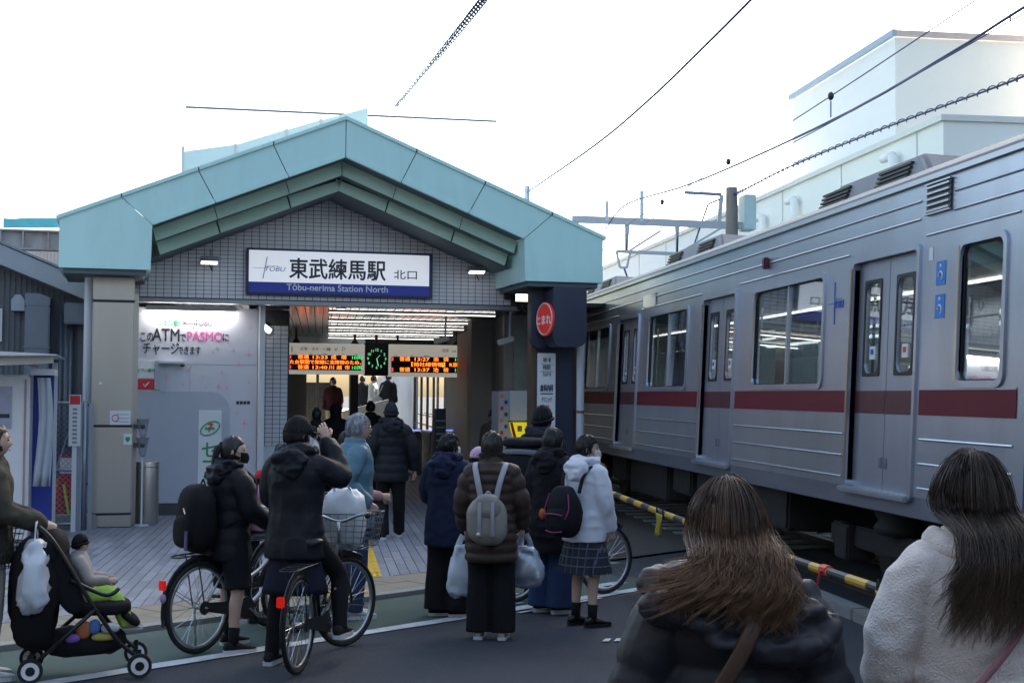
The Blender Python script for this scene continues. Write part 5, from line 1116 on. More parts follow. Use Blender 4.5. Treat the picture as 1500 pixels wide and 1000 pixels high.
def hairmat(name, c1, c2, rough=.38):
    if name in MATS: return MATS[name]
    mt = bpy.data.materials.new(name); mt.use_nodes = True; n = mt.node_tree; b = n.nodes['Principled BSDF']; b.inputs['Roughness'].default_value = rough; b.inputs['Specular IOR Level'].default_value = .45
    g = n.nodes.new('ShaderNodeNewGeometry'); at = n.nodes.new('ShaderNodeAttribute'); at.attribute_name = 'tip'
    nz = n.nodes.new('ShaderNodeTexNoise'); nz.inputs['Scale'].default_value = 30; tc = n.nodes.new('ShaderNodeTexCoord'); n.links.new(tc.outputs['Object'], nz.inputs['Vector'])
    mx = n.nodes.new('ShaderNodeMix'); mx.data_type = 'RGBA'; mx.inputs[6].default_value = (*c1,1); mx.inputs[7].default_value = (*c2,1)
    ad = n.nodes.new('ShaderNodeMath'); ad.operation = 'MULTIPLY_ADD'; ad.inputs[1].default_value = .55; n.links.new(g.outputs['Random Per Island'], ad.inputs[0]); 
    m2 = n.nodes.new('ShaderNodeMath'); m2.operation = 'MULTIPLY'; m2.inputs[1].default_value = .75; n.links.new(at.outputs['Fac'], m2.inputs[0]); n.links.new(m2.outputs[0], ad.inputs[2])
    n.links.new(ad.outputs[0], mx.inputs[0]); n.links.new(mx.outputs[2], b.inputs['Base Color']); MATS[name] = mt; return mt
def settip(me, z1, z0):
    """tip attribute: 0 at height z1 and above, 1 at z0 and below"""
    at = me.attributes.new('tip','FLOAT','POINT'); n = len(me.vertices); co = np.empty(n*3); me.vertices.foreach_get('co', co); z = co.reshape(-1,3)[:,2]
    at.data.foreach_set('value', np.clip((z1-z)/(z1-z0),0,1))
HB = hairmat('hair_black',(.006,.006,.008),(.022,.020,.022)); HBR = hairmat('hair_brown',(.02,.012,.009),(.06,.035,.022)); HG = hairmat('hair_grey',(.20,.22,.25),(.45,.47,.52)); HDB = hairmat('hair_dark_brown',(.022,.015,.012),(.05,.034,.026))
def cap_shell(mb, c, R, s, grow=1.09, hairline=.35, nape=-.55, wob=.004, seed=0, lift=0.0):
    """hair volume: head ellipsoid part above hairline in front and nape behind"""
    nu, nv = 36, 22; rng = random.Random(seed); rg = []
    for i in range(nv+1):
        ph = -math.pi/2+math.pi*i/nv; row = []
        for j in range(nu):
            th = 2*math.pi*j/nu; x = math.cos(ph)*math.cos(th); y = math.cos(ph)*math.sin(th); z = math.sin(ph)
            lim = hairline if y > .55 else (nape if y < -.1 else nape+(hairline-nape)*((y+.1)/.65)**1.0)
            zz = max(z, lim); sc_ = math.sqrt(max(0.02,1-zz*zz)) if z < lim else math.cos(ph)
            g = grow if z >= lim else grow*.90
            w = 1+wob/.09*mnoise.noise(Vector((x*5,y*5,z*3+seed*7)))*2
            X = .076*math.cos(th)*sc_*g*w; Y = .096*math.sin(th)*sc_*g*w-.006; Z = .116*zz*g*w+lift*max(0,z)
            row.append(Vector(c)+R @ (Vector((X,Y,Z))*s))
        rg.append(row)
    mb.rings(rg)
def scalp_roots(n, rng, front=.45):
    out = []
    while len(out) < n:
        v = np.array([rng.gauss(0,1) for _ in range(3)]); v /= np.linalg.norm(v)
        if v[2] < -.25: continue
        if v[1] > .3 and v[2] < front: continue
        out.append(v)
    return out
def person(label, x, y, face, H=1.65, z=0.0, lean=0.0, top=None, topm=None, hem=.82, puff=0, quilt=.085, tth=.035, hood=None, collar=True, legs='trousers', legm=None, wide=0, skirt=None, skirtm=None, shoe=BLK, sole=None,
           sockm=None, arms=None, knees=None, ankles=None, head=(0,0), hair='short', hairm=HB, skin=SKIN, mask=None, cap=None, vox=.014, hands=True, sit=None, group=None, cat='person', face_on=True, hairlen=.3, name='person', curl=.6, sleeve=1.0, foldamp=.006, seed=1, glasses=False, toes=(0,0), handdirs=None, sole_th=.024):
    k = H/1.70; root = thing(name, label, cat, (x, y, z), -rad(face), group); S = k; rng = random.Random(seed*17+3)
    V = lambda a: Vector(a)*k
    ln = lambda p: Vector((p[0], p[1]+lean*max(0,p[2]-.9), p[2]))
    sh = [ln((s*.158,0,1.385)) for s in (-1,1)]; tth *= .62
    ar = arms or {}
    # arm positions: elbow, wrist for left(-1), right(+1)
    dl = ((-.25,-.03,1.12),(-.25,.07,.88)); dr = ((.25,-.03,1.12),(.25,.07,.88))
    el = [Vector((ar.get('L') or dl)[0]), Vector((ar.get('R') or dr)[0])]; wr = [Vector((ar.get('L') or dl)[1]), Vector((ar.get('R') or dr)[1])]
    for v_ in el: v_.x *= .80
    for v_ in wr: v_.x *= .84
    hp = [Vector((s*.088,0,.90)) for s in (-1,1)]
    kn = [Vector(p) for p in (knees or ((-.095,.025,.49),(.095,.025,.49)))]; an = [Vector(p) for p in (ankles or ((-.10,-.01,.085),(.10,-.01,.085)))]
    nk = ln((0,.005,1.47)); hc = ln((0,.030,1.585)); hy, hpit = head
    Rh = (Matrix.Rotation(-rad(hy),3,'Z') @ Matrix.Rotation(rad(hpit),3,'X'))
    # ---- body
    b = MB()
    def tor(rows, n=18):
        return [[ln((rx*math.cos(2*math.pi*j/n), yo+ry*math.sin(2*math.pi*j/n), zz))*k for j in range(n)] for zz, rx, ry, yo in rows]
    b.rings(tor([(.82,.12,.09,0),(.88,.155,.115,-.01),(.96,.155,.112,-.01),(1.07,.128,.095,0),(1.2,.142,.105,.0),(1.32,.155,.105,-.005),(1.40,.13,.085,-.01),(1.45,.07,.065,-.005)]))
    b.tube([nk*k-Vector((0,0,.06))*k, nk*k, hc*k-Vector((0,.01,.03))*k], [.062*k,.055*k,.055*k], 14)
    for i in range(2):
        b.tube(cr_spline([sh[i]*k, (sh[i]*.55+el[i]*.45)*k, el[i]*k, (el[i]*.6+wr[i]*.4)*k, wr[i]*k], 10), list(np.array([.055,.052,.050,.048,.045,.042,.040,.036,.031,.027])*k), 12)
        b.tube(cr_spline([hp[i]*k, (hp[i]*.5+kn[i]*.5)*k, kn[i]*k, (kn[i]*.65+an[i]*.35+Vector((0,-.012,0)))*k, an[i]*k], 12), list(np.array([.085,.082,.076,.068,.060,.054,.052,.054,.052,.045,.038,.034])*k), 12)
    headmesh(b, hc*k, Rh, k*1.0)
    me = remesh(b, vox, 1)
    # hands stay separate fingers, rooted in the wrist
    hb = MB()
    if hands:
        for i in range(2):
            d = (wr[i]-el[i]).normalized(); sd_ = (-1,1)[i]
            up = Vector((sd_*.9,-.2,.25))
            if handdirs and handdirs[i]: d, up = Vector(handdirs[i][0]), Vector(handdirs[i][1])
            handmesh(hb, wr[i]*k, d, up, sd_*(1 if not (handdirs and handdirs[i] and len(handdirs[i]) > 2) else handdirs[i][2]), curl, k)
    bm = bmesh.new(); bm.from_mesh(me)
    if hb.v:
        t = hb.mesh('h', True); bm.from_mesh(t); bpy.data.meshes.remove(t)
    bm.to_mesh(me); bm.free(); me.polygons.foreach_set('use_smooth', [True]*len(me.polygons))
    link('body', me, skin, root)
    # ---- face
    if face_on:
        for s in (-1,1):
            ec = hc*k+Rh @ (Vector((s*.030,.0835,.010))*k)
            MB().ell(ec,(.012*k,.006*k,.0065*k),10,rot=Rh).build('eye', M('eye_dark',(.02,.015,.012),.2), root, smooth=True)
            MB().tube([hc*k+Rh @ (Vector((s*a_,.091-.25*(a_-.03)**2*20*.1,.031+.004*(1-abs(a_-.03)/.02)))*k) for a_ in (.014,.03,.048)],.0032*k,5).build('eyebrow', M('brow',(.03,.025,.022),.7), root)
        if not mask: MB().ell(hc*k+Rh @ (Vector((0,.0965,-.060))*k),(.020*k,.006*k,.005*k),8,rot=Rh).build('lips', M('lips',(.36,.16,.13),.5), root, smooth=True)
        if glasses:
            for s in (-1,1):
                cc_ = Vector((s*.031,.100,.006)); MB().tube([hc*k+Rh @ ((cc_+Vector((.021*math.cos(t*math.pi/7),-.006*abs(math.cos(t*math.pi/7)),.016*math.sin(t*math.pi/7))))*k) for t in range(14)],.0016*k,5,closed=True).build('glasses_rim', steel2, root); MB().tube([hc*k+Rh @ (Vector((s*.052,.094,.010))*k), hc*k+Rh @ (Vector((s*.078,.0,.008))*k)],.0016*k,5).build('glasses_temple', steel2, root)
    if mask:
        q = MB(); rg = []
        for i in range(7):
            zz = -.010-.085*i/6; row = []
            for j in range(11):
                t = -1+2*j/10; row.append(hc*k+Rh @ (Vector((.066*math.sin(t*1.25)*(1-.12*i/6), .028+.082*math.cos(t*1.2)+.016*(1-abs(t))*math.sin(math.pi*(i+.6)/7), zz-.004*math.cos(t*2)))*k))
            rg.append(row)
        q.add([p for r in rg for p in r], [(i*11+j,i*11+j+1,(i+1)*11+j+1,(i+1)*11+j) for i in range(6) for j in range(10)]); o = q.build('face_mask', mask, root, smooth=True, fixn=False); o.modifiers.new('s','SOLIDIFY').thickness = .004
        for s in (-1,1): MB().tube([hc*k+Rh @ (Vector((s*.062,.055,-.02))*k), hc*k+Rh @ (Vector((s*.082,.0,.012))*k), hc*k+Rh @ (Vector((s*.082,-.018,-.01))*k), hc*k+Rh @ (Vector((s*.062,.05,-.075))*k)],.0015*k,4).build('mask_loop', mask, root)
    # ---- trousers / tights / skirt
    if legs in ('trousers','tights','shorts'):
        lo = 1.0 if legs != 'shorts' else .45; ex = .012 if legs == 'tights' else .024+wide*.02; q = MB()
        q.rings([[Vector((rx*math.cos(2*math.pi*j/18), yo+ry*math.sin(2*math.pi*j/18), zz))*k for j in range(18)] for zz, rx, ry, yo in [(.80,.14,.11,0),(.88,.172+ex*.3,.13,-.01),(.96,.168,.125,-.01),(1.04,.145,.11,0)]])
        for i in range(2):
            P = cr_spline([hp[i]*k, (hp[i]*.5+kn[i]*.5)*k, kn[i]*k, (kn[i]*.5+an[i]*.5)*k, (an[i]+Vector((0,0,-.025)))*k], 13)
            r0 = np.array([.088,.088,.084,.078,.070,.064,.060,.059,.057,.054,.051,.049,.048])+ex*np.linspace(.6,1.0,13)+(wide*.028*np.linspace(0,1,13) if wide else 0)
            if legs == 'tights': r0 = np.array([.088,.086,.080,.073,.066,.060,.059,.061,.059,.054,.048,.044,.043])+.008
            m_ = 13 if lo == 1.0 else 7
            q.tube(P[:m_], list(r0[:m_]*k), 14)
        me = remesh(q, vox, 2)
        if legs != 'tights': fold(me, .006*k, 7, seed, (1,1,.6))
        link('trousers' if legs == 'trousers' else legs, me, legm or BLK, root)
    if skirt:
        zt, zb, rb, pl = skirt; q = MB(); n = 96; rg = []
        for i in range(9):
            u = i/8; zz = zt+(zb-zt)*u; row = []
            for j in range(n):
                th = 2*math.pi*j/n; w = 1+(.055*u*(1 if pl else .25))*(abs(((th*pl/(2*math.pi)) % 1)-.5)*4-1 if pl else math.sin(th*5)); rr = .13+(rb-.13)*min(1,u*1.0)**.8
                row.append(ln((rr*w*1.08*math.cos(th), rr*w*.86*math.sin(th)-.005, zz))*k)
            rg.append(row)
        q.rings(rg); q.build('skirt', skirtm or BLK, root, smooth=not pl)
    if sockm:
        for i in range(2): MB().tube([(an[i]*.72+kn[i]*.28)*k, (an[i]*.9+kn[i]*.1)*k, an[i]*k+Vector((0,0,-.03*k))], [.047*k,.042*k,.041*k], 12).build('sock', sockm, root, smooth=True)
    # ---- shoes
    for i in range(2):
        a = an[i]; ang = rad(toes[i]) if toes else 0; Rz = Matrix.Rotation(-ang,3,'Z'); q = MB(); rg = []; rs_ = []
        for (yy, hw, zt_) in ((-.075,.022,.055),(-.065,.033,.085),(-.03,.037,.10),(.02,.037,.095),(.07,.040,.072),(.12,.043,.056),(.165,.036,.046),(.188,.018,.036)):
            rg.append([a*k+Rz @ (Vector((hw*math.cos(2*math.pi*j/12), yy, -.085+sole_th+.5*(zt_-sole_th)*(1+math.sin(2*math.pi*j/12))))*k) for j in range(12)])
            rs_.append([a*k+Rz @ (Vector((sx_*(hw+.002), yy*1.01, zz))*k) for sx_, zz in ((-1,-.085),(1,-.085),(1,-.085+sole_th+.004),(-1,-.085+sole_th+.004))])
        q.rings(rg); so_ = q.build('shoe', shoe, root, smooth=True); MB().rings(rs_).build('sole', sole or shoe, so_)
    # ---- jacket
    if top:
        t = tth; q = MB(); n = 28; rows = []; z1 = 1.455; N = 44
        base = [(.60,.18,.155,-.01),(.72,.180,.15,-.01),(.82,.178,.145,-.01),(.9,.172,.135,-.01),(1.0,.160,.125,-.005),(1.1,.152,.118,0),(1.22,.160,.122,0),(1.32,.170,.122,-.004),(1.39,.150,.105,-.008),(1.455,.088,.085,-.004)]
        zz_ = [r[0] for r in base]
        for i in range(N):
            zz = hem+(z1-hem)*i/(N-1); rx, ry, yo = [float(np.interp(zz, zz_, [r[c_] for r in base])) for c_ in (1,2,3)]
            p_ = 0
            if puff: p_ = puff*(abs(math.sin(math.pi*(zz-hem)/quilt))**.6-.55)*(1 if zz < 1.40 else .3)
            rows.append((zz, rx+t+p_, ry+t+p_, yo))
        q.rings(tor(rows, n))
        for i in range(2):
            sx0 = (-1,1)[i]; P = cr_spline([Vector((sx0*.07,sh[i].y,1.36))*k, (sh[i]+Vector((-.018*sx0,0,-.022)))*k, (sh[i]*.6+el[i]*.4)*k, el[i]*k, (el[i]*.5+wr[i]*.5)*k, (wr[i]*sleeve+el[i]*(1-sleeve))*k], 30); rr = []
            L = (el[i]-sh[i]).length+(wr[i]-el[i]).length
            for u in np.linspace(0,1,30):
                r_ = float(np.interp(u,[0,.2,.4,.6,.8,1],[.060,.068,.063,.055,.048,.040]))+t*.75
                if puff: r_ += puff*.9*(abs(math.sin(math.pi*u*L/(quilt*1.05)))**.6-.55)*min(1,u*4)
                if u > .97: r_ *= .9
                rr.append(r_*k)
            q.tube(P, rr, 16)
        if collar: q.tube([ln((0,-.004,1.42))*k, ln((0,.006,1.50))*k], [(.088+t*.6)*k,(.078+t*.4)*k], 18, ry=[(.085+t*.6)*k,(.08+t*.4)*k])
        me = remesh(q, vox*.85 if puff else vox, 2 if puff > .015 else 3); fold(me, foldamp*k, 6, seed, (1,1,1.4) if not puff else (1,1,.7)); jk = link(top, me, topm, root)
        if hood == 'down':
            h_ = MB(); h_.ell(ln((0,-.105-t*.8,1.415))*k, (.130*k,.052*k,.080*k), 20, p=2.2); h_.ell(ln((.02,-.125-t*.8,1.37))*k, (.09*k,.040*k,.075*k), 18, p=2.2); h_.tube([ln((s_*.12*math.cos(a_),-.02-.10*math.sin(a_)+.03,1.475+.02*math.sin(a_)))*k for s_, a_ in ((-1,-.3),(-1,.4),(-1,1.0),(1,1.57),(1,1.0),(1,.4),(1,-.3))], [.04*k]*7, 10)
            me = remesh(h_, vox, 2); fold(me, .020*k, 9, seed+4, (1,1,1.6)); link('hood', me, topm, root)
        elif hood == 'up':
            h_ = MB(); h_.ell(hc*k+Rh @ (Vector((0,-.022,.012))*k), (.112*k,.122*k,.142*k), 20); h_.tube([ln((0,-.02,1.42))*k, hc*k-Vector((0,.02,.06))*k], [.11*k,.10*k], 16)
            me = remesh(h_, vox, 2); fold(me, .008*k, 9, seed+4); link('hood', me, topm, root)
    # ---- hair / hats
    if hair:
        q = MB(); C_ = hc*k
        if hair == 'short': cap_shell(q, C_, Rh, k, 1.10, .42, -.50, .006, seed)
        elif hair == 'bob': cap_shell(q, C_, Rh, k, 1.14, .40, -.85, .006, seed)
        elif hair in ('long','pony','bun'): cap_shell(q, C_, Rh, k, 1.09, .42, -.75, .004, seed)
        ho = q.build('hair', hairm, root, smooth=True); st = MB(); rts = scalp_roots(420 if vox < .02 else 120, rng, .50)
        def surf(v, g): return np.array(C_)+np.array(Rh @ Vector((v[0]*.076*g*k, (v[1]*.096*g-.006)*k, v[2]*.116*g*k)))
        def flow(v, i):
            th = math.atan2(v[1], v[0]); ph = math.asin(max(-1,min(1,v[2]))); P = []; L = {'short':.045,'bob':.10,'long':hairlen,'pony':.06,'bun':.05}[hair]*rng.uniform(.7,1.15)*k
            end = -.5 if hair in ('short',) else -.75; m_ = 10; w1 = rng.uniform(0,6.28); out = rng.uniform(.0,.05)
            if hair in ('pony','bun'): return [surf(v*np.array([1,1,1]),1.10+.02*math.sin(i*9.1)*u)+np.array(Rh @ Vector((0,-.02*u*k,.0)))*1 for u in np.linspace(0,1,4)] if False else None
            ph2 = max(end, ph-L/(.11*k)) if hair == 'short' else max(-.35, ph-L/(.11*k)); arc = (ph-ph2)*.11*k; n1 = 6
            for u in np.linspace(0,1,n1):
                a_ = ph+(ph2-ph)*u; P.append(surf(np.array([math.cos(a_)*math.cos(th), math.cos(a_)*math.sin(th), math.sin(a_)]), 1.10+out*(1-u*.3)+.012*math.sin(u*7+w1)))
            rem = L-arc
            if hair in ('long','bob') and rem > .02:
                p = P[-1].copy(); d = p-np.array(C_); d[2] = 0; d /= np.linalg.norm(d)+1e-6
                if d[1] > .2: return None
                for u in np.linspace(0,1,8)[1:]:
                    q_ = p+np.array([0,0,-rem*u])+d*(.02*u+.008*math.sin(u*8+w1))*k+np.array([.012*math.sin(u*6+w1),0,0])*k
                    zz = q_[2]/k
                    if zz < 1.46:      # stay outside shoulders and back
                        bk = -(.128+tth)*min(1,(1.50-zz)/.10); q_[1] = min(q_[1], (bk-.012*rng.random()+lean*max(0,zz-.9))*k)
                        q_[0] *= (1-.15*min(1,(1.46-zz)/.1))
                    P.append(q_)
            return P
        strands(st, rts, flow, r=.0042*k if hair != 'short' else .003*k)
        if hair == 'pony':
            base = C_+Rh @ (Vector((0,-.098,.055))*k)
            def tail(v, i):
                a_ = rng.uniform(0,6.28); rr = .022*math.sqrt(rng.random()); w1 = rng.uniform(0,6.28); Lh = hairlen*rng.uniform(.8,1.05); P = []
                for u in np.linspace(0,1,12): P.append(np.array(base)+np.array([rr*math.cos(a_)*(1+u)+.008*math.sin(u*7+w1), -.045*math.sin(min(1,u*2.2)*1.5)+rr*math.sin(a_)*(1-.3*u)-.03*u, .02*math.sin(u*3.1*2)*(u<.3)-Lh*u**1.15])*k)
                return P
            strands(st, [0]*220, tail, r=.0034*k); MB().ell(base,(.022*k,.02*k,.022*k),10).build('hair_tie', BLK, root, smooth=True)
        if hair == 'bun':
            bc = C_+Rh @ (Vector((0,-.075,.095))*k); MB().ell(bc,(.042*k,.042*k,.038*k),14).build('hair_bun', hairm, root, smooth=True)
        if st.v: me = st.mesh('strands', True, False); link('hair_strands', me, hairm, root)
    if cap:
        kind, cm_ = cap; q = MB(); C_ = hc*k
        cap_shell(q, C_, Rh, k, 1.16, .20 if kind == 'cap' else .30, -.10 if kind != 'cap' else .0, .002, seed, .006); me = q.mesh('cap', True)
        co = link('hat', me, cm_, root)
        if kind == 'cap':
            b_ = MB(); rg = []
            for yy, hw in ((.07,.070),(.11,.068),(.145,.055),(.162,.030)): rg.append([C_+Rh @ (Vector((hw*t_,yy+.01*(1-t_*t_),.030-.012*t_*t_-.06*(yy-.07)+dz_))*k) for t_, dz_ in ((-1,0),(-.5,0),(0,0),(.5,0),(1,0),(1,.005),(.5,.005),(0,.005),(-.5,.005),(-1,.005))])
            b_.rings(rg).build('peak', cm_, co, smooth=True)
        if kind == 'beanie': MB().tube([C_+Rh @ (Vector((.090*math.cos(2*math.pi*j/20),.110*math.sin(2*math.pi*j/20)-.006,.022-.03*(1-math.sin(2*math.pi*j/20))*.8))*k) for j in range(20)],.013*k,8,closed=True).build('cuff', cm_, co, smooth=True)
    return root
def bag(parent, name, c, r, mat, p=3.0, rot=None, n=24, famp=.01, seed=2, taper=0, sc=6):
    q = MB().ell((0,0,0), r, n, p)
    if taper: q.v = [(v[0]*(1-taper*v[2]/r[2]), v[1]*(1-taper*v[2]/r[2]), v[2]) for v in q.v]
    me = q.mesh(name, True); fold(me, famp, sc, seed); M4 = Matrix.Translation(Vector(c)) @ (rot.to_4x4() if rot is not None else Matrix.Identity(4)); me.transform(M4)
    return link(name, me, mat, parent)
def strap(parent, name, pts, w, th, mat, m=20):
    P = cr_spline(pts, m); return MB().tube(P, [w/2]*m, 8, ry=[th/2]*m, up=(0,1,0)).build(name, mat, parent, smooth=True)
# ================================================================== bicycles and stroller
rub = M('tyre_rubber',(.012,.012,.013),.75,var=.2); alu = M('alloy',(.5,.5,.52),.3,.9,var=.05); chrome = M('spoke_steel',(.6,.6,.62),.2,1.0,var=0); redl = M('reflector_red',(.6,.01,.01),.2,emis=(1,.03,.01),es=.06)  # red reflector's glint put in as a faint glow of its own
def bike(label, x, y, face, frame, basket=None, rack=True, guard=None, seat=True, steer=0, R=.335, chain=True, light=True):
    t = thing('bicycle', label, 'bicycle', (x, y, 0), -rad(face), 'parked and held bicycles'); W = .54
    def wheel(yc, st=0):
        Rz = Matrix.Translation((0,yc,R)) @ Matrix.Rotation(st,4,'Z')
        q = MB(); q.tube([(0,(R-.018)*math.cos(a),(R-.018)*math.sin(a)) for a in np.linspace(0,2*math.pi,40,False)], .018, 8, closed=True); w = q.xf(Rz).build('wheel', rub, t, smooth=True)
        q = MB(); q.tube([(0,(R-.045)*math.cos(a),(R-.045)*math.sin(a)) for a in np.linspace(0,2*math.pi,40,False)], .011, 6, ry=[.016]*40, closed=True); q.xf(Rz).build('rim', alu, w, smooth=True)
        q = MB()
        for k in range(28):
            a = 2*math.pi*k/28; q.tube([(.03*(-1)**k,.018*math.cos(a+.9*(-1)**(k//2)),.018*math.sin(a+.9*(-1)**(k//2))),(0,(R-.05)*math.cos(a),(R-.05)*math.sin(a))],.0014,4,cap=False)
        tag(q.xf(Rz).build('spokes', chrome, w, fixn=False), kind='stuff'); q = MB(); q.tube([(-.045,0,0),(.045,0,0)],.018,10); q.xf(Rz).build('hub', alu, w, smooth=True)
        q = MB(); q.tube([(0,(R+.02)*math.cos(a),(R+.02)*math.sin(a)) for a in np.linspace(rad(20 if yc < 0 else 55),rad(195 if yc < 0 else 170),18)], .026, 8, ry=[.006]*18, up=(1,0,0)); q.xf(Rz).build('mudguard', guard or frame, t, smooth=True)
        for s in (-1,1): MB().tube([(s*.04,0,0),(s*.028,(R+.02)*math.cos(rad(150)),(R+.02)*math.sin(rad(150)))],.003,5).xf(Rz).build('mudguard_stay', chrome, t)
    wheel(-W); wheel(W, steer)
    bb = (0,-.08,.28); stt = (0,-.22,.74); hd = (0,.36,.80); hb_ = (0,.39,.64)
    MB().tube([stt,bb],.016,10).build('seat_tube', frame, t, smooth=True); MB().tube(cr_spline([hb_,(0,.2,.42),(0,.05,.31),bb],12),.019,10).build('down_tube', frame, t, smooth=True)
    MB().tube(cr_spline([hd,(0,.2,.60),(0,0,.50),(0,-.16,.52)],10),.015,10).build('top_tube', frame, t, smooth=True); MB().tube([hd,hb_],.022,10).build('head_tube', frame, t, smooth=True)
    for s in (-1,1):
        MB().tube([(s*.02,*bb[1:]),(s*.055,-W,R)],.010,8).build('chain_stay', frame, t, smooth=True); MB().tube([(s*.015,-.21,.68),(s*.055,-W,R)],.008,8).build('seat_stay', frame, t, smooth=True)
    fk = MB()
    for s in (-1,1): fk.tube([(s*.01,.0,.42),(s*.05,.05,.33),(s*.055,.15,0)],.011,8)
    q = MB(); 
    for s in (-1,1): MB().tube(cr_spline([(s*.015,.395,.62),(s*.05,.41,.55),(s*.052,W,R)],8),.011,8).build('fork_blade', frame, t, smooth=True)
    hbz = 1.02; MB().tube([(0,.36,.80),(0,.345,.95)],.014,8).build('stem', alu, t, smooth=True)
    MB().tube(cr_spline([(-.29,.12,hbz),(-.27,.2,hbz+.01),(-.15,.33,hbz-.02),(0,.36,hbz-.07),(.15,.33,hbz-.02),(.27,.2,hbz+.01),(.29,.12,hbz)],24),.012,8).build('handlebar', alu, t, smooth=True)
    for s in (-1,1): MB().tube([(s*.285,.20,hbz+.008),(s*.292,.09,hbz-.002)],.017,10).build('grip', rub, t, smooth=True); MB().tube([(s*.25,.24,hbz-.02),(s*.285,.12,hbz-.05)],.006,6).build('brake_lever', blackm, t)
    if seat:
        q = MB(); rg = []
        for yy, hw, zz in ((-.15,.03,.86),(-.13,.085,.872),(-.06,.095,.875),(.02,.055,.865),(.10,.025,.86),(.13,.012,.853)): rg.append([(hw*math.cos(2*math.pi*j/12),yy-.24,zz+.028*math.sin(2*math.pi*j/12)) for j in range(12)])
        q.rings(rg); q.build('saddle', M('saddle_black',(.015,.015,.016),.5), t, smooth=True); MB().tube([(0,-.22,.72),(0,-.245,.85)],.013,8).build('seat_post', alu, t, smooth=True)
    if rack:
        q = MB(); q.tube(cr_spline([(-.06,-.27,.72),(-.065,-.6,.725),(-.05,-.78,.72),(.05,-.78,.72),(.065,-.6,.725),(.06,-.27,.72)],22),.006,6); 
        o = q.build('rear_rack', blackm, t, smooth=True)
        for yy in (-.4,-.5,-.6,-.7): MB().tube([(-.06,yy,.723),(.06,yy,.723)],.004,5).build('rack_bar', blackm, o)
        for s in (-1,1): MB().tube([(s*.06,-.62,.72),(s*.06,-W,R)],.005,6).build('rack_stay', blackm, o)
    if light: MB().box(-.025,.025,-W-R-.05,-W-R-.015,.50,.57).build('tail_reflector', redl, t, bevel=.006)
    if chain:
        MB().tube([(.045,*bb[1:]),(.053,*bb[1:])],.085,20).build('chainring', blackm, t); q = MB(); q.prism([(-.08-.02,.34),(-.08+.08,.30),(-.08+.06,.2),(-.5,.30),(-.5,.37)],.055,.062,'x'); q.build('chain_case', blackm, t)
        MB().tube([(.055,-W,R),(.062,-W,R)],.05,14).build('sprocket', blackm, t)
    for s, dz, dy in ((1,-.09,.12),(-1,.09,-.12)):
        MB().bar((s*.075,*bb[1:]),(s*.085,bb[1]+dy,bb[2]+dz),.018,.012).build('crank', alu, t); MB().box(min(s*.09,s*.17),max(s*.09,s*.17),bb[1]+dy-.04,bb[1]+dy+.04,bb[2]+dz-.012,bb[2]+dz+.012).build('pedal', blackm, t)
    MB().tube([(-.06,-W+.02,R-.02),(-.14,-W+.12,.02)],.009,6).build('kickstand', alu, t)
    if basket:
        bz0, bz1, y0, y1, hw = .74, 1.0, .44, .74, .19; q = MB(); wm_ = basket
        for i in range(7):
            zz = bz0+(bz1-bz0)*i/6; e = .04*(i/6); pts = [(-hw-e,y0,zz),(hw+e,y0,zz),(hw+e,y1+e,zz),(-hw-e,y1+e,zz)]; q.tube(pts,.0035 if i < 6 else .007,5,closed=True)
        for (a, b_) in [((-1,0),(1,0)),((-1,1),(1,1)),((-1,0),(-1,1)),((1,0),(1,1))]:
            for u in np.linspace(0,1,8):
                px_ = a[0]+(b_[0]-a[0])*u; py_ = a[1]+(b_[1]-a[1])*u; q.tube([(px_*hw,y0+(y1-y0)*py_,bz0),(px_*(hw+.04),y0+(y1+.04*py_-y0)*py_ if py_ else y0,bz1)],.003,4)
        for u in np.linspace(-1,1,8): q.tube([(u*hw,y0,bz0),(u*hw,y1,bz0)],.003,4)
        tag(q.build('basket', wm_, t, fixn=False), kind='stuff')
        MB().tube([(0,.40,.72),(0,.6,.735)],.01,6).build('basket_stay', blackm, t)
    return t
silver = M('frame_silver',(.45,.45,.46),.3,.7,var=.05); blackf = M('frame_black',(.015,.015,.018),.3,coat=.5)
b1 = bike('silver bicycle with black rear rack held by the schoolgirl with the ponytail', -.52, 10.96, 39, silver, guard=blackf, steer=-.2)
b2 = bike('black city bicycle with wire front basket carrying a white bag', .04, 10.22, 18, blackf, basket=M('basket_grey',(.22,.23,.25),.4,.6), steer=-.45)
b3 = bike('bicycle with alloy rims behind the woman in jeans', 2.25, 13.05, 62, blackf, rack=False, light=False)
b4 = bike('child seat bicycle behind the schoolgirl, mostly hidden', -.12, 12.2, 30, blackf, basket=M('basket_grey',(.22,.23,.25)), rack=True, light=False)
b5 = bike('dark bicycle with black basket beside the olive jacket woman', -2.42, 9.1, 20, blackf, basket=M('basket_black',(.03,.03,.03),.4,.5), light=False)
bag_w = M('bag_white',(.62,.64,.68),.45,var=.06,bump=.2,bscale=25)
o = thing('white_tote_bag', 'white bag stuffed in the front basket of the black city bicycle', 'bag', (.04,10.22,0), -rad(14.5)); bag(o, 'sack', (0,.59,.95), (.16,.12,.23), bag_w, 2.8, famp=.035, sc=9, seed=5); strap(o, 'handle', [(-.06,.55,1.14),(-.05,.5,1.24),(.04,.5,1.22),(.07,.55,1.14)], .02, .01, bag_w)
o = thing('key_charm', 'small plush charm hanging from the silver bicycle rack', 'charm', (-.52,10.96,0), -rad(39)); MB().ell((0,-.90,.44),(.025,.02,.035),10).build('plush', M('charm_mauve',(.4,.25,.4),.8), o, smooth=True); MB().tube([(0,-.90,.47),(0,-.885,.53)],.004,5).build('cord', BLK, o)
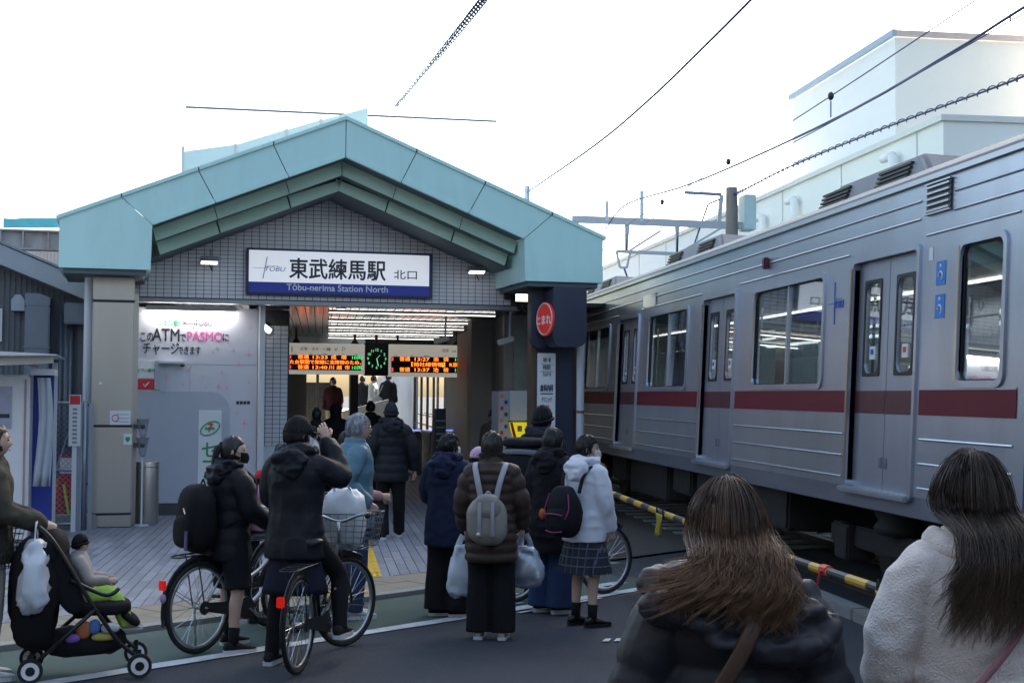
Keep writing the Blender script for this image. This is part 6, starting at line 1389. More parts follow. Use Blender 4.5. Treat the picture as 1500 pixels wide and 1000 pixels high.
# ---- stroller facing right
SX, SY2, SF = -1.54, 9.88, 80
st = thing('stroller', 'black folding stroller with white wheel rims beside the olive jacket woman', 'stroller', (SX,SY2,0), -rad(SF))
fab = M('stroller_fabric',(.012,.012,.014),.85,var=.2,bump=.2,bscale=120,spec=.2); sfr = M('stroller_frame',(.015,.015,.017),.4,.2)
for sx in (-1,1):
    MB().tube(cr_spline([(sx*.23,-.33,1.02),(sx*.23,-.22,.90),(sx*.23,-.02,.56),(sx*.22,.18,.26),(sx*.20,.33,.12)],20),.014,8).build('frame_tube', sfr, st, smooth=True)
    MB().tube([(sx*.23,.04,.46),(sx*.24,-.36,.10)],.014,8).build('rear_leg', sfr, st, smooth=True); MB().tube(cr_spline([(sx*.225,-.12,.66),(sx*.225,.08,.56),(sx*.22,.15,.56),(sx*.2,.19,.59)],10),.014,8).build('armrest', sfr, st, smooth=True)
    for yy, r_ in ((-.36,.080),(.33,.080)):
        q = MB(); q.tube([(sx*.25-.016,yy,r_),(sx*.25+.016,yy,r_)],r_,22); w = q.build('wheel', rub, st, auto=40); MB().tube([(sx*.25-.019,yy,r_),(sx*.25+.019,yy,r_)],r_*.72,20).build('rim', whitepl, w, auto=40); MB().tube([(sx*.25-.022,yy,r_),(sx*.25+.022,yy,r_)],r_*.38,14).build('hub', sfr, w, auto=40)
        MB().tube([(sx*.205,yy+.0,r_+.10),(sx*.21,yy,r_),(sx*.25,yy,r_)],.014,8).build('wheel_fork', sfr, st)
MB().tube([(-.24,-.36,.10),(.24,-.36,.10)],.012,8).build('axle', sfr, st); MB().tube([(-.235,-.33,1.02),(.235,-.33,1.02)],.018,10).build('handle_bar', rub, st, smooth=True)
bag(st, 'seat_back', (0,-.14,.66), (.20,.06,.30), fab, 3.2, Matrix.Rotation(rad(20),3,'X'), famp=.010); bag(st, 'seat_pad', (0,.08,.45), (.19,.20,.05), fab, 3.2, famp=.008); bag(st, 'leg_rest', (0,.27,.37), (.15,.08,.03), fab, 3, Matrix.Rotation(rad(-38),3,'X'), famp=.005)
for sx in (-1,1): bag(st, 'side_wing', (sx*.20,-.15,.62), (.02,.08,.20), fab, 2.6, Matrix.Rotation(rad(24),3,'X'), famp=.006)
bag(st, 'folded_hood', (0,-.25,.84), (.23,.12,.14), fab, 2.4, famp=.014); bag(st, 'under_basket', (0,-.02,.22), (.19,.27,.09), fab, 3, famp=.016)
o = thing('black_shoulder_bag', 'large black bag hanging from the back of the stroller', 'bag', (SX,SY2,0), -rad(SF)); bag(o, 'sack', (.05,-.34,.56), (.26,.16,.38), fab, 2.6, famp=.03, taper=-.08, sc=5)
strap(o, 'strap', [(-.12,-.35,.86),(-.13,-.34,.95),(-.12,-.33,1.03)], .04, .008, fab); strap(o, 'strap', [(.15,-.35,.86),(.16,-.34,.95),(.14,-.33,1.03)], .04, .008, fab)
plast = M('plastic_bag',(.58,.63,.70),.35,var=.08,bump=.3,bscale=18); 
def carrier(label, loc, face, s=1.0, col=plast, seed=3, h=.19, w=.15):
    o = thing('plastic_bag', label, 'bag', loc, -rad(face)); bag(o, 'sack', (0,0,-.29*s), (w*s,.07*s,h*s), col, 3.2, famp=.030*s, seed=seed, taper=.22, sc=11, n=36)
    for sx in (-1,1): strap(o, 'handle', [(sx*.07*s,0,-.15*s),(sx*.045*s,.0,-.06*s),(sx*.012*s,0,.01*s)], .05*s, .006, col)
    return o
o = carrier('white carrier bag with pink contents hanging from the stroller handle', (SX-.29,SY2-.30,1.03), SF+8, 1.15, plast, 3, .20, .15)
bag(o, 'pink_contents', (0,0,-.42), (.09,.05,.07), M('pink_contents',(.55,.28,.36),.6,var=.2), 2.4)
o = thing('toy_bundle', 'colourful toys tucked under the stroller seat', 'toys', (SX,SY2,0), -rad(SF))
for i, (p_, c_, r_) in enumerate([((.17,-.03,.32),(.5,.15,.05),(.03,.05,.06)),((.17,.10,.27),(.5,.42,.10),(.04,.08,.03)),((.19,-.10,.27),(.2,.1,.4),(.03,.05,.03)),((.18,.04,.34),(.08,.2,.45),(.03,.04,.05)),((.2,.14,.33),(.5,.5,.5),(.03,.06,.035))]): bag(o, 'toy', p_, r_, M('toy_%d' % i, c_, .6, var=.3, scale=20), 2.3, famp=.008)
# ================================================================== the crowd
def puffm(name, c, r=.55): return M(name, c, max(r,.55), var=.15, scale=6, bump=.25, bscale=35, spec=.22)
def knit(name, c): return M(name, c, .9, var=.12, scale=10, bump=.6, bscale=220, sheen=.4)
def cl(name, c): return M(name, c, .8, var=.18, scale=7, bump=.3, bscale=140, spec=.2)
WH = M('shoe_white',(.58,.58,.60),.55,var=.06); NAVYC = cl('navy_wool',(.012,.018,.045)); DEN = cl('denim',(.028,.055,.14)); BEIGE = cl('beige_cloth',(.38,.35,.31)); STK = cl('black_knit',(.010,.010,.012))
BPUF = puffm('black_puffer',(.012,.013,.019)); 
# -- woman with the stroller
person('woman in olive jacket with long brown hair pushing the black stroller', -2.17, 9.74, 72, 1.68, top='olive_jacket', topm=cl('olive',(.055,.052,.040)), hem=.78, tth=.05, legs='trousers', legm=BEIGE, shoe=WH, sole=WH, hair='long', hairm=HBR, hairlen=.40, skin=SKIN2, arms={'L':((-.30,.06,1.14),(-.14,.34,1.02)),'R':((.30,.06,1.14),(.14,.34,1.02))}, seed=2, foldamp=.012, vox=.012)
# -- toddler in the stroller
person('toddler in black beanie and lime trousers sitting in the stroller', -1.57, 9.88, 80, .88, z=.05, lean=-.12, top='beige_fleece', topm=knit('toddler_beige',(.36,.31,.28)), hem=.86, tth=.045, legs='trousers', legm=cl('lime_trousers',(.40,.62,.12)), wide=.6, shoe=WH, sole=WH, hair='short', cap=('beanie', STK), skin=SKIN2,
       knees=((-.11,.36,.92),(.11,.36,.92)), ankles=((-.11,.56,.55),(.11,.56,.55)), arms={'L':((-.27,.06,1.14),(-.18,.30,1.12)),'R':((.27,.06,1.14),(.18,.30,1.12))}, seed=3, vox=.010)
# -- schoolgirl astride the silver bicycle
g1 = person('schoolgirl with ponytail and black mask standing over the silver bicycle', -.66, 10.72, 58, 1.57, top='black_padded_coat', topm=BPUF, hem=.72, puff=.010, quilt=.13, tth=.055, hood='down', legs='shorts', legm=BLK, wide=1.0, sockm=STK, shoe=cl('sneaker_black',(.02,.02,.022)), sole=WH, hair='pony', hairlen=.34, hairm=HB, skin=SKIN2, mask=STK, head=(28,0), seed=4, vox=.011,
       knees=((-.12,.05,.49),(.16,.00,.49)), ankles=((-.16,.10,.085),(.20,-.06,.085)), arms={'L':((-.27,.10,1.14),(-.24,.34,1.02)),'R':((.29,.06,1.13),(.26,.30,.98))}, toes=(0,10))
for s in (-1,1): strap(g1, 'rucksack_strap', [(s*.10,-.15,1.42*.92),(s*.13,.0,1.46*.92),(s*.15,.14,1.34*.92),(s*.17,.08,1.1*.92),(s*.16,-.12,1.0*.92)], .045, .012, BLK)
o = thing('black_rucksack', 'bulky black rucksack on the schoolgirl with the ponytail', 'backpack', (-.66,10.72,0), -rad(58)); bag(o, 'body', (0,-.27,.98), (.165,.115,.25), cl('rucksack_black',(.010,.010,.013)), 2.8, famp=.014, seed=8); bag(o, 'front_pocket', (0,-.37,.89), (.12,.05,.12), cl('rucksack_black',(.010,.010,.013)), 2.8, famp=.008); MB().tube([(.05,-.40,1.06),(.08,-.402,1.02)],.006,6).build('zip_pull', steel2, o); strap(o,'grab_loop',[(-.04,-.22,1.21),(0,-.22,1.26),(.04,-.22,1.21)],.02,.01,BLK); MB().tube([(.10,-.40,.90),(.10,-.405,.76)],.012,6).build('strap_tail', M('mauve_strap',(.12,.1,.2),.7), o)
# -- cyclist shading her face
person('cyclist in black jacket and cap raising a hand to her face on the black bicycle', -.16, 10.04, 22, 1.72, top='black_jacket', topm=BPUF, hem=.74, puff=.006, quilt=.16, tth=.055, hood='down', legs='tights', legm=STK, skirt=(.86,.50,.22,0), skirtm=cl('navy_skirt',(.012,.014,.03)), shoe=cl('sneaker_black',(.02,.02,.022)), sole=WH, hair='short', hairm=HB, cap=('cap', STK), mask=whitepl, head=(34,-4), seed=5, vox=.011,
       knees=((-.13,.03,.48),(.24,.22,.60)), ankles=((-.16,-.02,.085),(.30,.10,.27)), arms={'L':((-.28,.10,1.16),(-.27,.32,1.04)),'R':((.36,.10,1.30),(.17,.20,1.55))}, handdirs=(None,((-.45,.2,.85),(.3,-.9,.2))), curl=.35, foldamp=.012)
# -- child on the seat of the bicycle behind
cp_ = ypt(381,686,11.9)
person('small child in red cap and pink coat seated on the child seat bicycle', cp_[0], 11.9, 75, 1.0, z=cp_[2]-1.02, top='pink_coat', topm=cl('pink_coat',(.50,.26,.34)), hem=.86, tth=.05, legm=DEN, hair='short', cap=('cap', M('red_cap',(.50,.02,.03),.7)), seed=51, vox=.014, knees=((-.1,.34,.90),(.1,.34,.90)), ankles=((-.1,.40,.55),(.1,.40,.55)), arms={'L':((-.26,.06,1.14),(-.15,.28,1.1)),'R':((.26,.06,1.14),(.15,.28,1.1))})
cs = thing('child_seat', 'dark child seat shell under the child in the red cap', 'child seat', (cp_[0],11.9,0), -rad(75)); zc_ = cp_[2]-1.02+.50
bag(cs,'shell',(0,-.14,zc_+.18),(.17,.04,.26),blackm,3); bag(cs,'pan',(0,.02,zc_-.03),(.17,.17,.035),blackm,3); MB().box(-.03,.03,-.08,.0,.0,zc_-.05).build('support', blackm, cs)
# -- grey haired man
person('grey haired man in glasses and teal blue jacket with a hand in his pocket', .30, 12.12, 80, 1.72, z=0, top='teal_jacket', topm=puffm('teal_blue_jacket',(.10,.19,.25),.5), hem=.76, puff=.005, quilt=.17, tth=.045, legm=cl('blue_trousers',(.035,.05,.10)), shoe=WH, sole=WH, hair='short', hairm=HG, glasses=True, head=(8,0), seed=6, vox=.010, arms={'L':((-.28,-.10,1.14),(-.23,.08,.96)),'R':((.29,-.12,1.14),(.23,.08,.96))}, foldamp=.013)
# -- woman with pink sleeves behind him
person('woman with long brown hair and pink striped sleeves behind the grey haired man', .24, 12.85, 84, 1.56, top='pink_top', topm=cl('pink_cloth',(.45,.24,.24)), hem=.80, tth=.03, legm=BLK, hair='long', hairm=HBR, hairlen=.36, skin=SKIN2, seed=7, vox=.014, arms={'L':((-.24,.02,1.12),(-.1,.30,1.06)),'R':((.25,.05,1.10),(.12,.34,1.06))})
o = thing('folded_coat', 'dark coat draped over the forearm of the woman in pink', 'coat', (.24,12.85,0), -rad(84)); bag(o, 'cloth', (.06,.24,.80), (.13,.10,.21), BLK, 2.4, famp=.03, seed=3)
# -- man walking into the station
person('man in black hooded puffer coat walking into the station', .92, 18.35, -4, 1.74, z=PZ, top='black_puffer_coat', topm=BPUF, hem=.72, puff=.014, quilt=.11, tth=.065, hood='down', legm=STK, shoe=BLK, sole=WH, hair='short', cap=('beanie', cl('charcoal_hat',(.02,.022,.028))), face_on=False, seed=8, vox=.012, knees=((-.10,.05,.49),(.11,.04,.49)), ankles=((-.10,-.12,.085),(.13,.16,.085)), arms={'L':((-.31,-.04,1.12),(-.30,.10,.90)),'R':((.34,-.05,1.12),(.37,.02,.86))})
# -- people inside the concourse
def inside(label, px, cy, Y, H, face, **kw):
    p = ypt(px, cy, Y); args = dict(top='dark_coat', topm=cl('coat_dark',(.016,.016,.018)), hem=.62, tth=.045, legm=BLK, face_on=False, vox=.022, hands=False, z=PZ); args.update(kw)
    return person(label, p[0], Y, face, H, **args)
inside('woman in black with hair bun entering the gates', 464, 597, 23.5, 1.62, 5, hair='bun', seed=10)
inside('hooded figure in black coat ahead of the bun woman', 492, 596, 25.5, 1.66, 0, hair=None, hood='up', seed=11)
inside('person in long black coat nearing the gates', 543, 592, 26.5, 1.72, 0, hair='short', seed=12)
inside('child with black hair and white shirt beside the cyclist with the cap', 456, 624, 19.0, 1.42, 60, hair='short', top='white_shirt', topm=knit('white_shirt',(.5,.5,.52)), seed=13, vox=.016)
inside('woman in dark scarf standing at the counter by the white cabinet', 724, 603, 23.6, 1.62, 200, hair='short', cap=('beanie', STK), top='brown_coat', topm=cl('scarf_brown',(.06,.05,.04)), face_on=True, seed=14, vox=.014)
inside('man in red and black top with beige trousers on the platform ramp', 488, 556, 38.5, 1.78, 190, z=.55, top='red_jacket', topm=cl('red_black',(.05,.012,.015)), legm=cl('khaki',(.42,.36,.22)), hem=.85, seed=15)
inside('person in pale jacket waiting on the platform', 547, 553, 42.5, 1.70, 100, z=.75, top='pale_jacket', topm=cl('pale_jacket',(.45,.43,.38)), hem=.8, seed=16)
inside('person in dark coat on the platform beside the pale jacket', 531, 556, 43.5, 1.70, 0, z=.75, seed=17)
pb = inside('person in black carrying a large beige bag on the platform', 569, 546, 41.5, 1.76, 20, z=.75, seed=18)
o = thing('beige_bag', 'large beige bag carried on the platform', 'bag', (pb.location[0]-.33, 41.4, .75)); bag(o, 'sack', (0,0,.78), (.20,.13,.30), BEIGE, 2.4, famp=.02); strap(o,'strap',[(0,0,1.0),(.12,.03,1.3),(.18,.03,1.42)],.04,.01,BEIGE)
inside('person in grey coat far along the platform', 580, 558, 47.0, 1.66, 0, z=.75, top='grey_coat', topm=cl('grey_coat',(.08,.08,.085)), seed=19)
# -- waiting group at the barrier
person('woman in long navy coat and wide black trousers waiting at the crossing', 1.10, 12.12, 28, 1.56, top='navy_coat', topm=NAVYC, hem=.66, tth=.06, hood='down', legm=STK, wide=1.0, shoe=BLK, sole=WH, hair='short', hairm=HB, head=(30,0), seed=20, vox=.011, mask=whitepl, arms={'L':((-.29,.06,1.13),(-.20,.24,1.02)),'R':((.30,.04,1.13),(.24,.20,.98))}, foldamp=.012, toes=(60,60))
bw = person('woman in brown quilted coat with short brown hair carrying shopping', 1.34, 10.97, 14, 1.60, top='brown_quilted_coat', topm=puffm('brown_puffer',(.055,.036,.030),.45), hem=.64, puff=.024, quilt=.08, tth=.055, legm=STK, wide=.8, shoe=cl('shoe_beige',(.45,.43,.42)), sole=WH, hair='bob', hairm=HDB, head=(18,0), seed=21, vox=.009, foldamp=.006, arms={'L':((-.30,.02,1.13),(-.28,.14,.90)),'R':((.30,.02,1.13),(.29,.16,.92))}, face_on=False)
K = 1.60/1.70
lilac = M('strap_lilac',(.34,.33,.38),.6,var=.08); bpm = M('rucksack_beige',(.24,.225,.20),.42,var=.15,bump=.25,bscale=30)
for s in (-1,1): strap(bw, 'rucksack_strap', [(s*.06,-.185,1.10),(s*.085,-.18,1.22),(s*.115,-.115,1.335),(s*.12,-.02,1.365),(s*.12,.10,1.30)], .045, .012, lilac)
o = thing('beige_rucksack', 'shiny beige rucksack with lilac straps on the brown quilted coat', 'backpack', (1.34,10.97,0), -rad(14))
bag(o, 'body', (0,-.235,.93), (.155,.085,.18), bpm, 2.8, famp=.016, seed=4); bag(o, 'flap', (0,-.275,1.04), (.10,.06,.10), bpm, 2.6, famp=.014, seed=6); strap(o,'grab_loop',[(-.04,-.21,1.1),(0,-.22,1.155),(.04,-.21,1.1)],.018,.01,lilac)
for dx in (-.05,.05): strap(o,'flap_strap',[(dx,-.335,1.08),(dx,-.345,.95),(dx,-.322,.82)],.03,.008,lilac)
MB().ell((-.06,-.335,.84),(.014,.008,.014),10).build('snap', whitepl, o, smooth=True)
def wristpos(x, y, face, H, w):
    k = H/1.7; a = -rad(face); v = Vector(w)*k; return (x+v.x*math.cos(a)-v.y*math.sin(a), y+v.x*math.sin(a)+v.y*math.cos(a), v.z)
wp = wristpos(1.34,10.97,14,1.60,(-.25,.17,.82)); carrier('pale carrier bag in the left hand of the brown coat woman', wp, 14, .95, plast, 6, .22, .12)
wp = wristpos(1.34,10.97,14,1.60,(.26,.20,.84)); sv = M('silver_bag',(.36,.40,.48),.25,.5,var=.15,bump=.4,bscale=14); carrier('silver metallic shopping bag in the right hand of the brown coat woman', wp, 14, .85, sv, 9, .19, .17)
person('child in red jacket and pink cap with jeans behind the waiting women', 1.50, 13.45, 60, 1.38, top='red_jacket', topm=cl('red_jacket',(.38,.03,.03)), hem=.84, tth=.05, legm=DEN, wide=.6, shoe=M('shoe_pale_blue',(.4,.5,.56),.6), sole=WH, hair='short', hairm=HB, cap=('cap', M('pink_cap',(.55,.35,.5),.7)), seed=22, vox=.014, head=(20,0))
person('tall man in black beanie and dark hooded coat with a large pack', 2.12, 13.42, 36, 1.78, top='dark_hooded_coat', topm=cl('dark_coat_blue',(.012,.014,.024)), hem=.70, tth=.06, hood='down', legm=STK, hair='short', cap=('beanie', STK), head=(12,0), seed=23, vox=.012, face_on=False)
o = thing('large_black_pack', 'large black box shaped pack on the man with the beanie', 'backpack', (2.12,13.42,0), -rad(36)); bag(o,'body',(0,-.32,1.16),(.23,.16,.29),cl('pack_black',(.012,.013,.018)),3.4,famp=.012,seed=5); bag(o,'lid',(0,-.32,1.45),(.22,.16,.05),cl('pack_black',(.012,.013,.018)),3,famp=.006); strap(o,'grey_band',[(-.2,-.46,1.36),(0,-.49,1.37),(.2,-.46,1.36)],.05,.01,M('band_grey',(.15,.17,.2),.5)); strap(o,'strap',[(-.12,-.22,1.42),(-.13,-.1,1.5),(-.12,.05,1.42)],.05,.012,BLK); strap(o,'strap',[(.12,-.22,1.42),(.13,-.1,1.5),(.12,.05,1.42)],.05,.012,BLK)
person('woman in black hooded long coat and blue jeans waiting at the barrier', 2.02, 12.22, 42, 1.60, top='black_long_coat', topm=cl('coat_black2',(.010,.010,.014)), hem=.56, tth=.055, hood='down', legm=DEN, wide=1.2, shoe=cl('sneaker_black',(.02,.02,.022)), sole=WH, hair='bob', hairm=HB, head=(25,0), seed=24, vox=.011, face_on=False, foldamp=.012, toes=(35,35), sole_th=.035)
plaid = M('plaid_skirt',(.022,.026,.038),.8,var=.2)
n = plaid.node_tree; bs = n.nodes['Principled BSDF']; tc = n.nodes.new('ShaderNodeTexCoord'); 
sx_ = n.nodes.new('ShaderNodeSeparateXYZ'); n.links.new(tc.outputs['Object'], sx_.inputs[0])
def stripe(sock, f):
    a = n.nodes.new('ShaderNodeMath'); a.operation = 'MULTIPLY'; a.inputs[1].default_value = f; n.links.new(sock, a.inputs[0]); b_ = n.nodes.new('ShaderNodeMath'); b_.operation = 'FRACT'; n.links.new(a.outputs[0], b_.inputs[0]); c_ = n.nodes.new('ShaderNodeMath'); c_.operation = 'LESS_THAN'; c_.inputs[1].default_value = .13; n.links.new(b_.outputs[0], c_.inputs[0]); return c_.outputs[0]
ad = n.nodes.new('ShaderNodeMath'); ad.operation = 'ADD'; n.links.new(stripe(sx_.outputs[2], 14), ad.inputs[0]); n.links.new(stripe(sx_.outputs[0], 16), ad.inputs[1])
mxp = n.nodes.new('ShaderNodeMix'); mxp.data_type = 'RGBA'; mxp.inputs[6].default_value = (.016,.020,.032,1); mxp.inputs[7].default_value = (.10,.11,.15,1); n.links.new(ad.outputs[0], mxp.inputs[0]); n.links.new(mxp.outputs[2], bs.inputs['Base Color'])
wh = person('girl in white fleece hoodie, plaid pleated skirt and pale mask at the barrier', 2.19, 11.52, 52, 1.56, top='white_fleece_hoodie', topm=knit('white_fleece',(.72,.74,.82)), hem=.76, tth=.05, hood='down', legs=None, skirt=(.92,.48,.245,22), skirtm=plaid, sockm=STK, shoe=M('loafer_black',(.012,.012,.013),.25), hair='short', hairm=HB, head=(42,0), mask=M('mask_cream',(.55,.52,.46),.7), skin=SKIN2, seed=25, vox=.010, foldamp=.010, arms={'L':((-.26,.05,1.12),(-.20,.16,.90)),'R':((.27,.02,1.12),(.22,.14,.86))}, toes=(15,20))
o = thing('dark_daypack', 'black daypack with magenta trim on the white fleece girl', 'backpack', (2.19,11.52,0), -rad(52)); dpm = cl('daypack_black',(.012,.011,.016)); mag = M('magenta_trim',(.30,.02,.12),.5)
bag(o,'body',(0,-.255,.95),(.15,.11,.21),dpm,2.6,famp=.010,seed=3,taper=.12); bag(o,'pocket',(0,-.335,.88),(.12,.06,.11),dpm,2.6,famp=.006)
for p_ in ([(-.10,-.325,1.10),(-.13,-.35,.98),(-.11,-.375,.90)],[(.10,-.325,1.10),(.13,-.35,.98),(.11,-.375,.90)],[(-.10,-.392,.93),(0,-.402,.94),(.10,-.392,.93)],[(-.09,-.385,.80),(0,-.395,.79),(.09,-.385,.80)]): strap(o,'trim',p_,.012,.008,mag)
for s in (-1,1): strap(wh,'daypack_strap',[(s*.09,-.18,1.10),(s*.11,-.14,1.25),(s*.12,-.03,1.32),(s*.12,.10,1.25)],.04,.012,dpm)
o = thing('orange_charm', 'orange plush charm on the black daypack', 'charm', (2.19,11.52,0), -rad(52)); MB().ell((-.14,-.37,.93),(.03,.025,.045),12).build('plush', M('charm_orange',(.5,.10,.03),.8), o, smooth=True); MB().tube([(-.14,-.37,.97),(-.12,-.36,1.03)],.004,5).build('cord', BLK, o)
# -- passengers on the train
for i, (yy, lab) in enumerate([(13.0,'train passenger in dark coat seen through the wide window'),(9.25,'train passenger with black hair behind the narrow end window'),(18.2,'train passenger in the second wide window')]):
    person(lab, TC-.75, yy, 90, 1.62, z=1.12-.42, top='dark_coat', topm=cl('coat_dark',(.016,.016,.018)), hem=.80, legm=BLK, hair='short', seed=30+i, vox=.022, hands=False, face_on=False, knees=((-.1,.40,.90),(.1,.40,.90)), ankles=((-.1,.42,.50),(.1,.42,.50)))
# ================================================================== two women close to the camera
def big_hair(root, H, head, lean, fn, mat, nclump, per, r, tipz, seed=1, cap=1.07, hl=.45):
    k = H/1.7; hc = Vector((0,.030+lean*.685,1.585))*k; Rh = (Matrix.Rotation(-rad(head[0]),3,'Z') @ Matrix.Rotation(rad(head[1]),3,'X')); rng = random.Random(seed)
    q = MB(); cap_shell(q, hc, Rh, k, cap, hl, -.8, .003, seed); me = q.mesh('hair', True); settip(me, -9, -10); link('hair', me, mat, root)
    st = MB()
    for c in range(nclump):
        v = scalp_roots(1, rng, .45)[0]; cl_ = dict(th=math.atan2(v[1],v[0]), ph=math.asin(v[2]), w=rng.uniform(0,6.28), a=rng.uniform(.6,1.3), f=rng.uniform(.8,1.25), L=rng.uniform(.62,1.15), o=rng.uniform(0,1))
        G = fn(hc, Rh, k, cl_['th'], min(cl_['ph'],1.5), cl_, rng)
        if G is None: continue
        G = np.array(G)
        for _k in range(2): G[2:-1] = .25*G[1:-2]+.5*G[2:-1]+.25*G[3:]
        uu = np.linspace(0,1,len(G))[:,None]
        def one(_, i):
            of = np.array([rng.gauss(0,.011), rng.gauss(0,.008), rng.gauss(0,.006)]); w_ = rng.uniform(0,6.28); cut = len(G)-rng.choice((0,0,0,1,2,3))
            P = G+of*(.55+.9*uu*(1-uu)*2-.45*uu*uu)+np.hstack([.004*np.sin(uu*14+w_)*uu, .003*np.cos(uu*12+w_)*uu, 0*uu]); return P[:cut]
        strands(st, range(per), one, r=r*rng.uniform(.7,1.25), taper=.15)
    me = st.mesh('strands', True, False); settip(me, tipz[0], tipz[1]); link('hair_strands', me, mat, root)
def surfp(hc, Rh, k, th, a, g): return np.array(hc)+np.array(Rh @ Vector((math.cos(a)*math.cos(th)*.076*g, math.cos(a)*math.sin(th)*.096*g-.006, math.sin(a)*.116*g)))*k
def wavy(hc, Rh, k, th, ph, c, rng):
    if math.sin(th) > .60 and ph < .6: return None
    P = []; j1, j2 = rng.gauss(0,.007), rng.gauss(0,.007); end = -.35; vol = .22+.32*c['o']
    for u in np.linspace(0,1,9): a = ph+(end-ph)*u; P.append(surfp(hc,Rh,k,th,a,1.09+vol*max(0,math.cos(a))**.5*u**1.3+.05*c['o']))
    p = P[-1]; d = p-np.array(hc); d[2] = 0; d /= np.linalg.norm(d)+1e-6; L = .20*c['L']
    for u in np.linspace(0,1,18)[1:]:
        w = math.sin(u*7.5*c['f']+c['w'])*.030*c['a']*(.25+u); w2 = math.cos(u*9.5*c['f']+c['w'])*.026*c['a']*(.25+u)
        fl_ = u*u*.13*max(0,-d[0])*(.4+c['o'])                       # left side blown outwards
        q = p+np.array([d[0]*.01*u+w-fl_+j1*u*3, d[1]*(.02*u)+w2-.015*u, -L*u+fl_*.5+j2*u])
        zz = q[2]/k
        if zz < 1.62: q[1] = min(q[1], (-.06-.165*min(1,(1.62-zz)/.20)-.035*c['o']+.010*math.sin(u*9+c['w']))*k)
        P.append(q)
    return P
def straight(hc, Rh, k, th, ph, c, rng):
    if math.sin(th) > .5 and ph < .6: return None
    P = []; j1 = rng.gauss(0,.007)
    for u in np.linspace(0,1,8): a = ph+(-.35-ph)*u; P.append(surfp(hc,Rh,k,th,a,1.09+.06*c['o']+.26*u**1.5))
    p = P[-1]; d = p-np.array(hc); d[2] = 0; d /= np.linalg.norm(d)+1e-6; L = .30*c['L']*(.86+.14*abs(d[1]))
    for u in np.linspace(0,1,16)[1:]:
        w = math.sin(u*5.5*c['f']+c['w'])*.012*c['a']*u*(1+1.5*u)
        q = p+np.array([d[0]*.018*u+w+j1*u*2-.065*u*u, -.02*u+.010*math.cos(u*6+c['w'])*u, -L*u]); zz = q[2]/k
        if zz < 1.62: q[1] = min(q[1], (-.06-.152*min(1,(1.62-zz)/.20)-.028*c['o'])*k)
        P.append(q)
    return P
H1 = 1.655; X1, Y1, F1 = 1.165, 3.92, 6
navp = M('black_brown_puffer',(.026,.0265,.034),.52,var=.15,scale=5,bump=.35,bscale=22,spec=.38)
w1 = person('woman with wavy golden brown hair in a dark hooded puffer coat', X1, Y1, F1, H1, top='dark_puffer_coat', topm=navp, hem=.60, puff=.032, quilt=.145, tth=.062, hood=None, legm=STK, hair=None, face_on=False, head=(10,-6), seed=40, vox=.009, foldamp=.012, arms={'L':((-.33,-.02,1.12),(-.26,.14,.92)),'R':((.34,-.02,1.12),(.26,.14,.92))})
k1 = H1/1.7
q = MB()                                    # big crumpled hood lying over the shoulders
q.ell(Vector((.10,-.155,1.30))*k1,(.17*k1,.055*k1,.10*k1),24,2.3,Matrix.Rotation(rad(12),3,'Y')); q.ell(Vector((-.12,-.145,1.37))*k1,(.15*k1,.06*k1,.06*k1),24,2.3,Matrix.Rotation(rad(-14),3,'Y')); q.ell(Vector((0,-.09,1.415))*k1,(.16*k1,.075*k1,.055*k1),24,2.2)
q.tube(cr_spline([(-.19,-.06,1.40),(-.23,-.09,1.37),(-.17,-.175,1.33),(-.04,-.205,1.24),(.10,-.205,1.21),(.22,-.175,1.24),(.26,-.10,1.27),(.20,-.03,1.35)],22),.024,10)
me = remesh(q,.008,3); fold(me,.028,6.5,9,(1,1,1.9)); fold(me,.007,16,3); link('hood', me, navp, w1)
big_hair(w1, H1, (10,-6), 0, wavy, hairmat('hair_golden_brown',(.024,.014,.010),(.21,.112,.056),.5), 400, 9, .0013, (1.60,1.36), seed=5, cap=1.08)
o = thing('brown_crossbody_strap', 'brown leather bag strap across the dark puffer coat', 'strap', (X1,Y1,0), -rad(F1)); lea = M('brown_leather',(.085,.045,.030),.45,var=.15,bump=.15,bscale=60)
strap(o, 'strap', [(.085,-.14,1.42),(.03,-.235,1.30),(-.03,-.245,1.18),(-.10,-.225,1.06),(-.16,-.215,.95),(-.23,-.17,.84)], .048, .010, lea, 30); MB().tube([(-.135,-.228,.985),(-.16,-.225,.955)],.03,8,ry=[.008,.008],up=(0,1,0)).build('buckle', M('brass',(.6,.42,.15),.3,.9), o)
bag(o, 'bag_body', (-.30,-.10,.72), (.06,.15,.12), lea, 3)
H2 = 1.735; X2, Y2, F2 = 1.88, 3.86, 2
flc = M('cream_fleece',(.84,.74,.68),.95,var=.10,scale=14,bump=.9,bscale=140,sheen=.6)
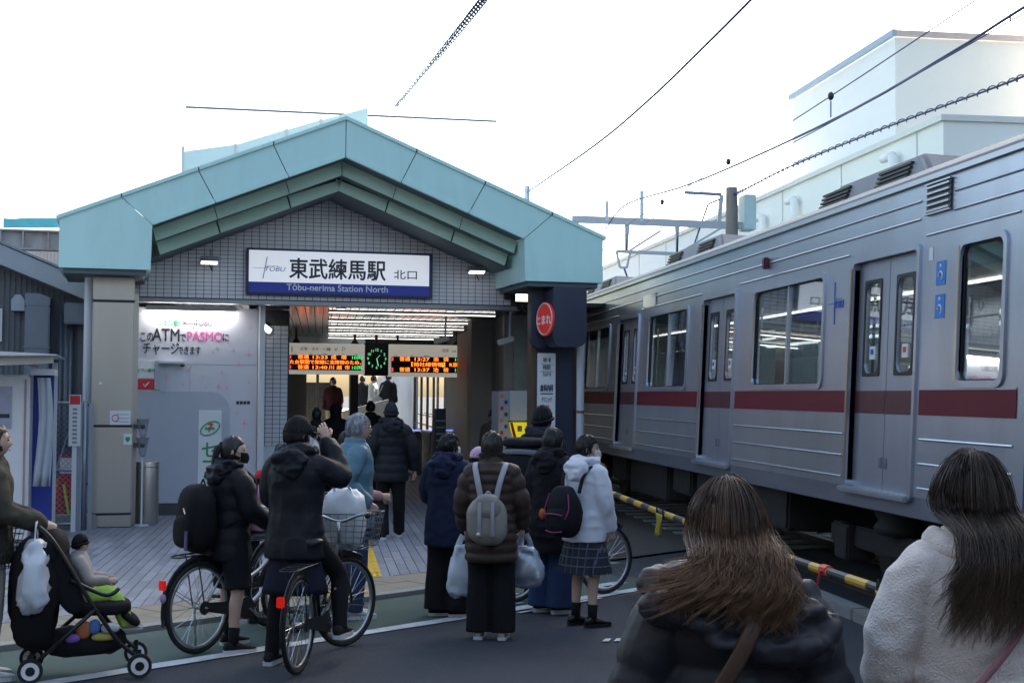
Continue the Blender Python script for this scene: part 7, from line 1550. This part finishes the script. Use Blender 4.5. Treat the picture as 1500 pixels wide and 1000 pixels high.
w2 = person('woman with long straight dark brown hair in a cream fleece jacket', X2, Y2, F2, H2, top='cream_fleece', topm=flc, hem=1.03, tth=.050, collar=True, legs='tights', legm=STK, skirt=(1.04,.45,.26,0), skirtm=M('floral_skirt',(.035,.022,.025),.8,var=.9,scale=45), hair=None, face_on=False, head=(4,2), seed=41, vox=.009, foldamp=.013, arms={'L':((-.31,.02,1.13),(-.20,.18,1.0)),'R':((.31,.0,1.13),(.24,.16,.98))}, shoe=BLK)
k2 = H2/1.7
q = MB(); q.tube([Vector((.115*math.cos(a),-.01+.105*math.sin(a),1.455+.012*math.sin(a)))*k2 for a in np.linspace(math.pi*.85,math.pi*2.15,14)], .036*k2, 12); me = remesh(q,.009,2); fold(me,.010,9,4); link('fleece_collar', me, flc, w2)
big_hair(w2, H2, (4,2), 0, straight, hairmat('hair_long_brown',(.020,.013,.010),(.14,.082,.050),.38), 380, 9, .0012, (1.50,1.20), seed=9, cap=1.07)
o = thing('pink_shoulder_bag', 'pink leather shoulder bag with thin strap on the cream fleece woman', 'bag', (X2,Y2,0), -rad(F2)); pkl = M('pink_leather',(.38,.17,.19),.42,var=.1,bump=.1,bscale=70)
strap(o, 'strap', [(.13,-.10,1.455),(.10,-.185,1.36),(.02,-.205,1.24),(-.06,-.20,1.14),(-.12,-.20,1.08)], .022, .009, pkl, 26); MB().tube([(-.12,-.20,1.085),(-.135,-.20,1.055)],.010,8).build('clasp', M('brass',(.6,.42,.15)), o)
bag(o, 'bag_body', (-.21,-.22,.97), (.11,.045,.115), pkl, 3.0, Matrix.Rotation(rad(20),3,'Y'), famp=.006); strap(o,'zip',[(-.17,-.268,1.075),(-.20,-.272,1.0),(-.235,-.268,.9)],.018,.006,M('zip_cream',(.5,.42,.3),.5))
for k in range(7): MB().tube([(-.125+.006*math.cos(a*math.pi/3),-.268,1.04-k*.018+.008*math.sin(a*math.pi/3)) for a in range(6)],.0022,4,closed=True).build('chain_link', M('brass',(.6,.42,.15)), o)
bpy.data.scenes.remove(TMP)
